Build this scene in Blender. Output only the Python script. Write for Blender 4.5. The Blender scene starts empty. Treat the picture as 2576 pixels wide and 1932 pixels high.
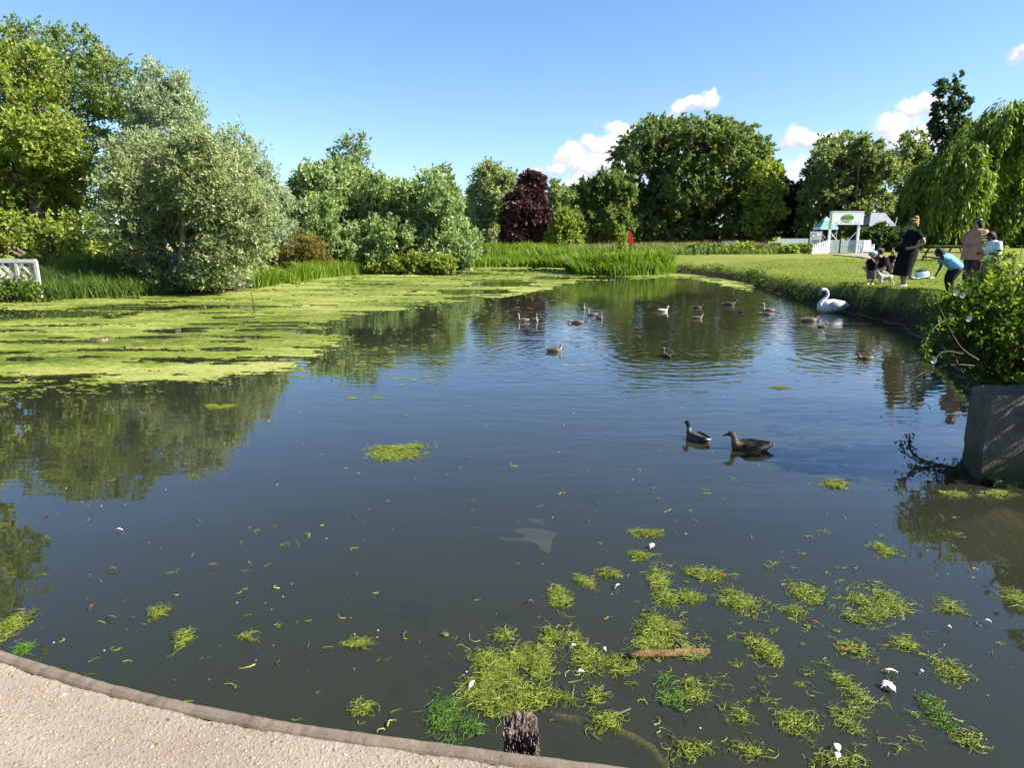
import bpy, bmesh, math, random
import numpy as np
from mathutils import Vector, Matrix

# ------------------------------------------------------------------ scene, camera, sky, sun
scene = bpy.context.scene
COL = scene.collection
F, CX, CY, PITCH, CAMH = 1700.0, 1288.0, 966.0, math.atan(376.0 / 1700.0), 2.05
cam_data = bpy.data.cameras.new('camera')
cam_data.sensor_width = 36.0
cam_data.lens = 36.0 * F / 2576.0
cam_data.clip_start = 0.05
cam_data.clip_end = 6000.0
cam = bpy.data.objects.new('camera', cam_data)
COL.objects.link(cam)
cam.location = (0, 0, CAMH)
cam.rotation_euler = (math.pi / 2 - PITCH, 0, 0)
scene.camera = cam

SUN_AZ, SUN_EL = math.radians(100), math.radians(37)      # azimuth clockwise from +Y (into the picture)
SUN_DIR = Vector((math.sin(SUN_AZ) * math.cos(SUN_EL), math.cos(SUN_AZ) * math.cos(SUN_EL), math.sin(SUN_EL)))
sun_data = bpy.data.lights.new('sun', 'SUN')
sun_data.energy = 5.0
sun_data.angle = math.radians(0.55)
sun_data.color = (1.0, 0.93, 0.80)
sun = bpy.data.objects.new('sun', sun_data)
COL.objects.link(sun)
sun.rotation_euler = SUN_DIR.to_track_quat('Z', 'Y').to_euler()

vs = scene.view_settings
vs.view_transform = 'Standard'
vs.look = 'None'
vs.exposure = 1.6
vs.gamma = 1.0
vs.use_curve_mapping = False
scene.render.engine = 'CYCLES'
scene.cycles.use_denoising = True
try:
    scene.cycles.denoiser = 'OPENIMAGEDENOISE'
    scene.cycles.denoising_prefilter = 'ACCURATE'
    scene.cycles.denoising_input_passes = 'RGB_ALBEDO_NORMAL'
except Exception:
    pass
scene.cycles.use_adaptive_sampling = True
scene.cycles.adaptive_threshold = 0.03
scene.cycles.max_bounces = 5
scene.cycles.diffuse_bounces = 2
scene.cycles.glossy_bounces = 4
scene.cycles.transmission_bounces = 4
scene.cycles.transparent_max_bounces = 8
scene.cycles.caustics_reflective = False
scene.cycles.caustics_refractive = False

_ct, _st = math.cos(PITCH), math.sin(PITCH)
def ray(u, v):
    xc, yc = (u - CX) / F, (CY - v) / F
    return Vector((xc, _ct + yc * _st, -_st + yc * _ct))
def at(u, v, z=0.0):                     # point of the plane z seen at picture position (u, v) of the 2576 px photograph
    d = ray(u, v)
    t = (z - CAMH) / d.z
    return Vector((d.x * t, d.y * t, z))
def atY(u, v, Y):                        # the same at a given distance into the scene
    d = ray(u, v)
    t = Y / d.y
    return Vector((d.x * t, Y, CAMH + d.z * t))
def mpp(Y, z=2.0):                       # metres per photograph pixel at distance Y
    return (Y * _ct - (z - CAMH) * _st) / F
def project(x, y, z=0.0):
    dz = z - CAMH
    zc = y * _ct - dz * _st
    yc = y * _st + dz * _ct
    return CX + F * x / zc, CY - F * yc / zc

# ------------------------------------------------------------------ node helpers
class NT:
    def __init__(self, tree):
        self.t = tree
    def n(self, kind, **kw):
        nd = self.t.nodes.new(kind)
        for k, v in kw.items():
            if k.startswith('i_'):
                key = k[2:]
                key = int(key) if key.isdigit() else key.replace('_', ' ')
                sock = nd.inputs[key]
                if hasattr(v, 'is_output'):
                    self.t.links.new(v, sock)
                else:
                    sock.default_value = v
            else:
                setattr(nd, k, v)
        return nd
    def link(self, a, b):
        self.t.links.new(a, b)
    def math(self, op, a, b=None, c=None, clamp=False):
        nd = self.t.nodes.new('ShaderNodeMath')
        nd.operation = op
        nd.use_clamp = clamp
        for i, v in enumerate((a, b, c)):
            if v is None: continue
            if hasattr(v, 'is_output'): self.t.links.new(v, nd.inputs[i])
            else: nd.inputs[i].default_value = v
        return nd.outputs[0]
    def vmath(self, op, a, b=None):
        nd = self.t.nodes.new('ShaderNodeVectorMath')
        nd.operation = op
        for i, v in enumerate((a, b)):
            if v is None: continue
            if hasattr(v, 'is_output'): self.t.links.new(v, nd.inputs[i])
            else: nd.inputs[i].default_value = v
        return nd
    def mix(self, fac, a, b):
        nd = self.t.nodes.new('ShaderNodeMix')
        nd.data_type = 'RGBA'
        for key, v in ((0, fac), (6, a), (7, b)):
            if hasattr(v, 'is_output'): self.t.links.new(v, nd.inputs[key])
            else: nd.inputs[key].default_value = v if key == 0 else tuple(v) + ((1,) if len(v) == 3 else ())
        return nd.outputs[2]
    def ramp(self, fac, stops):
        nd = self.t.nodes.new('ShaderNodeValToRGB')
        el = nd.color_ramp.elements
        while len(el) < len(stops): el.new(0.5)
        for e, (p, c) in zip(el, stops):
            e.position = p
            e.color = (tuple(c) + (1,)) if not isinstance(c, (int, float)) else (c, c, c, 1)
        self.t.links.new(fac, nd.inputs[0])
        return nd.outputs[0]
    def noise(self, vec, scale, detail=4, rough=0.55, out=0):
        nd = self.t.nodes.new('ShaderNodeTexNoise')
        nd.inputs['Scale'].default_value = scale
        nd.inputs['Detail'].default_value = detail
        nd.inputs['Roughness'].default_value = rough
        if vec is not None: self.t.links.new(vec, nd.inputs['Vector'])
        return nd.outputs[out]

def new_mat(name):
    m = bpy.data.materials.new(name)
    m.use_nodes = True
    m.node_tree.nodes.clear()
    nt = NT(m.node_tree)
    out = nt.n('ShaderNodeOutputMaterial')
    return m, nt, out

def plain(name, col, rough=0.7, var=0.15, scale=6.0, bump=0.0, spec=0.3, metal=0.0, col2=None):
    """A Principled surface with noise-driven colour variation in object space."""
    m, nt, out = new_mat(name)
    tc = nt.n('ShaderNodeTexCoord')
    nz = nt.noise(tc.outputs['Object'], scale, 5)
    c2 = col2 if col2 else tuple(c * (1 - var * 2) for c in col)
    c1 = tuple(min(1, c * (1 + var * 0.5)) for c in col)
    colr = nt.mix(nt.ramp(nz, [(0.3, 0.0), (0.7, 1.0)]), c2, c1)
    bs = nt.n('ShaderNodeBsdfPrincipled', i_Roughness=rough, i_Metallic=metal)
    bs.inputs['Specular IOR Level'].default_value = spec
    nt.link(colr, bs.inputs['Base Color'])
    if bump:
        nb = nt.noise(tc.outputs['Object'], scale * 6, 4)
        b = nt.n('ShaderNodeBump', i_Strength=bump, i_Distance=0.02)
        nt.link(nb, b.inputs['Height'])
        nt.link(b.outputs[0], bs.inputs['Normal'])
    nt.link(bs.outputs[0], out.inputs[0])
    return m

def foliage(name, cols, transl=0.46, rough=0.5, spec=0.25, tcol=None):
    """Leaf material: colour from the per-leaf 'tint' attribute, with light coming through the blade."""
    m, nt, out = new_mat(name)
    a = nt.n('ShaderNodeAttribute', attribute_name='tint')
    n = len(cols)
    c = nt.ramp(a.outputs['Fac'], [(i / (n - 1), cols[i]) for i in range(n)])
    bs = nt.n('ShaderNodeBsdfPrincipled', i_Roughness=rough)
    bs.inputs['Specular IOR Level'].default_value = spec
    nt.link(c, bs.inputs['Base Color'])
    tr = nt.n('ShaderNodeBsdfTranslucent')
    g = nt.n('ShaderNodeMix', data_type='RGBA', blend_type='MULTIPLY')
    g.inputs[0].default_value = 1.0
    nt.link(c, g.inputs[6])
    g.inputs[7].default_value = tuple(tcol or (1.35, 1.4, 0.75)) + (1,)
    nt.link(g.outputs[2], tr.inputs[0])
    mx = nt.n('ShaderNodeMixShader')
    mx.inputs[0].default_value = transl
    nt.link(bs.outputs[0], mx.inputs[1])
    nt.link(tr.outputs[0], mx.inputs[2])
    nt.link(mx.outputs[0], out.inputs[0])
    return m

# ------------------------------------------------------------------ sky with low cumulus
world = bpy.data.worlds.new('World')
scene.world = world
world.use_nodes = True
world.node_tree.nodes.clear()
W = NT(world.node_tree)
sky = W.n('ShaderNodeTexSky', sky_type='NISHITA', sun_disc=False)
sky.sun_elevation = SUN_EL
sky.sun_rotation = SUN_AZ
sky.air_density = 1.0
sky.dust_density = 0.3
sky.ozone_density = 3.0
sky.altitude = 50
tc = W.n('ShaderNodeTexCoord')
dirn = W.vmath('NORMALIZE', tc.outputs['Generated']).outputs[0]
sx = W.n('ShaderNodeSeparateXYZ', i_0=dirn)
az = W.math('ARCTAN2', sx.outputs[0], sx.outputs[1])
el = W.math('ARCSINE', sx.outputs[2])
n1 = W.noise(dirn, 16.0, 4, 0.62, out=1)
nv = W.vmath('SUBTRACT', n1, (0.5, 0.5, 0.5)).outputs[0]
nv = W.vmath('MULTIPLY', nv, (0.085, 0.06, 0.0)).outputs[0]
pos = W.n('ShaderNodeCombineXYZ', i_0=az, i_1=el)
posw = W.vmath('ADD', pos.outputs[0], nv).outputs[0]
def cloud_dir(u, v):
    d = ray(u, v).normalized()
    return math.atan2(d.x, d.y), math.asin(d.z)
CLOUDS = [(1732, 264, 44, 23, 1.0), (1776, 256, 27, 24, 1.0), (1672, 288, 34, 15, 0.75),
          (1560, 335, 50, 33, 1.0), (1515, 372, 52, 32, 1.0), (1440, 398, 44, 32, 1.0), (1492, 425, 70, 34, 1.0),
          (1400, 426, 36, 16, 0.8), (1350, 428, 22, 12, 0.6), (1470, 475, 95, 32, 0.9), (1590, 430, 80, 60, 0.9),
          (2060, 335, 66, 24, 0.95), (2010, 355, 44, 26, 0.75), (1985, 445, 38, 60, 0.7),
          (2260, 318, 62, 30, 0.95), (2318, 268, 56, 25, 0.9), (2350, 340, 60, 46, 0.9), (2300, 360, 90, 40, 0.8),
          (2562, 138, 30, 12, 0.6)]
CL = [cloud_dir(u, v) + (rx / F, ry / F, w) for u, v, rx, ry, w in CLOUDS]
rng = random.Random(5)
for k in range(9):                                  # the same fair-weather cumulus goes on all round, outside the picture too
    a0 = math.radians(rng.choice([-1, 1]) * rng.uniform(52, 178))
    e0 = math.radians(rng.uniform(4, 15))
    for j in range(2):
        CL.append((a0 + rng.uniform(-.05, .05), e0 + rng.uniform(-.02, .02), rng.uniform(.02, .05), rng.uniform(.012, .022), rng.uniform(.7, 1)))
best = None
under = None
for (a0, e0, ra, re, w) in CL:
    d = W.vmath('SUBTRACT', posw, (a0, e0, 0)).outputs[0]
    d = W.vmath('MULTIPLY', d, (1 / (ra * 1.15), 1 / (re * 1.25), 0)).outputs[0]
    ln = W.vmath('LENGTH', d).outputs['Value']
    val = W.math('MULTIPLY', W.math('SUBTRACT', 1.0, ln), w)
    best = val if best is None else W.math('MAXIMUM', best, val)
    up = W.n('ShaderNodeSeparateXYZ', i_0=d).outputs[1]
    lit = W.math('MULTIPLY', W.math('MAXIMUM', val, 0.0), W.math('ADD', up, 0.55))
    under = lit if under is None else W.math('MAXIMUM', under, lit)
n2 = W.noise(dirn, 45.0, 3, 0.6)
dens = W.math('ADD', best, W.math('MULTIPLY', W.math('SUBTRACT', n2, 0.5), 0.45))
cov = W.n('ShaderNodeMapRange', interpolation_type='SMOOTHSTEP')
W.link(dens, cov.inputs[0])
cov.inputs[1].default_value = 0.10; cov.inputs[2].default_value = 0.55
shade = W.n('ShaderNodeMapRange', interpolation_type='SMOOTHSTEP')
W.link(W.math('ADD', under, W.math('MULTIPLY', W.math('SUBTRACT', n2, 0.5), 0.25)), shade.inputs[0])
shade.inputs[1].default_value = 0.08; shade.inputs[2].default_value = 0.55
SKYK = 0.065
ccol = W.mix(shade.outputs[0], (3.7, 4.0, 4.8), (6.6, 6.5, 6.4))
scol = W.n('ShaderNodeMix', data_type='RGBA', blend_type='MULTIPLY')
scol.inputs[0].default_value = 1.0
W.link(sky.outputs[0], scol.inputs[6])
scol.inputs[7].default_value = (0.86, 0.97, 1.12, 1)
final = W.mix(cov.outputs[0], scol.outputs[2], ccol)
bg = W.n('ShaderNodeBackground', i_Strength=SKYK)
W.link(final, bg.inputs[0])
wo = W.n('ShaderNodeOutputWorld')
W.link(bg.outputs[0], wo.inputs[0])
world.cycles.sampling_method = 'NONE'

# ------------------------------------------------------------------ object helpers
def tag(o, label=None, cat=None, group=None, kind=None):
    if label: o['label'] = label
    if cat: o['category'] = cat
    if group: o['group'] = group
    if kind: o['kind'] = kind
    return o
def empty(name, loc=(0, 0, 0), rz=0.0):
    o = bpy.data.objects.new(name, None)
    o.empty_display_size = 0.2
    COL.objects.link(o)
    o.location = loc
    o.rotation_euler = (0, 0, rz)
    return o
def link(name, me, mat=None, parent=None, loc=None):
    o = bpy.data.objects.new(name, me)
    COL.objects.link(o)
    if mat is not None and not me.materials: me.materials.append(mat)
    if parent is not None: o.parent = parent
    if loc is not None: o.location = loc
    return o
def mesh_np(name, V, Fc, smooth=False, attrs=None):
    """Mesh from numpy: V (n,3), Fc a list of (m,k) index arrays."""
    me = bpy.data.meshes.new(name)
    V = np.asarray(V, dtype=np.float32)
    if not isinstance(Fc, list): Fc = [Fc]
    Fc = [np.asarray(f, dtype=np.int32) for f in Fc if len(f)]
    me.vertices.add(len(V))
    me.vertices.foreach_set('co', V.ravel())
    loops = np.concatenate([f.ravel() for f in Fc])
    starts, s0 = [], 0
    for f in Fc:
        k = f.shape[1]
        starts.append(s0 + np.arange(len(f)) * k)
        s0 += f.size
    starts = np.concatenate(starts).astype(np.int32)
    me.loops.add(len(loops))
    me.loops.foreach_set('vertex_index', loops)
    me.polygons.add(len(starts))
    me.polygons.foreach_set('loop_start', starts)
    me.update(calc_edges=True)
    if smooth:
        me.polygons.foreach_set('use_smooth', np.ones(len(starts), dtype=bool))
    for k, a in (attrs or {}).items():
        a = np.asarray(a, dtype=np.float32)
        if a.ndim == 1:
            at_ = me.attributes.new(k, 'FLOAT', 'POINT'); at_.data.foreach_set('value', a)
        else:
            if a.shape[1] == 3: a = np.concatenate([a, np.ones((len(a), 1), np.float32)], 1)
            at_ = me.attributes.new(k, 'FLOAT_COLOR', 'POINT'); at_.data.foreach_set('color', a.ravel())
    return me

class MB:
    """Collects verts and faces; every builder takes world- or thing-local metres."""
    def __init__(self):
        self.v, self.f = [], []
    def add(self, V, Fs):
        o = len(self.v)
        self.v.extend([tuple(p) for p in V])
        self.f.extend([tuple(i + o for i in f) for f in Fs])
    def box(self, c, s, rot=None):
        x, y, z = s[0] / 2, s[1] / 2, s[2] / 2
        P = [Vector((a * x, b * y, d * z)) for a in (-1, 1) for b in (-1, 1) for d in (-1, 1)]
        if rot is not None: P = [rot @ p for p in P]
        c = Vector(c)
        self.add([p + c for p in P], [(0, 1, 3, 2), (4, 6, 7, 5), (0, 4, 5, 1), (2, 3, 7, 6), (0, 2, 6, 4), (1, 5, 7, 3)])
        return self
    def bar(self, a, b, w, h=None, up=(0, 0, 1)):
        a, b = Vector(a), Vector(b)
        h = h or w
        t = (b - a).normalized()
        u = Vector(up)
        if abs(t.dot(u)) > 0.95: u = Vector((0, 1, 0))
        s = t.cross(u).normalized()
        u = s.cross(t)
        P = []
        for q in (a, b):
            for i, j in ((-1, -1), (1, -1), (1, 1), (-1, 1)):
                P.append(q + s * (i * w / 2) + u * (j * h / 2))
        self.add(P, [(0, 1, 2, 3), (7, 6, 5, 4), (0, 4, 5, 1), (1, 5, 6, 2), (2, 6, 7, 3), (3, 7, 4, 0)])
        return self
    def tube(self, pts, rad, n=8, cap=True):
        V, Fs = tube_arrays(pts, rad, n, cap)
        self.add(V, Fs)
        return self
    def prism(self, outline, y0, y1):
        """outline in (x, z), extruded along y"""
        n = len(outline)
        P = [(x, y0, z) for x, z in outline] + [(x, y1, z) for x, z in outline]
        self.add(P, [tuple(range(n)), tuple(range(2 * n - 1, n - 1, -1))] + [(i, i + n, (i + 1) % n + n, (i + 1) % n) for i in range(n)])
        return self
    def build(self, name, mat, parent=None, smooth=False, bevel=0.0):
        me = bpy.data.meshes.new(name)
        me.from_pydata(self.v, [], self.f)
        me.update()
        bm = bmesh.new(); bm.from_mesh(me)
        bmesh.ops.recalc_face_normals(bm, faces=bm.faces)
        bm.to_mesh(me); bm.free()
        if smooth: me.polygons.foreach_set('use_smooth', [True] * len(me.polygons))
        o = link(name, me, mat, parent)
        if bevel:
            b = o.modifiers.new('bevel', 'BEVEL'); b.width = bevel; b.segments = 2; b.limit_method = 'ANGLE'
        return o

def tube_arrays(pts, rad, n=8, cap=True):
    pts = [Vector(p) for p in pts]
    m = len(pts)
    if not hasattr(rad, '__len__'): rad = [rad] * m
    V, Fs = [], []
    prev = None
    for i, p in enumerate(pts):
        t = (pts[min(i + 1, m - 1)] - pts[max(i - 1, 0)])
        t = t.normalized() if t.length > 1e-9 else Vector((0, 0, 1))
        if prev is None:
            ref = Vector((0, 1, 0)) if abs(t.y) < 0.9 else Vector((1, 0, 0))
            s = t.cross(ref).normalized()
        else:
            s = (prev - t * prev.dot(t)).normalized()
        prev = s
        u = t.cross(s)
        for k in range(n):
            a = 2 * math.pi * k / n
            V.append(p + (s * math.cos(a) + u * math.sin(a)) * rad[i])
    for i in range(m - 1):
        for k in range(n):
            Fs.append((i * n + k, i * n + (k + 1) % n, (i + 1) * n + (k + 1) % n, (i + 1) * n + k))
    if cap:
        Fs.append(tuple(range(n - 1, -1, -1)))
        Fs.append(tuple(range((m - 1) * n, m * n)))
    return V, Fs

def copy_thing(root, label=None, group=None):
    r = root.copy(); COL.objects.link(r)
    if label: r['label'] = label
    if group: r['group'] = group
    for ch in root.children:
        c = ch.copy(); COL.objects.link(c); c.parent = r
        for g in ch.children:
            d = g.copy(); COL.objects.link(d); d.parent = c
    return r

# ------------------------------------------------------------------ numpy value noise
def _hash(ix, iy, seed):
    h = (ix.astype(np.int64) * 374761393 + iy.astype(np.int64) * 668265263 + seed * 974634777) & 0xffffffff
    h = ((h ^ (h >> 13)) * 1274126177) & 0xffffffff
    return ((h ^ (h >> 16)) & 0xffff) / 65535.0
def vnoise(x, y, seed=0):
    ix, iy = np.floor(x), np.floor(y)
    fx, fy = x - ix, y - iy
    fx, fy = fx * fx * (3 - 2 * fx), fy * fy * (3 - 2 * fy)
    a, b = _hash(ix, iy, seed), _hash(ix + 1, iy, seed)
    c, d = _hash(ix, iy + 1, seed), _hash(ix + 1, iy + 1, seed)
    return a + (b - a) * fx + (c - a) * fy + (a - b - c + d) * fx * fy
def fbm(x, y, seed=0, oct=4):
    s, amp, tot = 0, 1.0, 0
    for o in range(oct):
        s = s + vnoise(x * 2 ** o, y * 2 ** o, seed + o * 17) * amp
        tot += amp
        amp *= 0.55
    return s / tot

# ------------------------------------------------------------------ pond outline and ground
LAWN = 0.75
PATHZ = 0.45
COPING = [(-700, 1330), (-420, 1462), (-200, 1558), (0, 1631), (135, 1673), (271, 1714), (406, 1747), (542, 1777), (678, 1803), (814, 1826), (936, 1842),
          (1058, 1857), (1280, 1887), (1500, 1916), (1750, 1947), (2050, 1985), (2450, 2035)]
cop_world = [at(u, v, PATHZ) for u, v in COPING]
block_nl = at(2460, 1212); block_fl = at(2413, 1166)
shore = [(2440, 985), (2400, 905), (2330, 850), (2260, 815), (2180, 797), (2080, 773), (1980, 747), (1890, 715), (1800, 698), (1735, 690), (1702, 687)]
shore += [(1680, 690), (1560, 694), (1450, 691), (1432, 682), (1440, 674), (1300, 671), (1195, 672), (1150, 677), (1060, 684), (960, 690), (900, 692), (800, 700), (700, 714), (640, 727),
          (520, 738), (380, 744), (240, 749), (100, 756), (0, 760), (-200, 772), (-500, 795), (-900, 860), (-1200, 980), (-1150, 1130)]
poly = [(cop_world[-1].x + 3.0, 0.4), (7.5, 1.2), (7.5, block_nl.y), (block_nl.x + .1, block_nl.y + .05), (block_fl.x + .1, block_fl.y + .1)]
poly += [(at(u, v).x, at(u, v).y) for u, v in shore]
poly += [(p.x, p.y) for p in cop_world]
POND = np.array(poly)
def pond_sd(x, y):
    """signed distance to the pond outline, positive on land"""
    shp = x.shape
    px, py = x.ravel(), y.ravel()
    best = np.full(px.shape, 1e9); inside = np.zeros(px.shape, bool)
    n = len(POND)
    for i in range(n):
        ax, ay = POND[i]; bx, by = POND[(i + 1) % n]
        dx, dy = bx - ax, by - ay
        t = np.clip(((px - ax) * dx + (py - ay) * dy) / (dx * dx + dy * dy + 1e-12), 0, 1)
        best = np.minimum(best, (px - ax - t * dx) ** 2 + (py - ay - t * dy) ** 2)
        if abs(by - ay) > 1e-9:
            c = ((ay > py) != (by > py)) & (px < (bx - ax) * (py - ay) / (by - ay) + ax)
            inside ^= c
    d = np.sqrt(best)
    return np.where(inside, -d, d).reshape(shp)
def sstep(a, b, x):
    t = np.clip((x - a) / (b - a), 0, 1)
    return t * t * (3 - 2 * t)
def ground_h(x, y):
    x = np.asarray(x, float); y = np.asarray(y, float)
    sd = pond_sd(x, y) + (fbm(x * 1.3, y * 1.3, 3, 3) - 0.5) * 0.35
    right = sstep(0.0, 2.0, x - 1.5) * sstep(5.0, 9.0, y)          # steep undercut bank along the lawn
    w = 0.42 * right + 3.2 * (1 - right)
    top = LAWN * sstep(3.0, 8.0, y) + 0.30 * (1 - sstep(3.0, 8.0, y))
    lip_h = np.interp(y, [17.0, 22.0, 28.0, 31.0], [LAWN, 0.56, 0.41, 0.38])          # the bank gets lower toward the far end
    top = np.where(right > 0.5, lip_h + (LAWN - lip_h) * sstep(0.5, 7.0, sd), top)
    rise = sstep(0, 1, sd / w) * 0.82 + np.clip(sd / w, 0, 1) * 0.18
    h = np.where(sd > 0, -0.05 + (top + 0.05) * rise, np.maximum(-0.05 + sd * (0.9 - 0.78 * right), -0.75))
    h = h + np.where(sd > 0.3, (fbm(x * 0.5, y * 0.5, 9, 3) - 0.5) * 0.07, 0)
    return h
def gh(x, y):
    return float(ground_h(np.array([x]), np.array([y]))[0])
gx = np.concatenate([[-2500, -900, -400, -200, -110, -70, -55], np.arange(-46, 46.01, 0.36), [55, 70, 110, 200, 400, 900, 2500]])
gy = np.concatenate([[-2500, -600, -150, -50, -20, -10], np.arange(-5, 66.01, 0.33), [72, 80, 95, 120, 160, 260, 500, 1000, 3000]])
GX, GY = np.meshgrid(gx, gy)
GZ = ground_h(GX, GY)
nx, ny = len(gx), len(gy)
idx = np.arange(nx * ny).reshape(ny, nx)
quads = np.stack([idx[:-1, :-1], idx[:-1, 1:], idx[1:, 1:], idx[1:, :-1]], -1).reshape(-1, 4)

m, nt, out = new_mat('lawn_and_soil')
geo = nt.n('ShaderNodeNewGeometry')
P_ = geo.outputs['Position']
sep = nt.n('ShaderNodeSeparateXYZ', i_0=P_)
na = nt.noise(P_, 0.35, 5); nb = nt.noise(P_, 9.0, 4, 0.65); nc = nt.noise(P_, 60.0, 3)
g1 = nt.mix(nt.ramp(na, [(0.38, 0.0), (0.60, 1.0)]), (0.135, 0.195, 0.024), (0.205, 0.235, 0.040))
g2 = nt.mix(nt.math('MULTIPLY', nt.ramp(nb, [(0.42, 0.0), (0.68, 1.0)]), 0.8), g1, (0.25, 0.225, 0.08))
g3 = nt.mix(nt.math('MULTIPLY', nt.ramp(nc, [(0.3, 0.0), (0.7, 1.0)]), 0.35), g2, (0.05, 0.095, 0.012))
soil = nt.mix(nb, (0.020, 0.016, 0.010), (0.060, 0.048, 0.028))
hmask = nt.n('ShaderNodeMapRange', i_1=0.18, i_2=0.42)
nt.link(nt.math('ADD', sep.outputs[2], nt.math('MULTIPLY', nt.math('SUBTRACT', nb, 0.5), 0.35)), hmask.inputs[0])
depth_dim = nt.n('ShaderNodeMapRange', i_1=-0.62, i_2=-0.03)
nt.link(sep.outputs[2], depth_dim.inputs[0])
bed = nt.mix(depth_dim.outputs[0], (0.030, 0.030, 0.016), (0.26, 0.19, 0.10))          # sandy mud in the shallows; colour darkened with depth for light lost in water
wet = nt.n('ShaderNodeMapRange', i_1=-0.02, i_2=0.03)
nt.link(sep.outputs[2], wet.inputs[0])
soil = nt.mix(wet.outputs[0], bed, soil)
nz_ = nt.n('ShaderNodeSeparateXYZ', i_0=geo.outputs['Normal']).outputs[2]
flatm = nt.n('ShaderNodeMapRange', i_1=0.66, i_2=0.90)
nt.link(nz_, flatm.inputs[0])                                                     # bare earth where the bank is steep
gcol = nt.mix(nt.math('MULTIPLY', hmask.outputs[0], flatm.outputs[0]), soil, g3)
bs = nt.n('ShaderNodeBsdfPrincipled', i_Roughness=0.9)
bs.inputs['Specular IOR Level'].default_value = 0.1
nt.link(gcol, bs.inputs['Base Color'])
bp = nt.n('ShaderNodeBump', i_Strength=0.7, i_Distance=0.05)
nt.link(nt.math('ADD', nb, nc), bp.inputs['Height'])
nt.link(bp.outputs[0], bs.inputs['Normal'])
nt.link(bs.outputs[0], out.inputs[0])
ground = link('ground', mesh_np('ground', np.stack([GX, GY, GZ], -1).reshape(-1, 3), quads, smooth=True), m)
tag(ground, 'short green lawn and earth banks round the pond', 'ground', kind='structure')
# ------------------------------------------------------------------ water
# birds: kind, picture x of the body centre, waterline y, heading (degrees: 0 = +x, 90 = away), scale
m, nt, out = new_mat('pond_water')
geo = nt.n('ShaderNodeNewGeometry')
P_ = geo.outputs['Position']
stretch = nt.vmath('MULTIPLY', P_, (0.55, 1.6, 1.0)).outputs[0]
w1 = nt.noise(stretch, 1.1, 2, 0.5)
w2 = nt.noise(nt.vmath('MULTIPLY', P_, (1.2, 4.2, 1.0)).outputs[0], 1.6, 2, 0.5)
w3 = nt.noise(P_, 0.16, 2, 0.5)
patch = nt.ramp(w3, [(0.40, 0.12), (0.62, 1.0)])
sepw = nt.n('ShaderNodeSeparateXYZ', i_0=P_)
lee = nt.n('ShaderNodeMapRange', i_1=-6.0, i_2=1.0, i_3=0.25, i_4=1.0); nt.link(sepw.outputs[0], lee.inputs[0])
near = nt.n('ShaderNodeMapRange', i_1=4.0, i_2=10.0, i_3=0.35, i_4=1.0); nt.link(sepw.outputs[1], near.inputs[0])
patch = nt.math('MULTIPLY', nt.math('MULTIPLY', patch, lee.outputs[0]), near.outputs[0])
height = nt.math('ADD', nt.math('MULTIPLY', nt.math('MULTIPLY', w1, lee.outputs[0]), 0.0055), nt.math('MULTIPLY', nt.math('MULTIPLY', w2, patch), 0.0075))
RIPPLES = [(1336, 806, 3.2), (1478, 792, 3.4), (1450, 810, 2.6), (1395, 882, 2.2), (1675, 897, 3.0), (1756, 800, 2.6),
           (1928, 788, 3.2), (2038, 806, 2.2), (2070, 824, 3.0), (2092, 786, 2.4), (2172, 902, 2.8), (1668, 783, 2.0), (1836, 767, 2.2)]
flat = nt.vmath('MULTIPLY', P_, (1, 1, 0)).outputs[0]
warped = nt.vmath('ADD', flat, nt.vmath('MULTIPLY', nt.vmath('SUBTRACT', nt.noise(P_, 1.3, 2, .5, out=1), (.5, .5, .5)).outputs[0], (.55, .55, 0)).outputs[0]).outputs[0]
for k, (u, v, reach) in enumerate(RIPPLES):
    p = at(u, v)
    d = nt.vmath('DISTANCE', warped, (p.x, p.y, 0)).outputs['Value']
    s = nt.math('SINE', nt.math('MULTIPLY', d, 19.0 + (k * 7) % 8))
    fall = nt.math('EXPONENT', nt.math('MULTIPLY', nt.math('MULTIPLY', d, d), -1.0 / (reach * reach)))
    height = nt.math('ADD', height, nt.math('MULTIPLY', nt.math('MULTIPLY', s, fall), 0.0006))
bp = nt.n('ShaderNodeBump', i_Strength=1.0, i_Distance=1.0)
nt.link(height, bp.inputs['Height'])
cosv = nt.math('ABSOLUTE', nt.vmath('DOT_PRODUCT', bp.outputs[0], geo.outputs['Incoming']).outputs['Value'])
grz = nt.math('POWER', nt.math('SUBTRACT', 1.0, cosv, clamp=True), 4.3)
fres = nt.math('ADD', 0.024, nt.math('MULTIPLY', grz, 0.976), clamp=True)
gl = nt.n('ShaderNodeBsdfGlossy', i_Roughness=0.015)
gl.inputs[0].default_value = (1, 1, 1, 1)
nt.link(bp.outputs[0], gl.inputs['Normal'])
murk = nt.mix(nt.noise(P_, 0.5, 3), (0.022, 0.026, 0.016), (0.031, 0.034, 0.021))
df = nt.n('ShaderNodeBsdfDiffuse')
nt.link(murk, df.inputs[0])
tp = nt.n('ShaderNodeBsdfTransparent')
tp.inputs[0].default_value = (0.88, 0.90, 0.70, 1)
body = nt.n('ShaderNodeMixShader')
body.inputs[0].default_value = 0.36
nt.link(df.outputs[0], body.inputs[1]); nt.link(tp.outputs[0], body.inputs[2])
mx = nt.n('ShaderNodeMixShader')
nt.link(fres, mx.inputs[0])
nt.link(body.outputs[0], mx.inputs[1]); nt.link(gl.outputs[0], mx.inputs[2])
nt.link(mx.outputs[0], out.inputs[0])
wb = MB()
wb.add([(-46, -3, 0), (40, -3, 0), (40, 62, 0), (-46, 62, 0)], [(0, 1, 2, 3)])
water = wb.build('water', m)
tag(water, 'still murky pond water reflecting the sky and trees', 'water', kind='structure')

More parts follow.
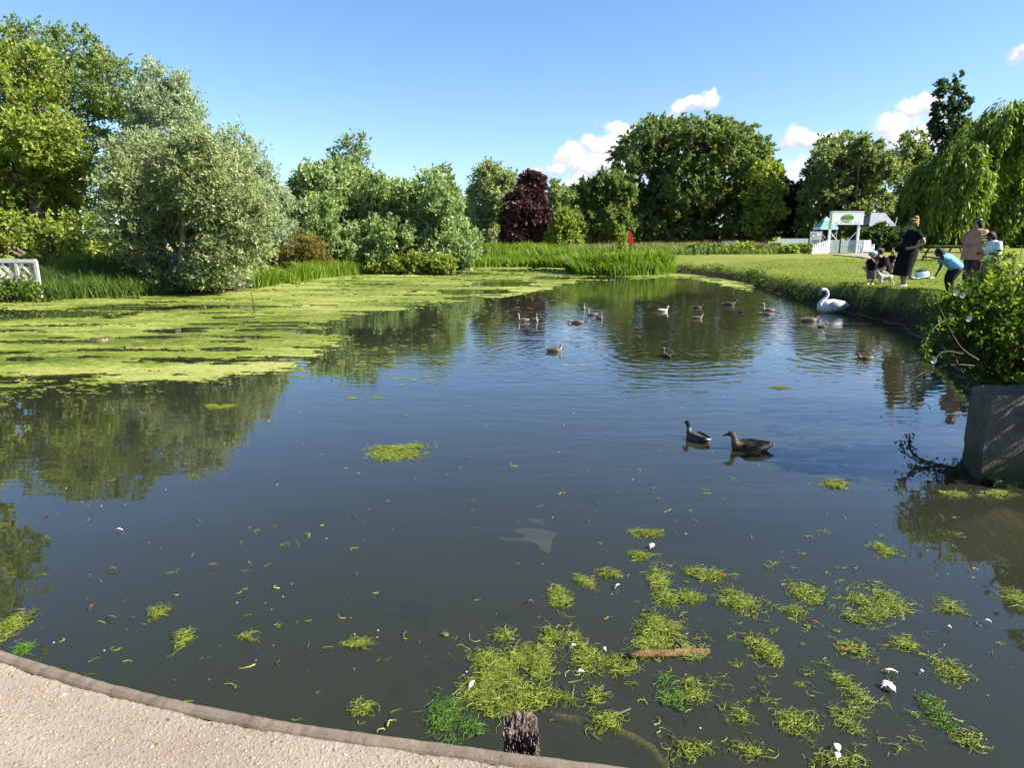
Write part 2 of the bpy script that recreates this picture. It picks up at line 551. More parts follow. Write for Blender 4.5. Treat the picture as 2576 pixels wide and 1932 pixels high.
# ------------------------------------------------------------------ concrete path and edging at the near side
def chaikin(pts, n=2):
    for _ in range(n):
        q = [pts[0]]
        for a, b in zip(pts[:-1], pts[1:]):
            q += [a * 0.75 + b * 0.25, a * 0.25 + b * 0.75]
        pts = q + [pts[-1]]
    return pts
edge = chaikin([p.copy() for p in cop_world], 3)
def offset_line(line, d):
    o = []
    for i, p in enumerate(line):
        t = (line[min(i + 1, len(line) - 1)] - line[max(i - 1, 0)]).normalized()
        o.append(p + Vector((t.y, -t.x, 0)) * d)          # toward the camera's side
    return o
m, nt, out = new_mat('exposed_aggregate_concrete')
geo = nt.n('ShaderNodeNewGeometry'); P_ = geo.outputs['Position']
v1 = nt.n('ShaderNodeTexVoronoi', i_Scale=75.0); nt.link(P_, v1.inputs['Vector'])
v2 = nt.n('ShaderNodeTexVoronoi', i_Scale=160.0); nt.link(P_, v2.inputs['Vector'])
nA = nt.noise(P_, 3.0, 5); nB = nt.noise(P_, 40.0, 4, 0.7)
peb = nt.ramp(nt.n('ShaderNodeSeparateColor', i_0=v1.outputs['Color']).outputs[0],
              [(0.0, (0.195, 0.128, 0.077)), (0.25, (0.257, 0.201, 0.134)), (0.5, (0.312, 0.265, 0.192)), (0.75, (0.234, 0.169, 0.107)), (0.9, (0.093, 0.069, 0.047)), (1.0, (0.374, 0.345, 0.284))])
isp = nt.ramp(v1.outputs['Distance'], [(0.30, 1.0), (0.48, 0.0)])
mortar = nt.mix(nt.ramp(nA, [(0.3, 0.0), (0.7, 1.0)]), (0.195, 0.160, 0.126), (0.281, 0.241, 0.192))
mortar = nt.mix(nt.math('MULTIPLY', nt.ramp(nB, [(0.55, 0.0), (0.75, 1.0)]), 0.6), mortar, (0.102, 0.080, 0.061))
stain = nt.noise(P_, 1.7, 5, .7)
mortar = nt.mix(nt.math('MULTIPLY', nt.ramp(stain, [(0.5, 0.0), (0.72, 1.0)]), 0.45), mortar, (0.15, 0.125, 0.10))
cc = nt.mix(nt.math('MULTIPLY', isp, 0.6), mortar, peb)
bs = nt.n('ShaderNodeBsdfPrincipled', i_Roughness=0.85)
bs.inputs['Specular IOR Level'].default_value = 0.2
nt.link(cc, bs.inputs['Base Color'])
bp = nt.n('ShaderNodeBump', i_Strength=0.45, i_Distance=0.006)
nt.link(nt.math('ADD', nt.math('MULTIPLY', isp, 0.6), nt.math('ADD', nB, nt.math('MULTIPLY', v2.outputs['Distance'], -0.5))), bp.inputs['Height'])
nt.link(bp.outputs[0], bs.inputs['Normal'])
nt.link(bs.outputs[0], out.inputs[0])
mat_path = m
rng = random.Random(2)
inner = offset_line(edge, 0.060)
# a crumbled border: the slab edge wanders a few millimetres beside the edging
dense = []
for a, b in zip(inner[:-1], inner[1:]):
    k = max(1, int((b - a).length / 0.012))
    dense += [a.lerp(b, i / k) for i in range(k)]
n_ = len(dense)
wob = [abs(math.sin(i * 0.37) * 0.003 + math.sin(i * 0.113 + 1) * 0.004 + rng.uniform(0, 0.006)) for i in range(n_)]
t_norm = offset_line(dense, 1.0)
lip = [p + (q - p) * w for p, q, w in zip(dense, t_norm, wob)]
V, Fs = [], []
for p in lip: V.append((p.x, p.y, PATHZ - 0.03))
for p, q in zip(lip, t_norm): V.append((p.x, p.y, PATHZ - 0.001 + rng.uniform(-.002, .001)))
for p, q in zip(dense, t_norm):
    r = p + (q - p) * 0.03
    V.append((r.x, r.y, PATHZ + 0.004))
for p in dense: V.append((p.x * 1.0, -4.0, PATHZ + 0.004))
for r in range(3):
    for i in range(n_ - 1):
        Fs.append((r * n_ + i, r * n_ + i + 1, (r + 1) * n_ + i + 1, (r + 1) * n_ + i))
me = bpy.data.meshes.new('path'); me.from_pydata(V, [], Fs); me.update()
bm = bmesh.new(); bm.from_mesh(me); bmesh.ops.recalc_face_normals(bm, faces=bm.faces)
if sum(f.normal.z for f in bm.faces) < 0: bmesh.ops.reverse_faces(bm, faces=bm.faces)
bm.to_mesh(me); bm.free()
path = link('path', me, mat_path)
tag(path, 'pale exposed aggregate concrete path at the pond edge', 'path', kind='structure')

# pebbles standing proud of the worn concrete
V, Fs, T = [], [], []
cx_ = [p.x for p in edge]; cy_ = [p.y for p in edge]
for k in range(3600):
    x = rng.uniform(-2.6, 1.2)
    ymax = np.interp(x, cx_, cy_) - 0.088
    y = ymax - abs(rng.random()) ** 1.3 * 1.1
    r = rng.uniform(0.0025, 0.008) * (1.0 if rng.random() < .93 else 1.6)
    a = rng.uniform(0, 6.28); e = rng.uniform(.6, 1.0); h = r * rng.uniform(.3, .7)
    o = len(V)
    for j in range(6):
        q = a + j * math.pi / 3
        dx, dy = math.cos(q) * r, math.sin(q) * r * e
        V.append((x + dx, y + dy, PATHZ + 0.002))
    for j in range(6):
        q = a + j * math.pi / 3
        V.append((x + math.cos(q) * r * .62, y + math.sin(q) * r * e * .62, PATHZ + 0.004 + h * .55))
    tnt = rng.random()
    T += [tnt] * 12
    for j in range(6): Fs.append((o + j, o + (j + 1) % 6, o + 6 + (j + 1) % 6, o + 6 + j))
    Fs.append(tuple(o + 6 + j for j in range(6)))
me = bpy.data.meshes.new('pebbles'); me.from_pydata(V, [], Fs); me.update()
at_ = me.attributes.new('tint', 'FLOAT', 'POINT'); at_.data.foreach_set('value', T)
me.polygons.foreach_set('use_smooth', [True] * len(me.polygons))
mm, nt, out = new_mat('pebble_stone')
a = nt.n('ShaderNodeAttribute', attribute_name='tint')
c = nt.ramp(a.outputs['Fac'], [(0, (0.171, 0.112, 0.066)), (.3, (0.257, 0.201, 0.130)), (.6, (0.312, 0.265, 0.192)), (.85, (0.234, 0.160, 0.100)), (.93, (0.070, 0.048, 0.034)), (1, (0.405, 0.385, 0.329))])
bs = nt.n('ShaderNodeBsdfPrincipled', i_Roughness=0.55); nt.link(c, bs.inputs[0]); nt.link(bs.outputs[0], out.inputs[0])
peb_o = link('pebbles', me, mm)
tag(peb_o, 'small tan pebbles showing in the worn concrete path', 'pebbles', kind='stuff')

# edging: separate lengths, joints between
m, nt, out = new_mat('weathered_edging')
geo = nt.n('ShaderNodeNewGeometry'); P_ = geo.outputs['Position']
nA = nt.noise(P_, 7.0, 6, 0.65); nB = nt.noise(P_, 55.0, 5, 0.7)
c = nt.mix(nt.ramp(nA, [(0.3, 0.0), (0.7, 1.0)]), (0.10, 0.080, 0.060), (0.19, 0.155, 0.12))
c = nt.mix(nt.math('MULTIPLY', nt.ramp(nB, [(0.6, 0.0), (0.72, 1.0)]), 0.65), c, (0.28, 0.24, 0.19))
c = nt.mix(nt.math('MULTIPLY', nt.ramp(nB, [(0.28, 1.0), (0.40, 0.0)]), 0.7), c, (0.07, 0.055, 0.04))
bs = nt.n('ShaderNodeBsdfPrincipled', i_Roughness=0.9); nt.link(c, bs.inputs[0])
bs.inputs['Specular IOR Level'].default_value = 0.15
bp = nt.n('ShaderNodeBump', i_Strength=0.6, i_Distance=0.006); nt.link(nt.math('ADD', nB, nA), bp.inputs['Height']); nt.link(bp.outputs[0], bs.inputs['Normal'])
nt.link(bs.outputs[0], out.inputs[0])
mat_edging = m
kerb_root = empty('kerb', (edge[0].x, edge[0].y, 0))
tag(kerb_root, 'weathered grey brown edging along the pond side of the path', 'kerb', kind='structure')
dense_e = []
for a, b in zip(edge[:-1], edge[1:]):
    k = max(1, int((b - a).length / 0.05))
    dense_e += [a.lerp(b, i / k) for i in range(k)]
seg = 16
for s in range(0, len(dense_e) - seg - 1, seg):
    ln = dense_e[s:s + seg + 1]
    jit = rng.uniform(-.0015, .0015)
    prof = [(0.0, -0.55), (0.0, -0.012), (0.010, -0.001), (0.035, 0.003), (0.050, -0.003), (0.057, -0.010), (0.057, -0.55)]
    V, Fs = [], []
    for i, p in enumerate(ln):
        t = (ln[min(i + 1, seg)] - ln[max(i - 1, 0)]).normalized()
        nrm = Vector((t.y, -t.x, 0))
        if i == 0: p = p + t * 0.0008
        if i == seg: p = p - t * 0.0008
        chip = rng.uniform(-.002, .0015)
        for (o_, z_) in prof:
            V.append((p.x + nrm.x * (o_ + jit), p.y + nrm.y * (o_ + jit), PATHZ + z_ + (chip if z_ > -.2 else 0)))
    k = len(prof)
    for i in range(seg):
        for j in range(k - 1):
            Fs.append((i * k + j, i * k + j + 1, (i + 1) * k + j + 1, (i + 1) * k + j))
    Fs += [tuple(range(k)), tuple(range(seg * k + k - 1, seg * k - 1, -1))]
    mb = MB(); mb.add([Vector(v) - Vector((edge[0].x, edge[0].y, 0)) for v in V], Fs)
    mb.build('edging', mat_edging, kerb_root, smooth=False)

# ------------------------------------------------------------------ concrete block at the right
m, nt, out = new_mat('mossy_concrete')
geo = nt.n('ShaderNodeNewGeometry'); P_ = geo.outputs['Position']
sep = nt.n('ShaderNodeSeparateXYZ', i_0=P_)
nA = nt.noise(P_, 2.2, 6, 0.65); nB = nt.noise(P_, 16.0, 5, 0.7); nC = nt.noise(P_, 70.0, 3, 0.7)
c = nt.mix(nt.ramp(nA, [(0.3, 0.0), (0.7, 1.0)]), (0.045, 0.040, 0.026), (0.17, 0.150, 0.115))
c = nt.mix(nt.math('MULTIPLY', nt.ramp(nB, [(0.5, 0.0), (0.68, 1.0)]), 0.7), c, (0.06, 0.056, 0.032))
c = nt.mix(nt.math('MULTIPLY', nt.ramp(nC, [(0.62, 0.0), (0.70, 1.0)]), 0.5), c, (0.36, 0.34, 0.30))
low = nt.n('ShaderNodeMapRange', i_1=0.06, i_2=0.34, i_3=1.0, i_4=0.0)
nt.link(nt.math('ADD', sep.outputs[2], nt.math('MULTIPLY', nt.math('SUBTRACT', nB, 0.5), 0.25)), low.inputs[0])
c = nt.mix(low.outputs[0], c, (0.05, 0.06, 0.02))
bs = nt.n('ShaderNodeBsdfPrincipled', i_Roughness=0.9); nt.link(c, bs.inputs[0])
bs.inputs['Specular IOR Level'].default_value = 0.2
bp = nt.n('ShaderNodeBump', i_Strength=0.9, i_Distance=0.02); nt.link(nt.math('ADD', nB, nt.math('MULTIPLY', nC, .4)), bp.inputs['Height']); nt.link(bp.outputs[0], bs.inputs['Normal'])
nt.link(bs.outputs[0], out.inputs[0])
mat_block = m
blk = empty('concrete_block', (block_nl.x, block_nl.y, 0))
tag(blk, 'weathered concrete block standing in the pond under the brambles', 'block')
bt = 0.74
dl = block_fl - block_nl
mb = MB()
outl = [Vector((0, 0, 0)), Vector((2.6, -0.02, 0)), Vector((2.6, dl.y, 0)), Vector((dl.x, dl.y, 0))]
rings = [(-0.7, 0.0), (0.04, 0.0), (0.06, 0.012), (0.20, 0.012), (0.215, 0.0), (bt - 0.03, 0.0), (bt, 0.025)]
cen = Vector((1.2, dl.y / 2, 0))
V, Fs = [], []
NB = 0
def subdiv_outline(o, step=0.08):
    r = []
    for a, b in zip(o, o[1:] + o[:1]):
        k = max(1, int((b - a).length / step))
        r += [a.lerp(b, i / k) for i in range(k)]
    return r
ol = subdiv_outline(outl)
rb = random.Random(8)
for z_, ins in rings:
    for p in ol:
        q = p + (cen - p).normalized() * (ins + rb.uniform(0, .010))
        V.append((q.x, q.y, z_ + (rb.uniform(-.012, .004) if z_ > .6 else 0)))
k = len(ol)
for r in range(len(rings) - 1):
    for i in range(k): Fs.append((r * k + i, r * k + (i + 1) % k, (r + 1) * k + (i + 1) % k, (r + 1) * k + i))
V.append((cen.x, cen.y, bt + .005))
for i in range(k): Fs.append(((len(rings) - 1) * k + i, (len(rings) - 1) * k + (i + 1) % k, len(V) - 1))
mb.add(V, Fs)
mb.build('body', mat_block, blk)
# broken footing ledge along the foot of the block
mb = MB()
pts = []
x = 0.02
V, Fs = [], []
for i in range(24):
    xx = 0.05 + i * 0.11
    V += [(xx, -0.07 - rb.uniform(0, .05), -0.2), (xx, -0.07 - rb.uniform(0, .05), 0.015 + rb.uniform(0, .03)), (xx, 0.02, 0.03 + rb.uniform(0, .03))]
for i in range(23):
    for j in range(2): Fs.append((i * 3 + j, (i + 1) * 3 + j, (i + 1) * 3 + j + 1, i * 3 + j + 1))
mb.add(V, Fs)
mb.build('footing', mat_block, blk)

# ------------------------------------------------------------------ algae mat on the water
MAT_EDGE = [(-900, 1060), (-300, 1010), (0, 990), (70, 984), (233, 972), (384, 957), (500, 960), (605, 937), (700, 920), (770, 905), (800, 880), (860, 862), (880, 850), (800, 838), (830, 815), (900, 795),
            (1010, 780), (1141, 763), (1281, 745), (1397, 722), (1456, 706), (1560, 704), (1700, 700), (1800, 710), (1890, 735), (1900, 715), (1800, 695), (1700, 684), (1440, 684), (1436, 668), (1190, 668), (900, 688), (700, 708), (380, 740), (0, 755), (-900, 800)]
OPEN = [(70, 792, 230, 12), (330, 776, 150, 5), (560, 772, 150, 3), (1330, 681, 95, 3.5), (1130, 690, 120, 3), (1270, 714, 80, 6), (1390, 700, 60, 3), (980, 812, 110, 12), (860, 835, 110, 8), (700, 832, 110, 4), (1200, 735, 90, 5),
        (1180, 752, 60, 5), (420, 833, 60, 5), (560, 880, 70, 6), (60, 905, 45, 5), (640, 850, 80, 5), (1520, 700, 70, 3), (1650, 706, 60, 3)]
def poly_sd(px, py, P):
    best = np.full(px.shape, 1e18); ins = np.zeros(px.shape, bool)
    for i in range(len(P)):
        ax, ay = P[i]; bx, by = P[(i + 1) % len(P)]
        dx, dy = bx - ax, by - ay
        t = np.clip(((px - ax) * dx + (py - ay) * dy * 9) / (dx * dx + dy * dy * 9 + 1e-12), 0, 1)
        best = np.minimum(best, (px - ax - t * dx) ** 2 * 0.11 + (py - ay - t * dy) ** 2)
        if abs(by - ay) > 1e-9:
            ins ^= ((ay > py) != (by > py)) & (px < (bx - ax) * (py - ay) / (by - ay) + ax)
    d = np.sqrt(best)
    return np.where(ins, d, -d)
rows_y = 1.0 / np.linspace(1 / 9.0, 1 / 47.0, 310)             # rows spaced as the foreshortening needs
ang = np.linspace(-1.05, 0.42, 900)
A, R = np.meshgrid(ang, rows_y)
MX, MY = A * R, R
U_, V_ = project(MX, MY, 0.0)
sdp = poly_sd(U_, V_, MAT_EDGE)
nlow = fbm(MX * 0.35, MY * 0.9, 21, 4) - 0.5
nmid = fbm(MX * 1.4, MY * 3.2, 33, 4) - 0.5
nfin = fbm(MX * 9, MY * 20, 45, 3) - 0.5
scaleV = np.clip((V_ - 620) / 330, 0.15, 1.0)
val = sdp / (30 * scaleV) + nlow * 1.1 + nmid * 1.2 + nfin * 1.0
for (u, v, ru, rv) in OPEN:
    e = 1 - np.sqrt(((U_ - u + (V_ - v) * 2) / ru) ** 2 + ((V_ - v) / rv) ** 2)
    val = np.minimum(val, np.where(e > -0.6, -e * 2.2 + nmid * 2.2 + nfin * 0.8, 9))
streak = fbm(MX * 0.55, MY * 3.0, 77, 4)
loose = sstep(780, 900, V_) * 0.045 + 0.0
val = np.where(streak + nfin * 0.22 > 0.692 - loose, np.minimum(val, -0.2), val)
keep_v = (val > 0) & (pond_sd(MX, MY) < 0.25)
ny_, nx_ = MX.shape
idx = np.arange(nx_ * ny_).reshape(ny_, nx_)
q = np.stack([idx[:-1, :-1], idx[:-1, 1:], idx[1:, 1:], idx[1:, :-1]], -1).reshape(-1, 4)
kq = keep_v.ravel()[q].sum(1) >= 3
q = q[kq]
rag = np.random.default_rng(4)
MZ = 0.006 + np.clip(nfin + 0.35, 0, 1) * 0.022 * np.clip(val, 0, 1) + rag.random(MX.shape) * 0.004
tint = np.clip(0.5 + nlow * 1.9 + nmid * 1.1 + nfin * 1.1 + rag.normal(0, .12, MX.shape), 0, 1)
used = np.unique(q)
remap = -np.ones(nx_ * ny_, int); remap[used] = np.arange(len(used))
Vn = np.stack([MX, MY, MZ], -1).reshape(-1, 3)[used]
mat_algae = foliage('algae', [(0.058, 0.090, 0.014), (0.126, 0.166, 0.024), (0.180, 0.216, 0.038), (0.27, 0.295, 0.09)], transl=0.12, rough=0.75, spec=0.15)
algae = link('algae_mat', mesh_np('algae_mat', Vn, remap[q], smooth=True, attrs={'tint': tint.ravel()[used]}), mat_algae)
tag(algae, 'broad yellow green mat of algae over the left half of the pond', 'algae', kind='stuff')
# ------------------------------------------------------------------ trees
def unit(v):
    return v / np.maximum(np.linalg.norm(v, axis=-1, keepdims=True), 1e-9)
def leaf_quads(base, axis, normal, L, Wd):
    """rhombic leaves: base point, direction, face normal -> verts (n*4,3)"""
    side = unit(np.cross(axis, normal))
    mid = base + axis * (L * 0.45)[:, None] + normal * (L * 0.06)[:, None]
    tip = base + axis * L[:, None]
    V = np.stack([base, mid + side * (Wd * 0.5)[:, None], tip, mid - side * (Wd * 0.5)[:, None]], 1)
    return V.reshape(-1, 3)
def lobes_px(lobes, Y, depth=0.85):
    """(u, v, ru, rv[, dy]) in photograph pixels at distance Y -> centres and radii in metres"""
    C, R = [], []
    for l in lobes:
        dy = l[4] if len(l) > 4 else 0.0
        p = atY(l[0], l[1], Y + dy)
        s = mpp(Y + dy, p.z)
        C.append((p.x, p.y, p.z)); R.append((l[2] * s, (l[2] + l[3]) / 2 * s * depth, l[3] * s))
    return np.array(C), np.array(R)
def crown_mesh(name, C, R, n, leaf=(0.12, 0.05), clump=0.24, clumps=26, per=14, twig=0.45, flow=(0, 0, 0.25), spread=0.55, out=0.8, seed=0, shell=(0.55, 1.02), droop=0.0, zmin=None, tint_top=0.0):
    rs = np.random.default_rng(seed)
    area = (R[:, 0] * R[:, 2] + R[:, 0] * R[:, 1] + R[:, 1] * R[:, 2])
    w = area / area.sum()
    nt_ = max(8, n // per)
    li = rs.choice(len(C), nt_, p=w)
    K = clumps
    cd = unit(rs.normal(size=(len(C), K, 3)))
    cr = rs.uniform(shell[0] + .1, shell[1], size=(len(C), K, 1)) ** 0.8
    ctint = rs.random((len(C), K))
    ck = rs.integers(0, K, nt_)
    d = cd[li, ck] * cr[li, ck] + rs.normal(size=(nt_, 3)) * clump * rs.uniform(.5, 1.2, size=(nt_, 1))
    loose = rs.random(nt_) < 0.28
    dl_ = unit(rs.normal(size=(nt_, 3))) * rs.uniform(shell[0], shell[1], size=(nt_, 1))
    d = np.where(loose[:, None], dl_, d)
    rr = np.linalg.norm(d, axis=1, keepdims=True)
    d = np.where(rr > 1.12, d / rr * (1.0 + 0.12 * rs.random((nt_, 1))), d)
    stray = rs.random(nt_) < 0.05                        # shoots that stand out beyond the crown
    d = np.where(stray[:, None], unit(d) * rs.uniform(1.05, 1.26, size=(nt_, 1)), d)
    org = C[li] + d * R[li]
    # thin out what lies deep inside another lobe
    deep = np.zeros(nt_, bool)
    for j in range(len(C)):
        e = np.linalg.norm((org - C[j]) / R[j], axis=1)
        deep |= (e < 0.50)
    keep = ~(deep & (rs.random(nt_) < 0.7))
    if zmin is not None: keep &= org[:, 2] > zmin + rs.random(nt_) * 0.15
    org, li, ck, d, loose = org[keep], li[keep], ck[keep], d[keep], loose[keep]
    nt_ = len(org)
    outward = unit(d * R[li])
    ax = unit(outward * out + np.array(flow) + rs.normal(size=(nt_, 3)) * spread)
    t = rs.random((nt_, per)) * twig * rs.uniform(.6, 1.3, size=(nt_, 1))
    lat = rs.normal(size=(nt_, per, 3)) * 0.10 * twig
    B = org[:, None, :] + ax[:, None, :] * t[..., None] + lat
    B[..., 2] -= droop * t ** 2
    la = unit(ax[:, None, :] * 0.9 + np.array([0, 0, -droop]) + rs.normal(size=(nt_, per, 3)) * 0.65)
    nrm = unit(rs.normal(size=(nt_, per, 3)) * 0.8 + outward[:, None, :] * 0.45 + np.array([0, 0, 0.35]))
    nrm = unit(nrm - la * (nrm * la).sum(-1, keepdims=True))
    m_ = nt_ * per
    L = leaf[0] * rs.uniform(.65, 1.3, m_); Wd = leaf[1] * rs.uniform(.7, 1.25, m_)
    V = leaf_quads(B.reshape(-1, 3), la.reshape(-1, 3), nrm.reshape(-1, 3), L, Wd)
    if zmin is not None: V[:, 2] = np.maximum(V[:, 2], zmin)
    tw = np.where(loose, rs.random(nt_), ctint[li, ck])
    tint = np.clip(0.5 + (tw[:, None] - .5) * 0.45 + rs.normal(size=(nt_, per)) * 0.15, 0, 1).reshape(-1)
    tint = np.repeat(tint, 4)
    Fq = np.arange(m_ * 4).reshape(-1, 4)
    return mesh_np(name, V, Fq, attrs={'tint': tint}), C
def weeping_mesh(name, C, R, n, leaf=(0.3, 0.07), per=26, seed=0, length=(2.0, 6.0), zmin=1.2):
    rs = np.random.default_rng(seed)
    w = R[:, 0] * R[:, 2]; w = w / w.sum()
    ns = n // per
    li = rs.choice(len(C), ns, p=w)
    K = 20
    cd = unit(rs.normal(size=(len(C), K, 3)) + np.array([0, 0, .35])); ctint = rs.random((len(C), K))
    ck = rs.integers(0, K, ns)
    d = unit(cd[li, ck] + rs.normal(size=(ns, 3)) * 0.20) * rs.uniform(.72, 1.04, size=(ns, 1))
    org = C[li] + d * R[li]
    ln = rs.uniform(length[0], length[1], ns) * rs.uniform(.4, 1, ns)
    ln = np.minimum(ln, np.maximum(org[:, 2] - zmin, 0.4))
    t = rs.random((ns, per))
    hor = d.copy(); hor[:, 2] = 0; hor = unit(hor)
    B = org[:, None, :] + hor[:, None, :] * (np.sqrt(t) * 0.9)[..., None] + np.array([-0.25, 0.0, 0]) * (t ** 2 * ln[:, None])[..., None] * .25
    B[..., 2] += 0.35 * np.sqrt(t) - t * ln[:, None]
    B += rs.normal(size=B.shape) * 0.10
    la = unit(np.array([0, 0, -1.0]) + rs.normal(size=(ns, per, 3)) * 0.38 + hor[:, None, :] * (1 - t)[..., None] * 0.6)
    nrm = unit(rs.normal(size=(ns, per, 3)) + d[:, None, :] * .7)
    nrm = unit(nrm - la * (nrm * la).sum(-1, keepdims=True))
    m_ = ns * per
    V = leaf_quads(B.reshape(-1, 3), la.reshape(-1, 3), nrm.reshape(-1, 3), leaf[0] * rs.uniform(.7, 1.3, m_), leaf[1] * rs.uniform(.7, 1.3, m_))
    tint = np.clip(.5 + (ctint[li, ck][:, None] - .5) * .6 + rs.normal(size=(ns, per)) * .16, 0, 1).reshape(-1)
    return mesh_np(name, V, np.arange(m_ * 4).reshape(-1, 4), attrs={'tint': np.repeat(tint, 4)})
def trunk_mesh(name, base, C, R, r0, seed=0, twigs=5, stems=1, twig_r=0.012):
    rs = random.Random(seed)
    mb = MB()
    top = Vector(C[int(np.argmax(C[:, 2]))])
    stems_pts = []
    for s in range(stems):
        off = Vector((rs.uniform(-.5, .5), rs.uniform(-.3, .3), 0)) * (0 if stems == 1 else r0 * 6)
        tgt = top if s == 0 else Vector(C[rs.randrange(len(C))])
        pts, rad = [], []
        N = 9
        for i in range(N):
            f = i / (N - 1)
            p = Vector(base).lerp(tgt, f) + off * (1 - f)
            wob_ = Vector((rs.uniform(-1, 1), rs.uniform(-1, 1), 0)) * r0 * 1.2 * (0 if i == 0 else 1) * math.sin(f * 3)
            pts.append(p + wob_); rad.append(r0 * (1 - f) ** 0.8 + twig_r)
        mb.tube(pts, rad, 8)
        stems_pts.append(pts)
    for c, r in zip(C, R):
        c = Vector(c)
        st = rs.choice(stems_pts)
        k = min(range(len(st) - 1), key=lambda i: abs(st[i].z - (c.z - (c - st[i]).xy.length * 0.6))) if len(st) > 1 else 0
        a = st[k]
        mid = a.lerp(c, .5) + Vector((rs.uniform(-.1, .1), rs.uniform(-.1, .1), rs.uniform(-.05, .2))) * (c - a).length
        rr = max(twig_r * 2.5, r0 * 0.42 * (1 - k / len(st)))
        mb.tube([a, a.lerp(mid, .6) , mid, mid.lerp(c, .6), c], [rr, rr * .85, rr * .65, rr * .45, twig_r * 1.5], 6)
        for t in range(twigs):
            dirv = Vector((rs.gauss(0, 1), rs.gauss(0, 1), rs.gauss(0.35, .8))).normalized()
            e = c + Vector((dirv.x * r[0], dirv.y * r[1], dirv.z * r[2])) * rs.uniform(.7, .98)
            s0 = mid.lerp(c, rs.uniform(.1, 1.0))
            m2 = s0.lerp(e, .5) + Vector((0, 0, .12)) * (e - s0).length * rs.uniform(-.5, 1)
            mb.tube([s0, m2, e], [rr * .4, rr * .25, twig_r * .6], 5, cap=False)
    return mb
MATS = {}
def fm(key, *a, **k):
    if key not in MATS: MATS[key] = foliage(key, *a, **k)
    return MATS[key]
LF = {
    'yellowgreen': fm('leaves_yellow_green', [(0.073, 0.125, 0.024), (0.162, 0.225, 0.041), (0.266, 0.325, 0.067), (0.404, 0.449, 0.118)]),
    'olive':       fm('leaves_olive_green', [(0.061, 0.104, 0.029), (0.140, 0.199, 0.057), (0.219, 0.281, 0.091), (0.359, 0.417, 0.198)]),
    'silver':      fm('leaves_silver_green', [(0.109, 0.155, 0.063), (0.210, 0.265, 0.121), (0.309, 0.364, 0.189), (0.491, 0.546, 0.355)], tcol=(1.3, 1.3, .7)),
    'silverblue':  fm('leaves_silver_grey', [(0.131, 0.187, 0.101), (0.231, 0.296, 0.168), (0.351, 0.418, 0.259), (0.570, 0.636, 0.451)], tcol=(1.2, 1.25, .9)),
    'poplar':      fm('leaves_white_poplar', [(0.068, 0.131, 0.040), (0.158, 0.241, 0.083), (0.343, 0.427, 0.210), (0.660, 0.660, 0.540)], tcol=(1.2, 1.3, .6)),
    'mid':         fm('leaves_mid_green', [(0.052, 0.090, 0.024), (0.097, 0.146, 0.045), (0.149, 0.200, 0.063), (0.237, 0.277, 0.121)]),
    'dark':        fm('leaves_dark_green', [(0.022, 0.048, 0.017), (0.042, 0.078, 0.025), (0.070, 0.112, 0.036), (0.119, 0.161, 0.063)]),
    'copper':      fm('leaves_copper', [(0.026, 0.014, 0.015), (0.050, 0.026, 0.026), (0.085, 0.046, 0.042), (0.17, 0.10, 0.085)], tcol=(1.2, .75, .6), transl=.2),
    'rust':        fm('leaves_rusty', [(0.08, 0.095, 0.022), (0.15, 0.15, 0.035), (0.22, 0.175, 0.050), (0.28, 0.20, 0.07)], tcol=(1.3, 1.15, .5)),
    'willow':      fm('leaves_weeping_willow', [(0.060, 0.101, 0.019), (0.102, 0.164, 0.027), (0.161, 0.230, 0.038), (0.254, 0.312, 0.058)], tcol=(1.5, 1.6, .35), transl=.4),
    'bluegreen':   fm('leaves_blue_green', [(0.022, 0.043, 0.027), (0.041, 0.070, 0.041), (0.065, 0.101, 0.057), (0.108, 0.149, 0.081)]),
    'birch':       fm('leaves_birch', [(0.085, 0.127, 0.047), (0.144, 0.195, 0.072), (0.212, 0.263, 0.105), (0.321, 0.372, 0.186)]),
    'bramble':     fm('leaves_bramble', [(0.020, 0.050, 0.010), (0.045, 0.090, 0.014), (0.10, 0.155, 0.020), (0.22, 0.26, 0.045)], tcol=(1.6, 1.7, .35), transl=.4),
}
BARK = plain('bark_grey_brown', (0.16, 0.125, 0.09), .95, .3, 3.0, .8)
BARK_PALE = plain('bark_pale', (0.30, 0.26, 0.19), .9, .3, 3.0, .7)
BARK_DARK = plain('bark_dark', (0.07, 0.055, 0.045), .95, .3, 3.0, .8)
def tree(name, label, cat, Y, base_u, lobes, n, leafmat, leaf, r0, bark=None, group=None, seed=0, twigs=5, stems=1, trunk_to=None, depth=.85, weep=None, twig_r=.012, **kw):
    C, R = lobes_px(lobes, Y, depth)
    k_ = 1.08 if Y < 46 else 1.6
    leaf = (leaf[0] * k_, leaf[1] * k_ * 1.1)
    bx = atY(base_u, 600, Y).x
    bz = gh(bx, Y)
    base = Vector((bx, Y, bz - 0.1))
    root = empty(name, (bx, Y, bz))
    tag(root, label, cat, group)
    off = np.array([bx, Y, bz])
    mb = trunk_mesh('trunk', base, C, R, r0, seed, twigs, stems, twig_r)
    mb.v = [(p[0] - off[0], p[1] - off[1], p[2] - off[2]) for p in mb.v]
    mb.build('trunk', bark or BARK, root, smooth=True)
    if weep: me = weeping_mesh('crown', C - off, R, n, leaf=leaf, seed=seed, zmin=0.35, **weep)
    else: me, _ = crown_mesh('crown', C - off, R, n, leaf=leaf, seed=seed, zmin=0.02, **kw)
    link('crown', me, LF[leafmat], root)
    return root
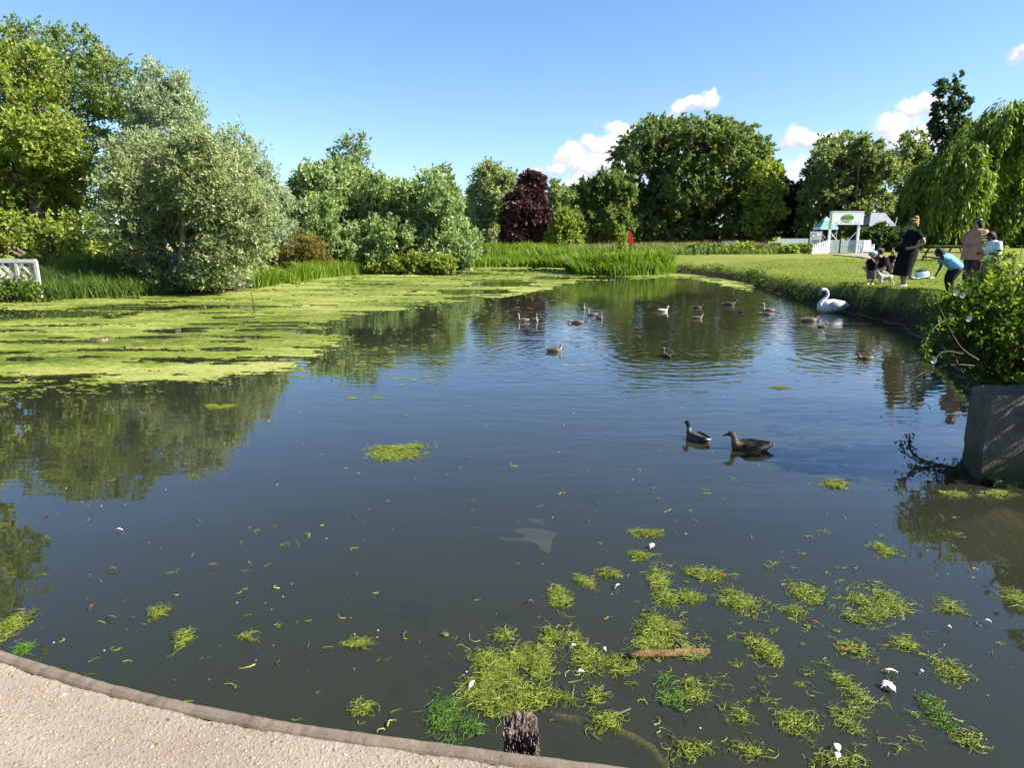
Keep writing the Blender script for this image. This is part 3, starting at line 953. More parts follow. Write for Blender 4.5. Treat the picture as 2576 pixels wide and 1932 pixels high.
def lobe_fill(outline, k, rr, seed, dy=2.0, shrink=.75):
    """spread k lobes of about rr pixels inside an outline drawn round a crown"""
    rs = random.Random(seed)
    xs = [p[0] for p in outline]; ys = [p[1] for p in outline]
    res, tries = [], 0
    P = np.array(outline, float)
    while len(res) < k and tries < 6000:
        tries += 1
        x, y = rs.uniform(min(xs), max(xs)), rs.uniform(min(ys), max(ys))
        r = rs.uniform(rr[0], rr[1])
        d = float(poly_sd(np.array([x]), np.array([y]), outline)[0])
        if d < 0: continue
        # true euclidean clearance
        best = 1e9
        for (ax, ay), (bx, by) in zip(outline, outline[1:] + outline[:1]):
            dx, dy_ = bx - ax, by - ay
            t = max(0, min(1, ((x - ax) * dx + (y - ay) * dy_) / (dx * dx + dy_ * dy_ + 1e-9)))
            best = min(best, math.hypot(x - ax - t * dx, y - ay - t * dy_))
        if best < r * shrink: 
            if best < rr[0] * shrink * .7: continue
            r = best / shrink
        if any(math.hypot(x - q[0], y - q[1]) < (r + q[2]) * .42 for q in res): continue
        res.append((x, y, r * rs.uniform(.9, 1.25), r * rs.uniform(.85, 1.1), rs.uniform(-dy, dy)))
    return res

# left bank
tree('poplar_tree', 'tall olive green poplar rising highest behind the white bridge', 'tree', 33.0, 150,
     lobe_fill([(-160, 330), (-60, 110), (20, 62), (120, 58), (240, 100), (310, 170), (352, 245), (335, 330), (270, 400), (255, 520), (120, 560), (-100, 560)], 30, (26, 62), 3, 1.8),
     60000, 'olive', (0.13, 0.085), .28, BARK_PALE, seed=11, twigs=9, twig_r=.022, clumps=22, clump=.22, per=12, flow=(.15, 0, .25), twig=.4)
tree('lime_tree', 'broad yellow green tree with low boughs beside the white bridge', 'tree', 29.5, 110,
     lobe_fill([(-330, 690), (-300, 300), (-150, 180), (-10, 130), (90, 130), (150, 210), (160, 300), (215, 330), (210, 420), (245, 500), (270, 600), (255, 690), (100, 668), (60, 640), (-40, 640)], 36, (28, 66), 7, 2.2),
     66000, 'yellowgreen', (0.13, 0.095), .24, BARK, seed=21, twigs=6, clumps=20, clump=.20, per=12, twig=.4)
tree('silver_poplar_tree', 'silver grey tree with two feathery spires behind the waterside willow', 'tree', 30.0, 420,
     lobe_fill([(270, 420), (310, 330), (350, 280), (375, 175), (405, 170), (425, 215), (455, 195), (490, 270), (525, 320), (530, 400), (500, 520), (300, 520)], 20, (18, 46), 5, 1.4) + [(388, 205, 20, 36), (382, 270, 34, 44), (456, 235, 18, 34), (470, 290, 30, 44), (425, 260, 24, 34), (500, 345, 26, 36), (372, 180, 10, 14), (448, 205, 9, 14)],
     36000, 'silverblue', (0.13, 0.055), .16, BARK_PALE, seed=31, twigs=6, clumps=18, clump=.26, flow=(-.25, 0, .6), twig=.5, out=.5)
tree('sallow_tree', 'grey green sallow drooping into the algae at the water edge', 'tree', 24.8, 455,
     lobe_fill([(300, 640), (262, 560), (275, 440), (310, 360), (400, 330), (500, 350), (590, 380), (645, 470), (680, 590), (678, 690), (640, 728), (420, 742), (385, 738), (340, 700)], 34, (26, 58), 9, 1.3),
     72000, 'silver', (0.13, 0.054), .14, BARK_PALE, seed=41, twigs=7, stems=4, clumps=22, clump=.24, per=12, twig=.45, flow=(-.1, 0, .2), shell=(.5, 1.03))
tree('sallow_tree', 'windblown grey tree leaning behind the sallow beside the rusty bush', 'tree', 34.0, 640,
     lobe_fill([(560, 420), (575, 345), (605, 325), (640, 370), (675, 430), (705, 480), (715, 560), (720, 640), (600, 640), (590, 500)], 14, (18, 42), 12, 1.2) + [(600, 352, 22, 26), (632, 400, 26, 32), (662, 452, 26, 36), (690, 510, 26, 38), (580, 375, 18, 24), (700, 580, 24, 40), (712, 545, 26, 50), (698, 495, 20, 38), (672, 440, 18, 26), (722, 600, 22, 44)],
     24000, 'silverblue', (0.15, 0.06), .14, BARK_PALE, seed=51, clumps=16, clump=.26, flow=(-.5, 0, .5), twig=.55, out=.5)
tree('rusty_bush', 'low rusty orange bush between sallow and white poplars', 'bush', 33.5, 755,
     [(730, 630, 34, 26), (775, 632, 36, 28), (750, 612, 34, 20), (705, 650, 22, 22), (800, 655, 20, 20)], 7000, 'rust', (0.12, 0.05), .04, BARK, seed=61, clumps=12, twigs=5, stems=3, flow=(0, 0, .5))
tree('poplar_bush', 'dense white poplar thicket, larger left half with silvery leaf undersides', 'tree', 37.5, 860,
     lobe_fill([(705, 640), (712, 520), (745, 450), (790, 418), (880, 412), (950, 450), (1000, 500), (1010, 600), (980, 680), (880, 690), (800, 680)], 24, (28, 60), 15, 2.0),
     64000, 'poplar', (0.17, 0.10), .14, BARK, seed=71, stems=3, clumps=24, clump=.20, per=10, flow=(.35, 0, .75), twig=.45, out=.6, spread=.3)
tree('poplar_bush', 'rounded white poplar thicket overhanging the far corner of the algae', 'tree', 38.8, 1080,
     lobe_fill([(985, 480), (1040, 446), (1095, 448), (1140, 490), (1170, 560), (1192, 620), (1188, 665), (1120, 680), (990, 684), (975, 600)], 20, (24, 50), 18, 1.8),
     46000, 'poplar', (0.17, 0.10), .12, BARK, seed=81, stems=3, clumps=24, clump=.20, per=10, flow=(.3, 0, .8), twig=.45, out=.6, spread=.3)
tree('waterside_shrub', 'bright green leafy shrub low on the bank under the poplars', 'bush', 36.2, 1010,
     [(975, 672, 26, 16), (1020, 668, 30, 18), (1070, 666, 30, 18), (1110, 668, 24, 14), (940, 678, 22, 12)], 6500, 'yellowgreen', (0.15, 0.11), .03, BARK, seed=91, stems=3, twigs=4, clumps=14)
tree('birch_tree', 'sparse bare-topped birch sticking up above the poplar thicket', 'tree', 50.0, 880,
     [(880, 385, 32, 36), (865, 430, 36, 30), (895, 360, 26, 22), (850, 405, 20, 24), (915, 400, 14, 26), (880, 500, 40, 60)], 2600, 'birch', (0.16, 0.08), .10, BARK, seed=101, clumps=16, clump=.12, twigs=14, per=6, twig_r=.018)
tree('birch_tree', 'small thin birch top showing right of the poplar thicket', 'tree', 52.0, 1122,
     [(1118, 442, 12, 20), (1124, 470, 16, 18), (1128, 520, 22, 50)], 2200, 'birch', (0.18, 0.09), .08, BARK, seed=105, clumps=10, twigs=8, per=6)
tree('willow_tree', 'upright grey green willow left of the copper tree', 'tree', 66.0, 1230,
     lobe_fill([(1165, 500), (1185, 455), (1215, 430), (1250, 425), (1285, 440), (1295, 520), (1290, 610), (1180, 615), (1160, 560)], 14, (18, 34), 22, 2.0),
     26000, 'silver', (0.24, 0.09), .2, BARK_PALE, seed=111, clumps=18, flow=(0, 0, .7), twig=.8, out=.4)
tree('willow_bush', 'olive bush filling the gap behind the tiny seated figure', 'bush', 70.0, 1190,
     [(1180, 560, 22, 44), (1205, 590, 22, 30), (1260, 595, 24, 30), (1165, 600, 18, 26)], 9000, 'mid', (0.24, 0.12), .08, BARK, seed=115, stems=2, clumps=14)
tree('copper_tree', 'dark purple copper-leaved tree', 'tree', 60.0, 1338,
     lobe_fill([(1272, 620), (1276, 540), (1285, 480), (1315, 450), (1335, 440), (1355, 452), (1380, 500), (1395, 560), (1412, 620), (1340, 626)], 18, (16, 34), 25, 1.6),
     34000, 'copper', (0.20, 0.14), .2, BARK_DARK, seed=121, clumps=16, clump=.22, twig=.5)
tree('golden_shrub', 'yellow green shrub at the right foot of the copper tree', 'bush', 58.0, 1418,
     [(1410, 585, 26, 32), (1425, 560, 22, 26), (1440, 596, 16, 26), (1400, 612, 20, 16)], 8000, 'yellowgreen', (0.18, 0.09), .06, BARK, seed=131, stems=3, clumps=14, flow=(0, 0, .4))
tree('wood_edge_tree', 'shady green tree between the golden shrub and the great round tree', 'tree', 82.0, 1495,
     lobe_fill([(1425, 520), (1440, 480), (1480, 458), (1520, 440), (1570, 440), (1590, 520), (1585, 612), (1440, 612)], 14, (22, 44), 28, 3.0),
     26000, 'mid', (0.28, 0.16), .25, BARK, seed=141, clumps=16, twig=.7)
tree('willow_tree', 'pale thin treetop peeping out beside the copper tree', 'tree', 78.0, 1408,
     [(1405, 490, 24, 26), (1390, 470, 14, 16), (1425, 500, 16, 18), (1405, 550, 24, 40)], 2600, 'birch', (0.26, 0.12), .12, BARK, seed=145, clumps=12, per=6, twigs=9)
tree('great_tree', 'great round-crowned green tree standing highest in the middle of the wood', 'tree', 92.0, 1745,
     lobe_fill([(1545, 610), (1542, 440), (1555, 380), (1600, 322), (1660, 298), (1720, 308), (1790, 308), (1850, 322), (1895, 365), (1925, 420), (1945, 500), (1950, 610), (1750, 618)], 40, (34, 66), 31, 5.5) + [(1890, 405, 46, 52), (1926, 455, 34, 50), (1858, 365, 46, 46), (1640, 340, 44, 40), (1720, 335, 50, 34), (1790, 340, 50, 36)],
     78000, 'mid', (0.32, 0.185), .22, BARK, seed=151, twigs=6, clumps=20, clump=.20, twig=.8, depth=1.0, flow=(0, 0, .1), droop=.35)
tree('great_tree', 'lighter green tree pressed against the right side of the great round tree', 'tree', 86.0, 1930,
     lobe_fill([(1880, 500), (1895, 430), (1930, 400), (1955, 450), (1962, 520), (1968, 600), (1880, 612)], 12, (18, 36), 35, 2.5),
     17000, 'yellowgreen', (0.28, 0.13), .2, BARK, seed=155, clumps=16, twig=.7)
tree('wood_edge_tree', 'dark tree in shadow left of the white notice board', 'tree', 90.0, 2010,
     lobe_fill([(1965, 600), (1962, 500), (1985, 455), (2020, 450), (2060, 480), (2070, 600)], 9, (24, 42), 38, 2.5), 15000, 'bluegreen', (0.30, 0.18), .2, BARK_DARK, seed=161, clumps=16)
tree('birch_tree', 'tall grey green birch directly behind the white gateway', 'tree', 84.0, 2150,
     lobe_fill([(2015, 590), (2030, 450), (2050, 390), (2090, 340), (2125, 312), (2165, 340), (2215, 370), (2250, 420), (2265, 500), (2270, 590)], 26, (26, 52), 41, 3.5),
     48000, 'birch', (0.28, 0.13), .3, BARK_PALE, seed=171, clumps=18, clump=.22, twig=.7, twigs=7)
tree('birch_tree', 'pale airy birch between the gateway birch and the weeping willow', 'tree', 96.0, 2285,
     [(2285, 385, 36, 34), (2300, 350, 26, 20), (2270, 430, 30, 36), (2310, 420, 26, 34), (2290, 500, 40, 50)], 9000, 'birch', (0.28, 0.12), .18, BARK_PALE, seed=175, clumps=20, clump=.16, per=8, twigs=8)
tree('columnar_tree', 'dark columnar tree spiking up behind the weeping willow', 'tree', 100.0, 2390,
     [(2372, 252, 17, 30), (2372, 300, 26, 40), (2372, 360, 30, 44), (2415, 300, 22, 44), (2425, 350, 24, 40), (2400, 430, 50, 60), (2412, 212, 8, 20), (2368, 222, 9, 20), (2410, 250, 14, 26), (2390, 540, 50, 70)],
     21000, 'bluegreen', (0.30, 0.17), .25, BARK_DARK, seed=181, clumps=16, flow=(.1, 0, .7))
tree('weeping_willow_tree', 'huge weeping willow with curtains of hanging branches', 'tree', 72.0, 2500,
     lobe_fill([(2285, 540), (2300, 430), (2340, 390), (2400, 350), (2470, 285), (2540, 245), (2640, 215), (2740, 270), (2820, 400), (2830, 540)], 30, (36, 66), 45, 4.5) + [(2330, 520, 44, 44), (2410, 510, 54, 50), (2500, 500, 60, 60), (2590, 500, 60, 60)],
     112000, 'willow', (0.40, 0.105), .5, BARK_DARK, seed=191, twigs=4, depth=1.0, weep=dict(length=(3.0, 8.5), per=28))
tree('wood_edge_tree', 'shaded hedge tree under the willow behind the picnic table', 'tree', 78.0, 2250,
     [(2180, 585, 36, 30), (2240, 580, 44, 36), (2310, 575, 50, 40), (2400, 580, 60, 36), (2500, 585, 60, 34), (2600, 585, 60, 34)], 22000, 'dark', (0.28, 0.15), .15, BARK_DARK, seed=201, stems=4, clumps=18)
# trees just outside the picture whose reflections and shade reach into it
tree('lime_tree', 'tall yellow green tree on the left bank just beyond the bridge', 'tree', 15.5, -380,
     lobe_fill([(-1050, 700), (-1100, 100), (-900, -350), (-640, -460), (-300, -460), (-120, -260), (-110, 40), (-190, 300), (-330, 640)], 30, (60, 150), 47, 1.6),
     30000, 'yellowgreen', (0.17, 0.12), .22, BARK, seed=211, clumps=18)
# the far wood that closes every gap behind
def far_wood():
    rs = np.random.default_rng(77)
    C, R = [], []
    for u in range(-500, 3100, 42):
        top = 560 + rs.uniform(-28, 16)
        Y = 128 + rs.uniform(-6, 14)
        p = atY(u, (top + 612) / 2, Y); s = mpp(Y)
        C.append((p.x, p.y, p.z)); R.append((34 * s, 30 * s, (612 - top) / 2 * s))
    me, _ = crown_mesh('far_wood', np.array(C), np.array(R), 26000, leaf=(.8, .5), clumps=14, per=10, twig=1.2, seed=5, zmin=.9)
    o = link('far_wood', me, LF['dark'])
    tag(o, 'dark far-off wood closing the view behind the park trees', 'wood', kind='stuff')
far_wood()

# ------------------------------------------------------------------ reeds and grasses
def blades(name, base_px, depth, n, h, w, mat, label, cat, lean=(0.08, 0.42), bend=0.5, seed=0, tint_h=0.0, zbase=None, clump=0.0, segs=3, wind=(-.1, 0), zlow=None, xd=0.0):
    rs = np.random.default_rng(seed)
    pts = np.array([[at(u, v).x, at(u, v).y] for u, v in base_px])
    seg = np.linalg.norm(np.diff(pts, axis=0), axis=1); cum = np.concatenate([[0], np.cumsum(seg)])
    t = rs.random(n) * cum[-1]
    if clump:
        cs = rs.random(int(clump)) * cum[-1]; t = cs[rs.integers(0, len(cs), n)] + rs.normal(0, .18, n); t = np.clip(t, 0, cum[-1])
    x = np.interp(t, cum, pts[:, 0]); y = np.interp(t, cum, pts[:, 1])
    y = y + (rs.random(n) ** 1.2) * depth + rs.normal(0, .15, n)
    x = x + rs.random(n) * xd
    z = np.maximum(ground_h(x, y), -0.05) if zbase is None else np.full(n, zbase)
    if zlow is not None:
        kk = z > zlow; x, y, z = x[kk], y[kk], z[kk]; n = len(x)
    H = rs.uniform(h[0], h[1], n) * (0.55 + 0.9 * fbm(x * .9, y * .9, seed + 3, 3))
    a = rs.uniform(0, 2 * np.pi, n)
    ld = np.stack([np.cos(a), np.sin(a)], 1) * rs.uniform(lean[0], lean[1], n)[:, None] + np.array(wind)
    wd = w * rs.uniform(.7, 1.3, n)
    fa = rs.uniform(0, np.pi, n)
    sd_ = np.stack([np.cos(fa), np.sin(fa) * .7], 1)
    Vs = []
    bd = bend * rs.uniform(0, 1, n)
    for k in range(segs + 1):
        f = k / segs
        hx = ld * f + ld * (bd * 3 * f ** 3)[:, None]
        zz = z + H * (f - bd * 0.45 * f ** 4)
        cxy = np.stack([x, y], 1) + hx * H[:, None]
        ww = wd * (1 - f ** 2.2) * .5 + (0 if k == segs else .0)
        for s in (-1, 1):
            Vs.append(np.concatenate([cxy + sd_ * (ww * s)[:, None], zz[:, None]], 1))
    V = np.stack(Vs, 1)                                  # n, 2(segs+1), 3
    k2 = 2 * (segs + 1)
    b0 = (np.arange(n) * k2)[:, None]
    Fq = []
    for k in range(segs):
        Fq.append(b0 + np.array([2 * k, 2 * k + 1, 2 * k + 3, 2 * k + 2]))
    Fq = np.concatenate(Fq)
    tn = np.clip(rs.normal(.5, .2, n) + (fbm(x * .8, y * .8, seed + 9, 2) - .5) * .6, 0, 1)
    T = np.repeat(tn[:, None], k2, 1)
    T = np.clip(T + np.linspace(-.5, .5, k2)[None, :] * tint_h, 0, 1)
    o = link(name, mesh_np(name, V.reshape(-1, 3), Fq, attrs={'tint': T.ravel()}), mat)
    tag(o, label, cat, kind='stuff')
    return o
REED = fm('reed_blades', [(0.055, 0.105, 0.012), (0.105, 0.180, 0.018), (0.165, 0.25, 0.026), (0.26, 0.33, 0.06)], transl=.4, tcol=(1.5, 1.6, .4))
RUSH = fm('bank_grass', [(0.035, 0.075, 0.012), (0.065, 0.125, 0.018), (0.115, 0.18, 0.028), (0.20, 0.23, 0.07)], transl=.35)
STRAW = fm('straw_grass', [(0.10, 0.13, 0.03), (0.17, 0.17, 0.05), (0.28, 0.24, 0.10), (0.36, 0.30, 0.16)], transl=.3, tcol=(1.2, 1.1, .6))
WEED = fm('meadow_weeds', [(0.05, 0.09, 0.014), (0.095, 0.15, 0.022), (0.15, 0.20, 0.03), (0.26, 0.26, 0.08)], transl=.35)
WEEDS2 = fm('mixed_meadow_grass', [(0.07, 0.12, 0.016), (0.12, 0.18, 0.026), (0.19, 0.22, 0.05), (0.31, 0.28, 0.12)], transl=.4)
blades('bank_grass', [(20, 758), (120, 755), (240, 750), (350, 745), (430, 742)], 4.5, 9000, (.45, .9), .028, RUSH, 'tall dark green grass on the bank between bridge and sallow', 'grass', seed=1, bend=.6)
blades('reeds', [(640, 728), (700, 716), (760, 707), (830, 698), (905, 692)], 2.4, 3400, (.45, .95), .055, REED, 'pale green reeds on the bank between sallow and poplars', 'reeds', seed=2, bend=.4)
blades('reeds', [(1180, 674), (1260, 672), (1340, 672), (1440, 675)], 6.0, 6500, (.45, .95), .08, REED, 'bright reed bed along the far end of the pond', 'reeds', seed=3)
blades('reeds', [(1432, 684), (1450, 692), (1560, 695), (1650, 692), (1702, 688)], 2.6, 5500, (.55, 1.05), .08, REED, 'tall green reed clump jutting out at the lawn corner', 'reeds', seed=4, bend=.45)
blades('straw_grass', [(1440, 662), (1560, 660), (1680, 658), (1720, 655)], 9.0, 4200, (.4, .8), .04, WEEDS2, 'seeding grass behind the reed clump', 'grass', seed=5)
blades('straw_grass', [(1190, 652), (1300, 652), (1440, 652)], 8.0, 3600, (.35, .7), .04, WEEDS2, 'grass tops behind the far reed bed', 'grass', seed=6)
def land_blades(name, base_px, depth, n, h, w, mat, label, cat, **k):
    return blades(name, [(p[0], p[1]) for p in base_px], depth, n, h, w, mat, label, cat, **k)
def lawnpx(u, v):                      # a lawn point given in the picture -> picture position of the water-level point under it
    p = at(u, v, LAWN)
    return project(p.x, p.y, 0.0)
blades('meadow_weeds', [lawnpx(u, v) for u, v in [(1705, 641), (1800, 640), (1900, 639), (2000, 638), (2040, 637)]], 9.0, 8000, (.15, .7), .08, WEED, 'rough green weeds and docks along the far edge of the lawn', 'weeds', seed=7, tint_h=.3, clump=120)
blades('straw_grass', [lawnpx(u, v) for u, v in [(1705, 637), (1850, 636), (2035, 635)]], 10.0, 5000, (.3, .9), .04, STRAW, 'pale seeding grass among the weeds beyond the lawn', 'grass', seed=8, clump=60)
for k_, (u_, v_, w_) in enumerate([(1745, 632, 20), (1790, 630, 26), (1830, 634, 18), (1868, 628, 22), (1905, 632, 24), (1945, 630, 20), (1985, 632, 22), (2020, 630, 18), (1715, 634, 16)]):
    p_ = at(u_, 639, LAWN)
    tree('dock_plant', ['leafy dock nearest the reed clump at the lawn edge', 'pale dock left of the green slatted bench', 'dark dock just right of the green slatted bench', 'yellow green dock below the middle of the great tree', 'mid green dock below the right half of the great tree', 'grey green dock under the lighter tree beside the great tree', 'yellow green dock under the dark shadowed tree', 'mid green dock left of the notice board', 'grey green dock at the bench end of the weed row'][k_], 'plant', p_.y + 1.0 + (k_ % 3), u_, [(u_, v_, w_, 11), (u_ - w_ * .5, v_ + 4, w_ * .6, 7), (u_ + w_ * .5, v_ - 3, w_ * .5, 9)], 800, ['yellowgreen', 'mid', 'birch'][k_ % 3], (.14, .08), .02, BARK, 'rough docks along the lawn edge', seed=700 + k_, clumps=10, per=6, twigs=2, stems=2, twig=.2, flow=(0, 0, .6))
# fine turf on the lawn and its ragged lip over the bank
def turf():
    rs = np.random.default_rng(12)
    n = 75000
    x = rs.uniform(4, 24, n); y = 8 + 30 * rs.random(n) ** 1.4
    sd = pond_sd(x, y)
    u, v = project(x, y, LAWN)
    k = (sd > 0.28) & (u < 2700) & (u > 1650)
    x, y, sd = x[k], y[k], sd[k]
    n = len(x)
    z = ground_h(x, y) - .005
    H = rs.uniform(.02, .055, n) * np.where(sd < .8, 1.5, 1.0)
    a = rs.uniform(0, 6.28, n); w = .007 * (1 + y / 16)
    tip = np.stack([x + np.cos(a * 1.7) * H * .6, y + np.sin(a * 1.7) * H * .6, z + H], 1)
    b1 = np.stack([x + np.cos(a) * w, y + np.sin(a) * w, z], 1); b2 = np.stack([x - np.cos(a) * w, y - np.sin(a) * w, z], 1)
    V = np.stack([b1, b2, tip], 1).reshape(-1, 3)
    t = np.clip(rs.normal(.45, .2, n) + (fbm(x * .7, y * .7, 5, 3) - .5), 0, 1)
    mat = fm('turf', [(0.085, 0.145, 0.016), (0.125, 0.195, 0.022), (0.17, 0.235, 0.032), (0.25, 0.26, 0.07)], transl=.35)
    o = link('turf', mesh_np('turf', V, np.arange(n * 3).reshape(-1, 3), attrs={'tint': np.repeat(t, 3)}), mat)
    tag(o, 'fine mown grass blades of the lawn', 'grass', kind='stuff')
turf()
def bank_growth():
    """leafy growth hanging down the steep bank below the lawn"""
    rs = np.random.default_rng(31)
    line = np.array([[at(u, v).x, at(u, v).y] for u, v in shore[1:11]])
    seg = np.linalg.norm(np.diff(line, axis=0), axis=1); cum = np.concatenate([[0], np.cumsum(seg)])
    n = 3600
    nc_ = 70
    cs = rs.random(nc_) * cum[-1]; ch = rs.uniform(.1, .52, nc_)
    ci = rs.integers(0, nc_, n)
    t = np.clip(cs[ci] + rs.normal(0, .22, n), 0, cum[-1])
    x = np.interp(t, cum, line[:, 0]); y = np.interp(t, cum, line[:, 1])
    z = np.clip(ch[ci] + rs.normal(0, .11, n), .06, .64)
    # outward normal of the bank is toward the water (left / near)
    k = np.clip(np.searchsorted(cum, t) - 1, 0, len(seg) - 1)
    tg = np.diff(line, axis=0)[k] / seg[k][:, None]
    nrm = np.stack([-tg[:, 1], tg[:, 0]], 1)
    if pond_sd(np.array([x[0] + nrm[0, 0]]), np.array([y[0] + nrm[0, 1]]))[0] > 0: nrm = -nrm
    off = (0.0 - 0.36 * (z / .75) + rs.random(n) * .16)
    B = np.stack([x + nrm[:, 0] * off, y + nrm[:, 1] * off, z], 1)
    la = unit(np.concatenate([nrm * .5, np.full((n, 1), -.45)], 1) + rs.normal(size=(n, 3)) * .6)
    nn = unit(rs.normal(size=(n, 3)) + np.concatenate([nrm, np.ones((n, 1)) * .6], 1)); nn = unit(nn - la * (nn * la).sum(1, keepdims=True))
    V = leaf_quads(B, la, nn, rs.uniform(.05, .13, n), rs.uniform(.02, .06, n))
    T = np.clip(rs.normal(.22, .18, n), 0, 1)
    o = link('bank_foliage', mesh_np('bank_foliage', V, np.arange(n * 4).reshape(-1, 4), attrs={'tint': np.repeat(T, 4)}), LF['bramble'])
    tag(o, 'dark leafy growth hanging down the steep bank below the lawn', 'foliage', kind='stuff')
bank_growth()
BANKLIP = blades('bank_grass', [project(at(u, v).x + .38, at(u, v).y, 0) for u, v in shore[1:11]], 0.3, 12000, (.03, .10), .012, fm('turf_lip', [(0.085, 0.145, 0.016), (0.14, 0.205, 0.024), (0.20, 0.25, 0.036), (0.27, 0.27, 0.08)], transl=.45), 'ragged tussocky grass lip along the top of the bank', 'grass', seed=14, bend=.9, lean=(.2, .6), zlow=.33, xd=.6)
# ------------------------------------------------------------------ lofted bodies
def loft(sections, n=12, cols=None, side=Vector((0, 1, 0))):
    """sections: (x, z, half-width, half-height[, y]) along a spine in the local xz plane; cols: per section top and under colour"""
    V, Fs, CC = [], [], []
    pts = [Vector((s[0], s[4] if len(s) > 4 else 0, s[1])) for s in sections]
    m_ = len(pts)
    for i, s in enumerate(sections):
        t = pts[min(i + 1, m_ - 1)] - pts[max(i - 1, 0)]
        t = t.normalized()
        sv = (side - t * side.dot(t)).normalized()
        u = sv.cross(t) * -1.0
        for k in range(n):
            a = 2 * math.pi * k / n
            V.append(pts[i] + sv * (math.cos(a) * s[2]) + u * (math.sin(a) * s[3]))
            if cols:
                top, bot = cols[i]
                f = 0.5 + 0.5 * math.sin(a) * (1 if u.z >= -0.2 else -1)
                f = max(0, min(1, (f - .25) / .5))
                CC.append(tuple(bot[j] + (top[j] - bot[j]) * f for j in range(3)))
    for i in range(m_ - 1):
        for k in range(n):
            Fs.append((i * n + k, i * n + (k + 1) % n, (i + 1) * n + (k + 1) % n, (i + 1) * n + k))
    Fs.append(tuple(range(n - 1, -1, -1))); Fs.append(tuple(range((m_ - 1) * n, m_ * n)))
    return V, Fs, CC
def col_mesh(name, parts, smooth=True):
    V, Fs, CC = [], [], []
    for v, f, c in parts:
        o = len(V); V += [tuple(p) for p in v]; Fs += [tuple(i + o for i in q) for q in f]; CC += c
    me = bpy.data.meshes.new(name); me.from_pydata(V, [], Fs); me.update()
    bm = bmesh.new(); bm.from_mesh(me); bmesh.ops.recalc_face_normals(bm, faces=bm.faces); bm.to_mesh(me); bm.free()
    if CC:
        a = me.attributes.new('plumage', 'FLOAT_COLOR', 'POINT')
        a.data.foreach_set('color', np.array([c + (1,) for c in CC], np.float32).ravel())
    if smooth: me.polygons.foreach_set('use_smooth', [True] * len(me.polygons))
    return me
def feather_mat(name, mottle=0.5, scale=70.0, rough=.7):
    m, nt, out = new_mat(name)
    a = nt.n('ShaderNodeAttribute', attribute_name='plumage')
    tc_ = nt.n('ShaderNodeTexCoord')
    v = nt.n('ShaderNodeTexVoronoi', i_Scale=scale); nt.link(nt.vmath('MULTIPLY', tc_.outputs['Object'], (.55, 1, 1)).outputs[0], v.inputs['Vector'])
    f = nt.ramp(v.outputs['Distance'], [(0.15, 1.0 - mottle), (0.55, 1.0 + mottle * .5)])
    g = nt.n('ShaderNodeMix', data_type='RGBA', blend_type='MULTIPLY'); g.inputs[0].default_value = 1
    nt.link(a.outputs['Color'], g.inputs[6]); nt.link(f, g.inputs[7])
    bs = nt.n('ShaderNodeBsdfPrincipled', i_Roughness=rough); bs.inputs['Specular IOR Level'].default_value = .25
    nt.link(g.outputs[2], bs.inputs[0])
    b = nt.n('ShaderNodeBump', i_Strength=.4, i_Distance=.004); nt.link(v.outputs['Distance'], b.inputs['Height']); nt.link(b.outputs[0], bs.inputs['Normal'])
    nt.link(bs.outputs[0], out.inputs[0])
    return m
FM = feather_mat('mottled_feathers', .85, 42); FS = feather_mat('smooth_feathers', .12, 40); FD = feather_mat('down_feathers', .25, 90)
EYE = plain('bird_eye', (.01, .01, .01), .15, 0)
BUFF, BROWN, DKB, CREAM = (.17, .12, .075), (.07, .045, .028), (.03, .02, .014), (.36, .30, .23)
def duck_mesh(kind):
    S = [(-.285, .105, .010, .004), (-.245, .092, .045, .014), (-.19, .070, .070, .038), (-.10, .052, .092, .062), (0, .045, .104, .076), (.09, .052, .092, .078),
         (.145, .072, .066, .066), (.165, .105, .042, .044), (.172, .140, .033, .034), (.178, .170, .034, .034), (.192, .198, .038, .038), (.215, .212, .036, .034),
         (.240, .208, .026, .024), (.258, .200, .018, .013), (.285, .193, .020, .009), (.305, .190, .015, .005)]
    n_ = len(S)
    if kind == 'hen':
        c = [(CREAM, CREAM), (CREAM, BUFF), (BROWN, BUFF)] + [(BROWN, BUFF)] * 3 + [(BUFF, BUFF)] * 2 + [(BUFF, CREAM)] * 2 + [(BROWN, CREAM)] * 2 + [(DKB, BUFF), ((.06, .05, .04),) * 2, ((.09, .07, .05),) * 2, ((.05, .04, .03),) * 2]
    elif kind == 'backlit_hen':
        S_, c = duck_mesh('hen'); c = [(tuple(x * .45 for x in a), tuple(x * .45 for x in b)) for a, b in c]; c[0] = ((.4, .38, .34),) * 2  # hen colours scaled down, the shade of backlight put into the plumage
    elif kind == 'drake':
        gr, bl, ch, hd = (.13, .12, .11), (.012, .011, .011), (.05, .024, .016), (.004, .014, .011)  # body tones kept dark, backlit shade put into the drake's colours
        c = [((.6, .58, .55),) * 2, ((.55, .53, .5), bl), (bl, bl), ((.05, .043, .037), gr), ((.06, .05, .042), gr), ((.05, .036, .03), gr), (ch, ch), (ch, ch), ((.2, .2, .19),) * 2] + [(hd, hd)] * 4 + [((.30, .30, .06),) * 2, ((.34, .33, .07),) * 2, ((.25, .25, .06),) * 2]
    elif kind == 'eclipse':
        d = (.055, .042, .032)
        c = [((.35, .32, .28),) * 2, (d, BROWN)] + [(d, BROWN)] * 6 + [(d, d)] * 5 + [((.07, .06, .03),) * 2] * 3
    elif kind == 'pale':
        c = [((.45, .42, .37),) * 2] * 4 + [((.42, .38, .33), (.5, .48, .45))] * 4 + [((.45, .41, .36),) * 2] * 5 + [((.35, .28, .18),) * 2] * 3
    else:
        d = (.03, .027, .025)
        c = [(d, d)] * 13 + [((.2, .17, .15),) * 2] * 3
    return S, c
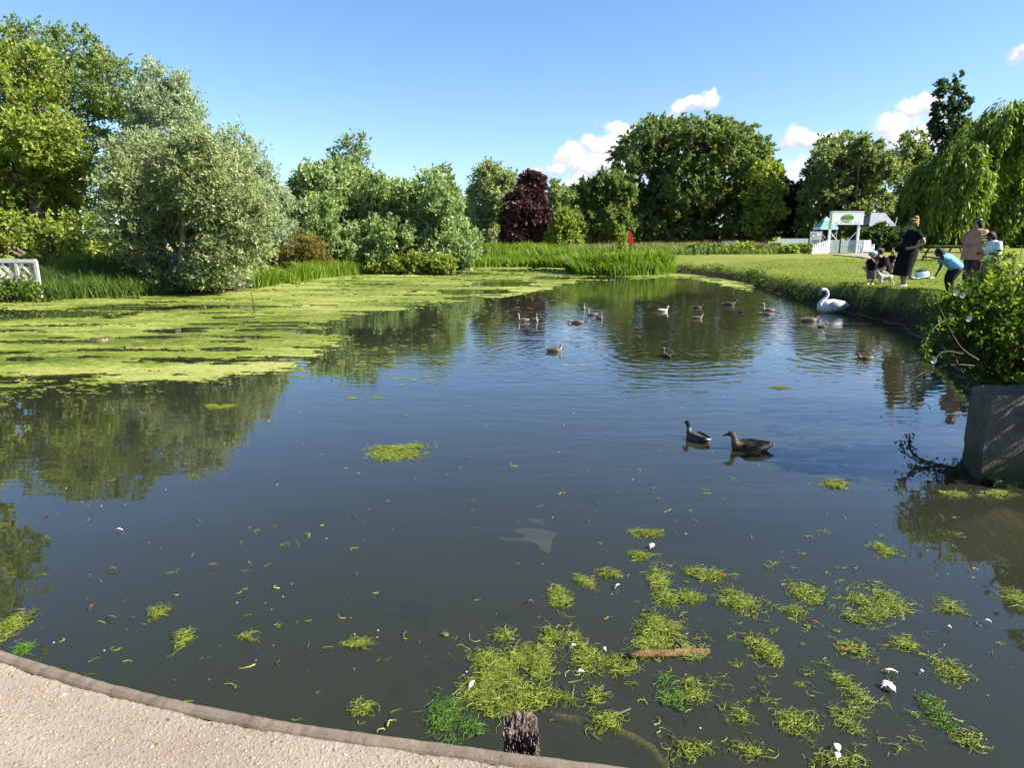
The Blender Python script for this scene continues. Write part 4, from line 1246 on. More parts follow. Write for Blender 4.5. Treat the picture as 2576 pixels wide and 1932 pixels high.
def make_duck(kind, pose='up', neck_turn=0):
    S, c = duck_mesh(kind)
    S = [list(s) for s in S]
    if pose == 'low':                        # head drawn in and down over the water
        for s in S[7:]: s[1] = s[1] * .62 + .02; s[0] += .02
    if pose == 'tall':
        for i, s in enumerate(S[8:]): s[1] += .035 * min(1, (i + 1) / 3)
    for i, s in enumerate(S[10:]):
        s.append(neck_turn * (s[0] - .19))
    return col_mesh('body', [loft([tuple(s) for s in S], 14, c)]), c
def wing_mesh(kind, sgn):
    if kind == 'backlit_hen': a, b, t = (.022, .015, .010), (.06, .042, .03), (.28, .25, .2)
    elif kind == 'hen': a, b, t = (.06, .04, .025), (.15, .105, .07), (.40, .35, .28)
    elif kind == 'drake': a, b, t = (.03, .025, .022), (.12, .11, .10), (.05, .04, .04)
    elif kind == 'pale': a, b, t = (.58, .53, .47), (.68, .64, .58), (.5, .45, .4)
    elif kind == 'dark': a, b, t = (.035, .03, .028), (.05, .042, .038), (.06, .05, .05)
    else: a, b, t = (.05, .038, .03), (.09, .07, .05), (.2, .17, .14)
    S = [(.10, .075, .016, .030, sgn * .080), (.04, .088, .020, .046, sgn * .094), (-.05, .090, .020, .046, sgn * .092), (-.13, .096, .016, .034, sgn * .074), (-.20, .104, .012, .020, sgn * .052), (-.255, .116, .004, .006, sgn * .028)]
    return col_mesh('wing', [loft(S, 10, [(a, b), (a, b), (a, b), (a, t), (a, t), (t, t)])])
_duck_cache = {}
def place_duck(kind, u, wl, heading, label, scale=1.0, pose='up', turn=0, eye=False, name='duck', z=0.0, cat='duck', group='ducks on the pond'):
    p = at(u, wl)
    root = empty(name, (p.x, p.y, z), math.radians(heading))
    root.scale = (scale,) * 3
    tag(root, label, cat, group)
    key = (kind, pose, turn)
    if key not in _duck_cache: _duck_cache[key] = make_duck(kind, pose, turn)[0]
    mat = {'hen': FM, 'backlit_hen': FM, 'eclipse': FM, 'pale': FD}.get(kind, FS)
    b = link('body', _duck_cache[key], mat, root)
    b.location.z = -.028
    for s in (-1, 1):
        wk = (kind, s)
        if wk not in _duck_cache: _duck_cache[wk] = wing_mesh(kind, s)
        w = link('wing', _duck_cache[wk], mat, root); w.location.z = -.028
        if eye:
            mb = MB(); yy = s * .034 + turn * .02
            e = bpy.data.meshes.new('eye'); bm = bmesh.new(); bmesh.ops.create_icosphere(bm, subdivisions=1, radius=.0055); bm.to_mesh(e); bm.free()
            link('eye', e, EYE, root, (.214, yy, .190))
    return root
CYG, CYGD = (.30, .25, .205), (.14, .11, .085)
def cygnet_mesh(kind):
    if kind == 'up':
        S = [(-.30, .13, .012, .008), (-.25, .12, .06, .03), (-.15, .09, .11, .08), (0, .075, .13, .10), (.12, .08, .11, .10), (.19, .11, .07, .075), (.205, .17, .045, .045), (.195, .24, .036, .036),
             (.19, .31, .033, .033), (.20, .36, .035, .033), (.23, .385, .040, .038), (.265, .38, .034, .032), (.295, .365, .020, .018), (.325, .35, .016, .010), (.345, .343, .010, .005)]
    else:
        S = [(-.30, .13, .012, .008), (-.25, .12, .06, .03), (-.15, .09, .11, .08), (0, .075, .13, .10), (.12, .08, .11, .10), (.20, .09, .07, .075), (.25, .12, .045, .045), (.29, .15, .036, .036),
             (.33, .16, .034, .033), (.36, .15, .035, .033), (.39, .13, .038, .036), (.41, .10, .032, .030), (.425, .07, .020, .018), (.435, .045, .016, .010), (.44, .03, .010, .005)]
    c = [(CYG, CYG)] * 2 + [(CYGD, CYG)] * 4 + [(CYG, CYG)] * 6 + [((.05, .045, .045),) * 2] * 3
    return col_mesh('body', [loft(S, 14, c)])
CYGM = {k: cygnet_mesh(k) for k in ('up', 'down')}
def cyg_wing(s):
    S = [(.12, .12, .015, .035, s * .10), (.03, .135, .02, .055, s * .122), (-.10, .135, .02, .05, s * .11), (-.2, .145, .012, .03, s * .075), (-.28, .15, .004, .006, s * .035)]
    return col_mesh('wing', [loft(S, 10, [(CYGD, CYG)] * 5)])
CYGW = {s: cyg_wing(s) for s in (-1, 1)}
def place_cygnet(u, wl, heading, label, scale=1.0, kind='up'):
    p = at(u, wl)
    root = empty('cygnet', (p.x, p.y, 0), math.radians(heading)); root.scale = (scale,) * 3
    tag(root, label, 'cygnet', 'cygnets of the swan')
    link('body', CYGM[kind], FD, root).location.z = -.04
    for s in (-1, 1): link('wing', CYGW[s], FD, root).location.z = -.04
    return root
place_cygnet(1316, 808, 178, 'pale cygnet swimming left at the left end of the bird group', 0.52)
place_cygnet(1346, 808, -75, 'pale cygnet facing the camera beside the leftmost cygnet', 0.54)
place_cygnet(1467, 777, -80, 'small pale cygnet farthest back beside the algae', 0.46)
place_cygnet(1490, 793, 175, 'grey cygnet swimming left just behind the one with raised neck', 0.48)
place_cygnet(1507, 802, -60, 'cygnet with raised neck turned toward the camera in the middle trio', 0.46)
place_cygnet(1452, 813, 172, 'low grey cygnet with its head near the water', 0.52, 'down')
place_cygnet(1932, 783, 176, 'upright-necked cygnet between the mallards and the white swan', 0.62)
place_cygnet(1926, 792, 160, 'cygnet dipping its head in front of the upright-necked one', 0.48, 'down')
place_duck('hen', 1395, 884, 8, 'brown duck alone on blue water below the cygnets', 0.62, 'up', .8)
place_duck('pale', 1669, 783, 10, 'pale whitish duck left of the dark drakes', 0.6, 'tall')
place_duck('drake', 1755, 775, 5, 'dark-headed drake farther from the camera, above the brown duck', 0.58)
place_duck('hen', 1756, 801, 12, 'brown duck leaving a wake across the green reflection', 0.55)
place_duck('drake', 1836, 767, 4, 'drake with a white tail farthest back beside the bank', 0.8)
place_duck('dark', 1864, 785, 170, 'small dark duckling between the drake and the cygnets', 0.36, 'low')
place_duck('hen', 2036, 808, 5, 'brown duck lying low with its head down beside the swan', 0.85, 'low')
place_duck('eclipse', 2068, 823, 15, 'dark duck just in front of the white swan', 0.5)
place_duck('hen', 2174, 903, 178, 'pale brown duck nearest the right bank', 0.52)
place_duck('eclipse', 1675, 897, 100, 'dark duck swimming away with only its back and neck showing', 0.62, 'tall')
place_duck('drake', 1752, 1106, 118, 'near dark drake with a green-black head, left of the near pair', .68, 'tall', 0, True)
place_duck('backlit_hen', 1884, 1131, 174, 'near mottled brown duck swimming left with a pale tail', .84, 'up', 0, True)
place_duck('hen', 246, 862, 15, 'pale brown duck resting among the algae', 0.8, 'low')

# swan
p = at(2094, 786)
swan = empty('swan', (p.x, p.y, 0), math.pi)
swan.scale = (1.05,) * 3
tag(swan, 'white swan with curved neck standing by the steep bank', 'swan')
WH = (.60, .60, .59)
S = [(-.42, .20, .012, .008), (-.37, .185, .05, .03), (-.28, .19, .11, .09), (-.15, .20, .165, .14), (0, .19, .195, .165), (.15, .17, .185, .16), (.26, .16, .14, .145), (.33, .18, .09, .105),
     (.345, .25, .065, .065), (.30, .32, .052, .052), (.235, .38, .045, .045), (.18, .44, .041, .041), (.165, .505, .039, .039), (.185, .57, .038, .038), (.235, .615, .038, .038),
     (.29, .622, .042, .042), (.335, .598, .042, .042), (.362, .555, .030, .030), (.376, .510, .021, .017), (.385, .470, .018, .010), (.388, .450, .010, .005)]
cs = [(WH, WH)] * 17 + [((.02, .02, .02),) * 2] + [((.55, .20, .06),) * 2] * 3
link('body', col_mesh('body', [loft(S, 18, cs)]), FS, swan).location.z = -.03
for s in (-1, 1):
    Sw = [(.18, .22, .02, .05, s * .15), (.08, .25, .03, .095, s * .182), (-.08, .26, .03, .10, s * .175), (-.22, .255, .025, .075, s * .135), (-.34, .23, .015, .04, s * .085), (-.43, .215, .004, .008, s * .04)]
    link('wing', col_mesh('wing', [loft(Sw, 12, [(WH, WH)] * 6)]), FS, swan).location.z = -.03

# ------------------------------------------------------------------ people
SKIN_L = plain('skin_light', (.40, .24, .17), .55, .06, 8); SKIN_M = plain('skin_tan', (.36, .20, .13), .55, .06, 8); SKIN_D = plain('skin_dark', (.09, .045, .028), .5, .06, 8)
def cloth(name, col, var=.18, scale=5.0):
    return plain(name, col, .9, var, scale, .5, .1)
BLACK = cloth('black_cloth', (.012, .011, .013)); BLUE = cloth('light_blue_cloth', (.20, .48, .78)); PEACH = cloth('peach_cloth', (.50, .24, .17), .12); CREAMC = cloth('cream_cloth', (.55, .50, .40))
GREYC = cloth('grey_cloth', (.16, .16, .17)); DARKC = cloth('dark_trousers', (.022, .020, .022)); WHITEC = cloth('white_cloth', (.75, .76, .78)); MAUVE = cloth('mauve_cloth', (.10, .055, .08)); BEIGEC = cloth('beige_print_cloth', (.33, .22, .17), .35, 20)
HAIR_B = plain('blond_hair', (.42, .26, .10), .6, .4, 30, .8); HAIR_K = plain('black_hair', (.010, .008, .008), .45, .2, 30, .8); SHOE_W = plain('white_shoe', (.65, .62, .58), .6, .1); SHOE_D = plain('dark_shoe', (.03, .03, .035), .6, .1)
GLASSES = plain('sunglasses_lens', (.008, .008, .01), .15, 0); CAPBLUE = cloth('cap_blue', (.06, .30, .52)); CAPGREY = cloth('cap_mauve_grey', (.16, .11, .11)); LEATHER = plain('black_leather', (.015, .014, .014), .4, .1)
def finger_chain(J, E, tag_, wrist, hand_dir, spread_axis, size=1.0, curl=Vector((0, 0, 0))):
    hd = Vector(hand_dir).normalized(); sa = Vector(spread_axis).normalized()
    w = Vector(wrist)
    palm = w + hd * .045 * size
    J[tag_ + 'palm'] = (palm, .026 * size)
    E.append((tag_ + 'wrist', tag_ + 'palm'))
    for i, (o, ln) in enumerate(((-.026, .062), (-.009, .075), (.009, .072), (.025, .055))):
        a = palm + hd * .042 * size + sa * o * size
        b = a + (hd + sa * o * 4 + Vector(curl)) * ln * size
        J[f'{tag_}k{i}'] = (a, .0095 * size); J[f'{tag_}f{i}'] = (b, .0075 * size)
        E.append((tag_ + 'palm', f'{tag_}k{i}')); E.append((f'{tag_}k{i}', f'{tag_}f{i}'))
    th = w + hd * .03 * size - sa * .032 * size
    te = th + (hd * .6 - sa * .8).normalized() * .045 * size
    J[tag_ + 't0'] = (th, .010 * size); J[tag_ + 't1'] = (te, .008 * size)
    E.append((tag_ + 'palm', tag_ + 't0')); E.append((tag_ + 't0', tag_ + 't1'))
def skin_body(J, E, rootname, mat, parent, sub=2):
    bm = bmesh.new()
    lay = bm.verts.layers.skin.verify()
    idx = {}
    for k, (p, r) in J.items():
        v = bm.verts.new(Vector(p)); idx[k] = v
        rr = r if hasattr(r, '__len__') else (r, r)
        v[lay].radius = rr
        v[lay].use_root = (k == rootname)
    for a, b in E: bm.edges.new((idx[a], idx[b]))
    me = bpy.data.meshes.new('body'); bm.to_mesh(me); bm.free()
    o = link('body', me, mat, parent)
    sk = o.modifiers.new('skin', 'SKIN'); sk.use_smooth_shade = True; sk.branch_smoothing = .5
    ss = o.modifiers.new('subsurf', 'SUBSURF'); ss.levels = ss.render_levels = sub
    return o
def head(J, E, pos, fwd, neck, h=1.0):
    """skull, jaw and nose as part of the same skinned body; pos = head centre"""
    f = Vector(fwd).normalized(); p = Vector(pos)
    J['jaw'] = (p + Vector((0, 0, -.075 * h)) + f * .030 * h, (.058 * h, .062 * h)); J['skull'] = (p + f * -.005 * h, (.080 * h, .092 * h)); J['crown'] = (p + Vector((0, 0, .065 * h)) - f * .015 * h, (.066 * h, .074 * h))
    J['brow'] = (p + f * .055 * h + Vector((0, 0, .012 * h)), .040 * h); J['nose'] = (p + f * .104 * h + Vector((0, 0, -.028 * h)), .012 * h)
    E += [(neck, 'jaw'), ('jaw', 'skull'), ('skull', 'crown'), ('skull', 'brow'), ('brow', 'nose')]
def cloth_part(name, lofts, mat, parent, smooth=True, sub=1):
    """lofts: list of (points, radii (a, b), n) ; one garment mesh"""
    mb = MB()
    for pts, rad, n, side in lofts:
        pts = [Vector(p) for p in pts]; sd_ = Vector(side); V, Fs = [], []
        m_ = len(pts)
        for i, p in enumerate(pts):
            t = (pts[min(i + 1, m_ - 1)] - pts[max(i - 1, 0)]).normalized()
            s = (sd_ - t * sd_.dot(t)).normalized(); u = s.cross(t)
            a, b = rad[i] if hasattr(rad[i], '__len__') else (rad[i], rad[i])
            for k in range(n):
                q = 2 * math.pi * k / n
                fold = 1 + .035 * math.sin(q * 5 + i * 1.3) * (i / m_)
                V.append(p + s * math.cos(q) * a * fold + u * math.sin(q) * b * fold)
        for i in range(m_ - 1):
            for k in range(n): Fs.append((i * n + k, i * n + (k + 1) % n, (i + 1) * n + (k + 1) % n, (i + 1) * n + k))
        mb.add(V, Fs)
    o = mb.build(name, mat, parent, smooth=smooth)
    so = o.modifiers.new('thickness', 'SOLIDIFY'); so.thickness = .006; so.offset = 1
    if sub:
        ss = o.modifiers.new('subsurf', 'SUBSURF'); ss.levels = ss.render_levels = sub
    return o
def blob(name, items, mat, parent, seed=0, rough=.12):
    """lumpy rounded mass (hair, bun, cap crown) from ellipsoids joined in one mesh"""
    bm = bmesh.new(); rs = random.Random(seed)
    for c, r in items:
        g = bmesh.ops.create_icosphere(bm, subdivisions=3, radius=1.0)
        for v in g['verts']:
            d = v.co.copy(); k = 1 + rough * (math.sin(d.x * 9 + c[0] * 40 + seed) * math.sin(d.y * 8 + seed) * math.sin(d.z * 10 + c[2] * 30))
            v.co = Vector((c[0] + d.x * r[0] * k, c[1] + d.y * r[1] * k, c[2] + d.z * r[2] * k))
    me = bpy.data.meshes.new(name); bm.to_mesh(me); bm.free()
    me.polygons.foreach_set('use_smooth', [True] * len(me.polygons))
    return link(name, me, mat, parent)
def person(u, v, rz, label, k=1.0, zoff=0.0, group=None):
    p = at(u, v, LAWN)
    g = gh(p.x, p.y)
    root = empty('person', (p.x, p.y, g + zoff), math.radians(rz)); root.scale = (k,) * 3
    tag(root, label, 'person', group)
    return root
Y1 = (0, 1, 0); X1 = (1, 0, 0)
def legs(J, E, hip_z, knees, ankles, toes, r=1.0, hip_w=.09, hipx=0.0):
    for s, nm in ((1, 'l'), (-1, 'r')):
        i = 0 if s == 1 else 1
        J[nm + 'hip'] = (Vector((hipx, s * hip_w, hip_z)), .085 * r); J[nm + 'knee'] = (knees[i], .055 * r); J[nm + 'calf'] = (Vector(knees[i]).lerp(Vector(ankles[i]), .35), .056 * r)
        J[nm + 'ankle'] = (ankles[i], .036 * r); J[nm + 'toe'] = (toes[i], .030 * r)
        E += [('pelvis', nm + 'hip'), (nm + 'hip', nm + 'knee'), (nm + 'knee', nm + 'calf'), (nm + 'calf', nm + 'ankle'), (nm + 'ankle', nm + 'toe')]
def arm(J, E, nm, sh, el_, wr, hd, sa, r=1.0, chest='chest', size=1.0, curl=(0, 0, 0)):
    J[nm + 'sh'] = (sh, .052 * r); J[nm + 'el'] = (el_, .041 * r); J[nm + 'wrist'] = (wr, .028 * r)
    E += [(chest, nm + 'sh'), (nm + 'sh', nm + 'el'), (nm + 'el', nm + 'wrist')]
    finger_chain(J, E, nm, wr, hd, sa, size, curl)

# the woman in the black dress, hand on hip, looking left
r = person(2271, 722, 180, 'person in a black dress standing with one hand on her hip')
J = {'pelvis': ((0, 0, .93), (.15, .15)), 'waist': ((-.03, 0, 1.08), (.13, .14)), 'chest': ((-.08, 0, 1.28), (.125, .15)), 'neck': ((-.075, 0, 1.44), .052)}
E = [('pelvis', 'waist'), ('waist', 'chest'), ('chest', 'neck')]
head(J, E, (-.055, 0, 1.565), (1, 0, -.12), 'neck', 1.05)
legs(J, E, .86, [(.07, .09, .48), (.03, -.09, .48)], [(.00, .08, .085), (-.04, -.08, .085)], [(.13, .085, .035), (.09, -.085, .035)], 1.2)
arm(J, E, 'l', (-.10, .19, 1.36), (-.255, .27, 1.12), (.0, .215, .99), (1, -.1, -.05), (0, .3, -1), 1.15, curl=(0, -.2, -.1))
arm(J, E, 'r', (-.09, -.19, 1.36), (.03, -.22, 1.10), (.22, -.10, 1.05), (.9, .3, .1), (0, .2, 1), 1.1)
skin_body(J, E, 'pelvis', SKIN_L, r)
cloth_part('dress', [([(-.078, 0, 1.445), (-.08, 0, 1.40), (-.085, 0, 1.34), (-.075, 0, 1.24), (-.045, 0, 1.12), (-.03, 0, 1.02), (-.035, 0, .94), (-.02, 0, .82), (.02, 0, .66), (.05, 0, .50), (.065, 0, .36), (.07, 0, .29)],
                      [(.075, .07), (.16, .095), (.205, .14), (.20, .165), (.185, .165), (.20, .19), (.215, .215), (.225, .225), (.225, .215), (.225, .205), (.23, .205), (.235, .21)], 22, Y1),
                     ([(-.09, .15, 1.385), (-.13, .215, 1.29), (-.175, .245, 1.21)], [(.08, .075), (.075, .07), (.072, .068)], 12, X1),
                     ([(-.09, -.15, 1.385), (-.06, -.215, 1.28), (-.02, -.225, 1.19)], [(.08, .075), (.075, .07), (.072, .068)], 12, X1)], BLACK, r)
blob('hair', [((-.085, 0, 1.595), (.105, .098, .10)), ((-.10, 0, 1.66), (.095, .085, .065)), ((-.115, .01, 1.72), (.065, .062, .050)), ((-.03, .0, 1.675), (.06, .075, .04)), ((-.13, .03, 1.54), (.05, .055, .05))], HAIR_B, r, 3, .25)
mb = MB(); mb.tube([(.02, -.085, 1.575), (.052, -.05, 1.573), (.060, 0, 1.573), (.052, .05, 1.573), (.02, .085, 1.575), (-.05, .092, 1.58)], [.012, .019, .016, .019, .012, .006], 6); mb.build('sunglasses', GLASSES, r, smooth=True)
for s in (1, -1):
    x0 = .05 if s == 1 else .01
    mb = MB(); mb.tube([(x0 - .09, s * .082, .045), (x0 - .02, s * .082, .05), (x0 + .06, s * .085, .04), (x0 + .13, s * .085, .028)], [.036, .044, .042, .022], 8); mb.build('shoe', SHOE_W, r, smooth=True)
camr = empty('camera_bag', (0, 0, 0))
bp_ = at(2271, 722, LAWN)
camr.location = (bp_.x - .26, bp_.y + .06, gh(bp_.x, bp_.y) + 1.03)
tag(camr, 'small black camera held in front by the person in the black dress', 'camera')
MB().box((0, 0, .03), (.12, .07, .085)).build('body', LEATHER, camr, bevel=.01)
MB().tube([(-.05, 0, .03), (-.09, 0, .03), (-.115, 0, .03)], [.032, .034, .030], 12).build('lens', LEATHER, camr, smooth=True)
MB().tube([(.05, .03, .075), (.16, .03, .20), (.19, 0, .36), (.16, -.03, .20), (.05, -.03, .075)], .006, 5).build('strap', LEATHER, camr)

# the boy in the light blue shirt bending and reaching toward the water
r = person(2385, 740, 180, 'person, a child in a light blue shirt bending forward with one arm stretched out', .98)
J = {'pelvis': ((-.10, 0, .58), .10), 'waist': ((-.02, 0, .68), .095), 'chest': ((.16, 0, .80), (.10, .12)), 'neck': ((.25, 0, .86), .042)}
E = [('pelvis', 'waist'), ('waist', 'chest'), ('chest', 'neck')]
head(J, E, (.335, 0, .92), (1, 0, -.25), 'neck', .95)
legs(J, E, .54, [(.06, .08, .32), (.02, -.08, .33)], [(.02, .08, .07), (-.06, -.08, .07)], [(.13, .09, .03), (.06, -.09, .03)], .85, .075, -.10)
arm(J, E, 'l', (.19, .13, .82), (.42, .12, .80), (.62, .10, .83), (1, 0, .1), (0, .5, 1), .8, size=.95)
arm(J, E, 'r', (.17, -.13, .80), (.12, -.20, .62), (.20, -.17, .48), (.4, 0, -1), (0, 1, 0), .8, size=.8)
skin_body(J, E, 'pelvis', SKIN_D, r)
cloth_part('shirt', [([(.25, 0, .855), (.22, 0, .84), (.14, 0, .785), (.03, 0, .705), (-.07, 0, .63), (-.13, 0, .565)], [(.06, .055), (.13, .09), (.15, .125), (.145, .13), (.145, .13), (.15, .135)], 20, Y1),
                     ([(.18, .09, .82), (.25, .135, .815), (.33, .13, .805)], [(.07, .065), (.068, .062), (.066, .06)], 12, (0, 0, 1)), ([(.17, -.09, .81), (.16, -.16, .745), (.145, -.185, .68)], [(.07, .065), (.066, .06), (.064, .058)], 12, X1)], BLUE, r)
cloth_part('trousers', [([(-.08, 0, .64), (-.10, 0, .58), (-.10, 0, .52)], [(.125, .105), (.135, .12), (.13, .12)], 18, Y1)] +
           [([(-.10, s * .07, .56), (-.02, s * .08, .44), (.05 - (.04 if s < 0 else 0), s * .08, .33), (.035 - (.06 if s < 0 else 0), s * .08, .20), (.02 - (.08 if s < 0 else 0), s * .08, .09)], [(.088, .095), (.082, .088), (.072, .078), (.064, .066), (.060, .060)], 14, Y1) for s in (1, -1)], DARKC, r)
blob('hair', [((.32, 0, .955), (.098, .092, .082)), ((.285, 0, .915), (.07, .085, .075))], HAIR_K, r, 5, .08)
for s in (1, -1):
    x0 = 0 if s == 1 else -.08
    mb = MB(); mb.tube([(x0 - .04, s * .085, .04), (x0 + .03, s * .085, .042), (x0 + .10, s * .088, .036), (x0 + .16, s * .09, .024)], [.034, .040, .037, .02], 8); mb.build('shoe', SHOE_D, r, smooth=True)

# the person in the oversized peach top
r = person(2437, 732, 195, 'person in a loose peach top and dark cap with hands clasped in front', 1.0)
J = {'pelvis': ((0, 0, .92), (.13, .14)), 'waist': ((0, 0, 1.06), (.12, .13)), 'chest': ((0, 0, 1.27), (.12, .15)), 'neck': ((.02, 0, 1.43), .05)}
E = [('pelvis', 'waist'), ('waist', 'chest'), ('chest', 'neck')]
head(J, E, (.055, 0, 1.55), (1, .15, -.15), 'neck', 1.03)
legs(J, E, .86, [(.03, .10, .48), (.0, -.10, .48)], [(.0, .10, .085), (-.03, -.10, .085)], [(.14, .11, .035), (.10, -.11, .035)], 1.05)
arm(J, E, 'l', (0, .19, 1.35), (.02, .27, 1.10), (.20, .10, 1.04), (.5, -1, .05), (0, .1, 1), 1.05, curl=(-.1, -.3, 0))
arm(J, E, 'r', (0, -.19, 1.35), (.02, -.27, 1.10), (.21, -.06, 1.07), (.4, 1, .05), (0, .1, 1), 1.05, curl=(-.1, .3, 0))
skin_body(J, E, 'pelvis', SKIN_M, r)
cloth_part('top', [([(.015, 0, 1.435), (.01, 0, 1.40), (0, 0, 1.33), (.01, 0, 1.20), (.02, 0, 1.05), (.02, 0, .92), (.02, 0, .80), (.02, 0, .72)], [(.08, .075), (.17, .11), (.22, .155), (.225, .18), (.235, .19), (.25, .20), (.262, .205), (.268, .21)], 22, Y1),
                   ([(0, .15, 1.37), (.01, .235, 1.24), (.02, .275, 1.11)], [(.10, .095), (.10, .09), (.10, .09)], 12, X1), ([(0, -.15, 1.37), (.01, -.235, 1.24), (.02, -.275, 1.11)], [(.10, .095), (.10, .09), (.10, .09)], 12, X1)], PEACH, r)
cloth_part('trousers', [([(0, 0, .95), (0, 0, .88), (0, 0, .80)], [(.18, .14), (.19, .15), (.19, .15)], 18, Y1)] + [([(0, s * .095, .86), (.02, s * .10, .64), (.03, s * .10, .48), (.01, s * .10, .26), (0, s * .10, .10)], [(.105, .11), (.095, .10), (.085, .09), (.078, .08), (.075, .075)], 14, Y1) for s in (1, -1)], MAUVE, r)
blob('hair', [((.02, 0, 1.575), (.102, .098, .092)), ((-.045, 0, 1.50), (.065, .09, .12)), ((-.02, .075, 1.46), (.035, .03, .09)), ((-.02, -.075, 1.46), (.035, .03, .09))], HAIR_K, r, 7, .06)
capo = blob('cap', [((.03, 0, 1.615), (.108, .102, .065))], LEATHER, r, 2, .02)
MB().prism([(.09, 1.605), (.20, 1.590), (.205, 1.598), (.09, 1.622)], -.075, .075).build('peak', LEATHER, r, bevel=.008)
for s in (1, -1):
    mb = MB(); x0 = .0 if s == 1 else -.03
    mb.tube([(x0 - .06, s * .105, .04), (x0 + .02, s * .105, .045), (x0 + .10, s * .11, .04), (x0 + .16, s * .11, .025)], [.036, .044, .042, .022], 8); mb.build('shoe', SHOE_D, r, smooth=True)

# the person beyond, half hidden by the brambles
r = person(2482, 735, 200, 'person in a white striped top half hidden behind the leafy shoots', .9)
J = {'pelvis': ((-.02, 0, .82), (.14, .15)), 'waist': ((0, 0, .98), (.13, .14)), 'chest': ((.06, 0, 1.16), (.12, .15)), 'neck': ((.12, 0, 1.30), .05)}
E = [('pelvis', 'waist'), ('waist', 'chest'), ('chest', 'neck')]
head(J, E, (.17, 0, 1.40), (1, 0, -.35), 'neck', 1.0)
legs(J, E, .78, [(.06, .09, .45), (.0, -.09, .45)], [(.0, .09, .085), (-.05, -.09, .085)], [(.14, .10, .035), (.09, -.10, .035)], 1.05)
arm(J, E, 'l', (.06, .19, 1.22), (.14, .23, .98), (.32, .12, .96), (1, -.3, 0), (0, .2, 1), 1.0)
arm(J, E, 'r', (.06, -.19, 1.22), (.14, -.23, .98), (.32, -.12, .98), (1, .3, 0), (0, .2, 1), 1.0)
skin_body(J, E, 'pelvis', SKIN_D, r)
m, nt, out = new_mat('striped_cloth')
tc_ = nt.n('ShaderNodeTexCoord'); wv = nt.n('ShaderNodeTexWave', i_Scale=9.0, i_Distortion=1.5, bands_direction='Y'); nt.link(tc_.outputs['Object'], wv.inputs['Vector'])
bs = nt.n('ShaderNodeBsdfPrincipled', i_Roughness=.9); nt.link(nt.mix(nt.ramp(wv.outputs['Fac'], [(.45, 0.0), (.6, 1.0)]), (.32, .40, .58), (.74, .76, .80)), bs.inputs[0]); nt.link(bs.outputs[0], out.inputs[0])
cloth_part('top', [([(.11, 0, 1.30), (.10, 0, 1.26), (.06, 0, 1.18), (.03, 0, 1.05), (0, 0, .92), (-.01, 0, .80)], [(.08, .075), (.17, .11), (.21, .15), (.205, .165), (.21, .175), (.22, .18)], 20, Y1),
                   ([(.06, .15, 1.24), (.09, .21, 1.13), (.12, .23, 1.04)], [(.085, .08), (.08, .075), (.078, .07)], 12, X1), ([(.06, -.15, 1.24), (.09, -.21, 1.13), (.12, -.23, 1.04)], [(.085, .08), (.08, .075), (.078, .07)], 12, X1)], m, r)
cloth_part('skirt', [([(-.01, 0, .86), (-.01, 0, .74), (.0, 0, .56), (.0, 0, .36), (.0, 0, .18)], [(.19, .16), (.21, .18), (.22, .19), (.235, .20), (.25, .21)], 20, Y1)], BEIGEC, r)
blob('hair', [((.14, 0, 1.425), (.105, .10, .095)), ((.075, 0, 1.36), (.075, .09, .10))], HAIR_K, r, 9, .08)

# the man crouching with the toddler
r = person(2212, 708, 190, 'person in a black t-shirt and mauve cap crouching behind the toddler', 1.0)
J = {'pelvis': ((-.14, 0, .26), (.14, .15)), 'waist': ((-.10, 0, .40), (.135, .15)), 'chest': ((.02, 0, .60), (.13, .17)), 'neck': ((.07, 0, .76), .055)}
E = [('pelvis', 'waist'), ('waist', 'chest'), ('chest', 'neck')]
head(J, E, (.11, 0, .875), (1, .1, -.15), 'neck', 1.05)
legs(J, E, .24, [(.30, .20, .40), (.28, -.20, .42)], [(.06, .18, .08), (.05, -.18, .08)], [(.22, .20, .035), (.21, -.20, .035)], 1.1, .11, -.10)
arm(J, E, 'l', (.02, .21, .67), (.14, .31, .44), (.34, .20, .40), (1, -.4, -.1), (0, .3, 1), 1.25)
arm(J, E, 'r', (.02, -.21, .67), (.20, -.30, .48), (.38, -.14, .46), (1, .3, 0), (0, .3, 1), 1.25)
skin_body(J, E, 'pelvis', SKIN_L, r)
cloth_part('shirt', [([(.065, 0, .765), (.05, 0, .73), (.02, 0, .64), (-.05, 0, .50), (-.11, 0, .36), (-.15, 0, .24)], [(.085, .08), (.18, .115), (.235, .16), (.215, .175), (.20, .18), (.20, .18)], 20, Y1),
                     ([(.02, .17, .69), (.07, .255, .60), (.11, .295, .51)], [(.10, .095), (.098, .09), (.096, .085)], 12, X1), ([(.02, -.17, .69), (.09, -.25, .61), (.15, -.285, .53)], [(.10, .095), (.098, .09), (.096, .085)], 12, X1)], BLACK, r)
cloth_part('shorts', [([(-.20, 0, .28), (-.13, 0, .24), (-.05, 0, .22)], [(.17, .12), (.19, .14), (.17, .13)], 18, Y1)] + [([(-.10, s * .12, .24), (.10, s * .17, .32), (.25, s * .195, .39)], [(.105, .11), (.098, .10), (.092, .095)], 14, Y1) for s in (1, -1)], GREYC, r)
blob('hair', [((.085, 0, .90), (.098, .094, .085))], HAIR_K, r, 4, .05)
blob('cap', [((.09, 0, .945), (.108, .104, .07))], CAPGREY, r, 2, .02)
MB().prism([(.15, .935), (.255, .915), (.258, .924), (.15, .955)], -.07, .07).build('peak', CAPGREY, r, bevel=.008)
for s in (1, -1):
    mb = MB(); mb.tube([(.0, s * .18, .045), (.08, s * .185, .05), (.17, s * .195, .042), (.24, s * .20, .026)], [.038, .046, .044, .024], 8); mb.build('shoe', SHOE_D, r, smooth=True)

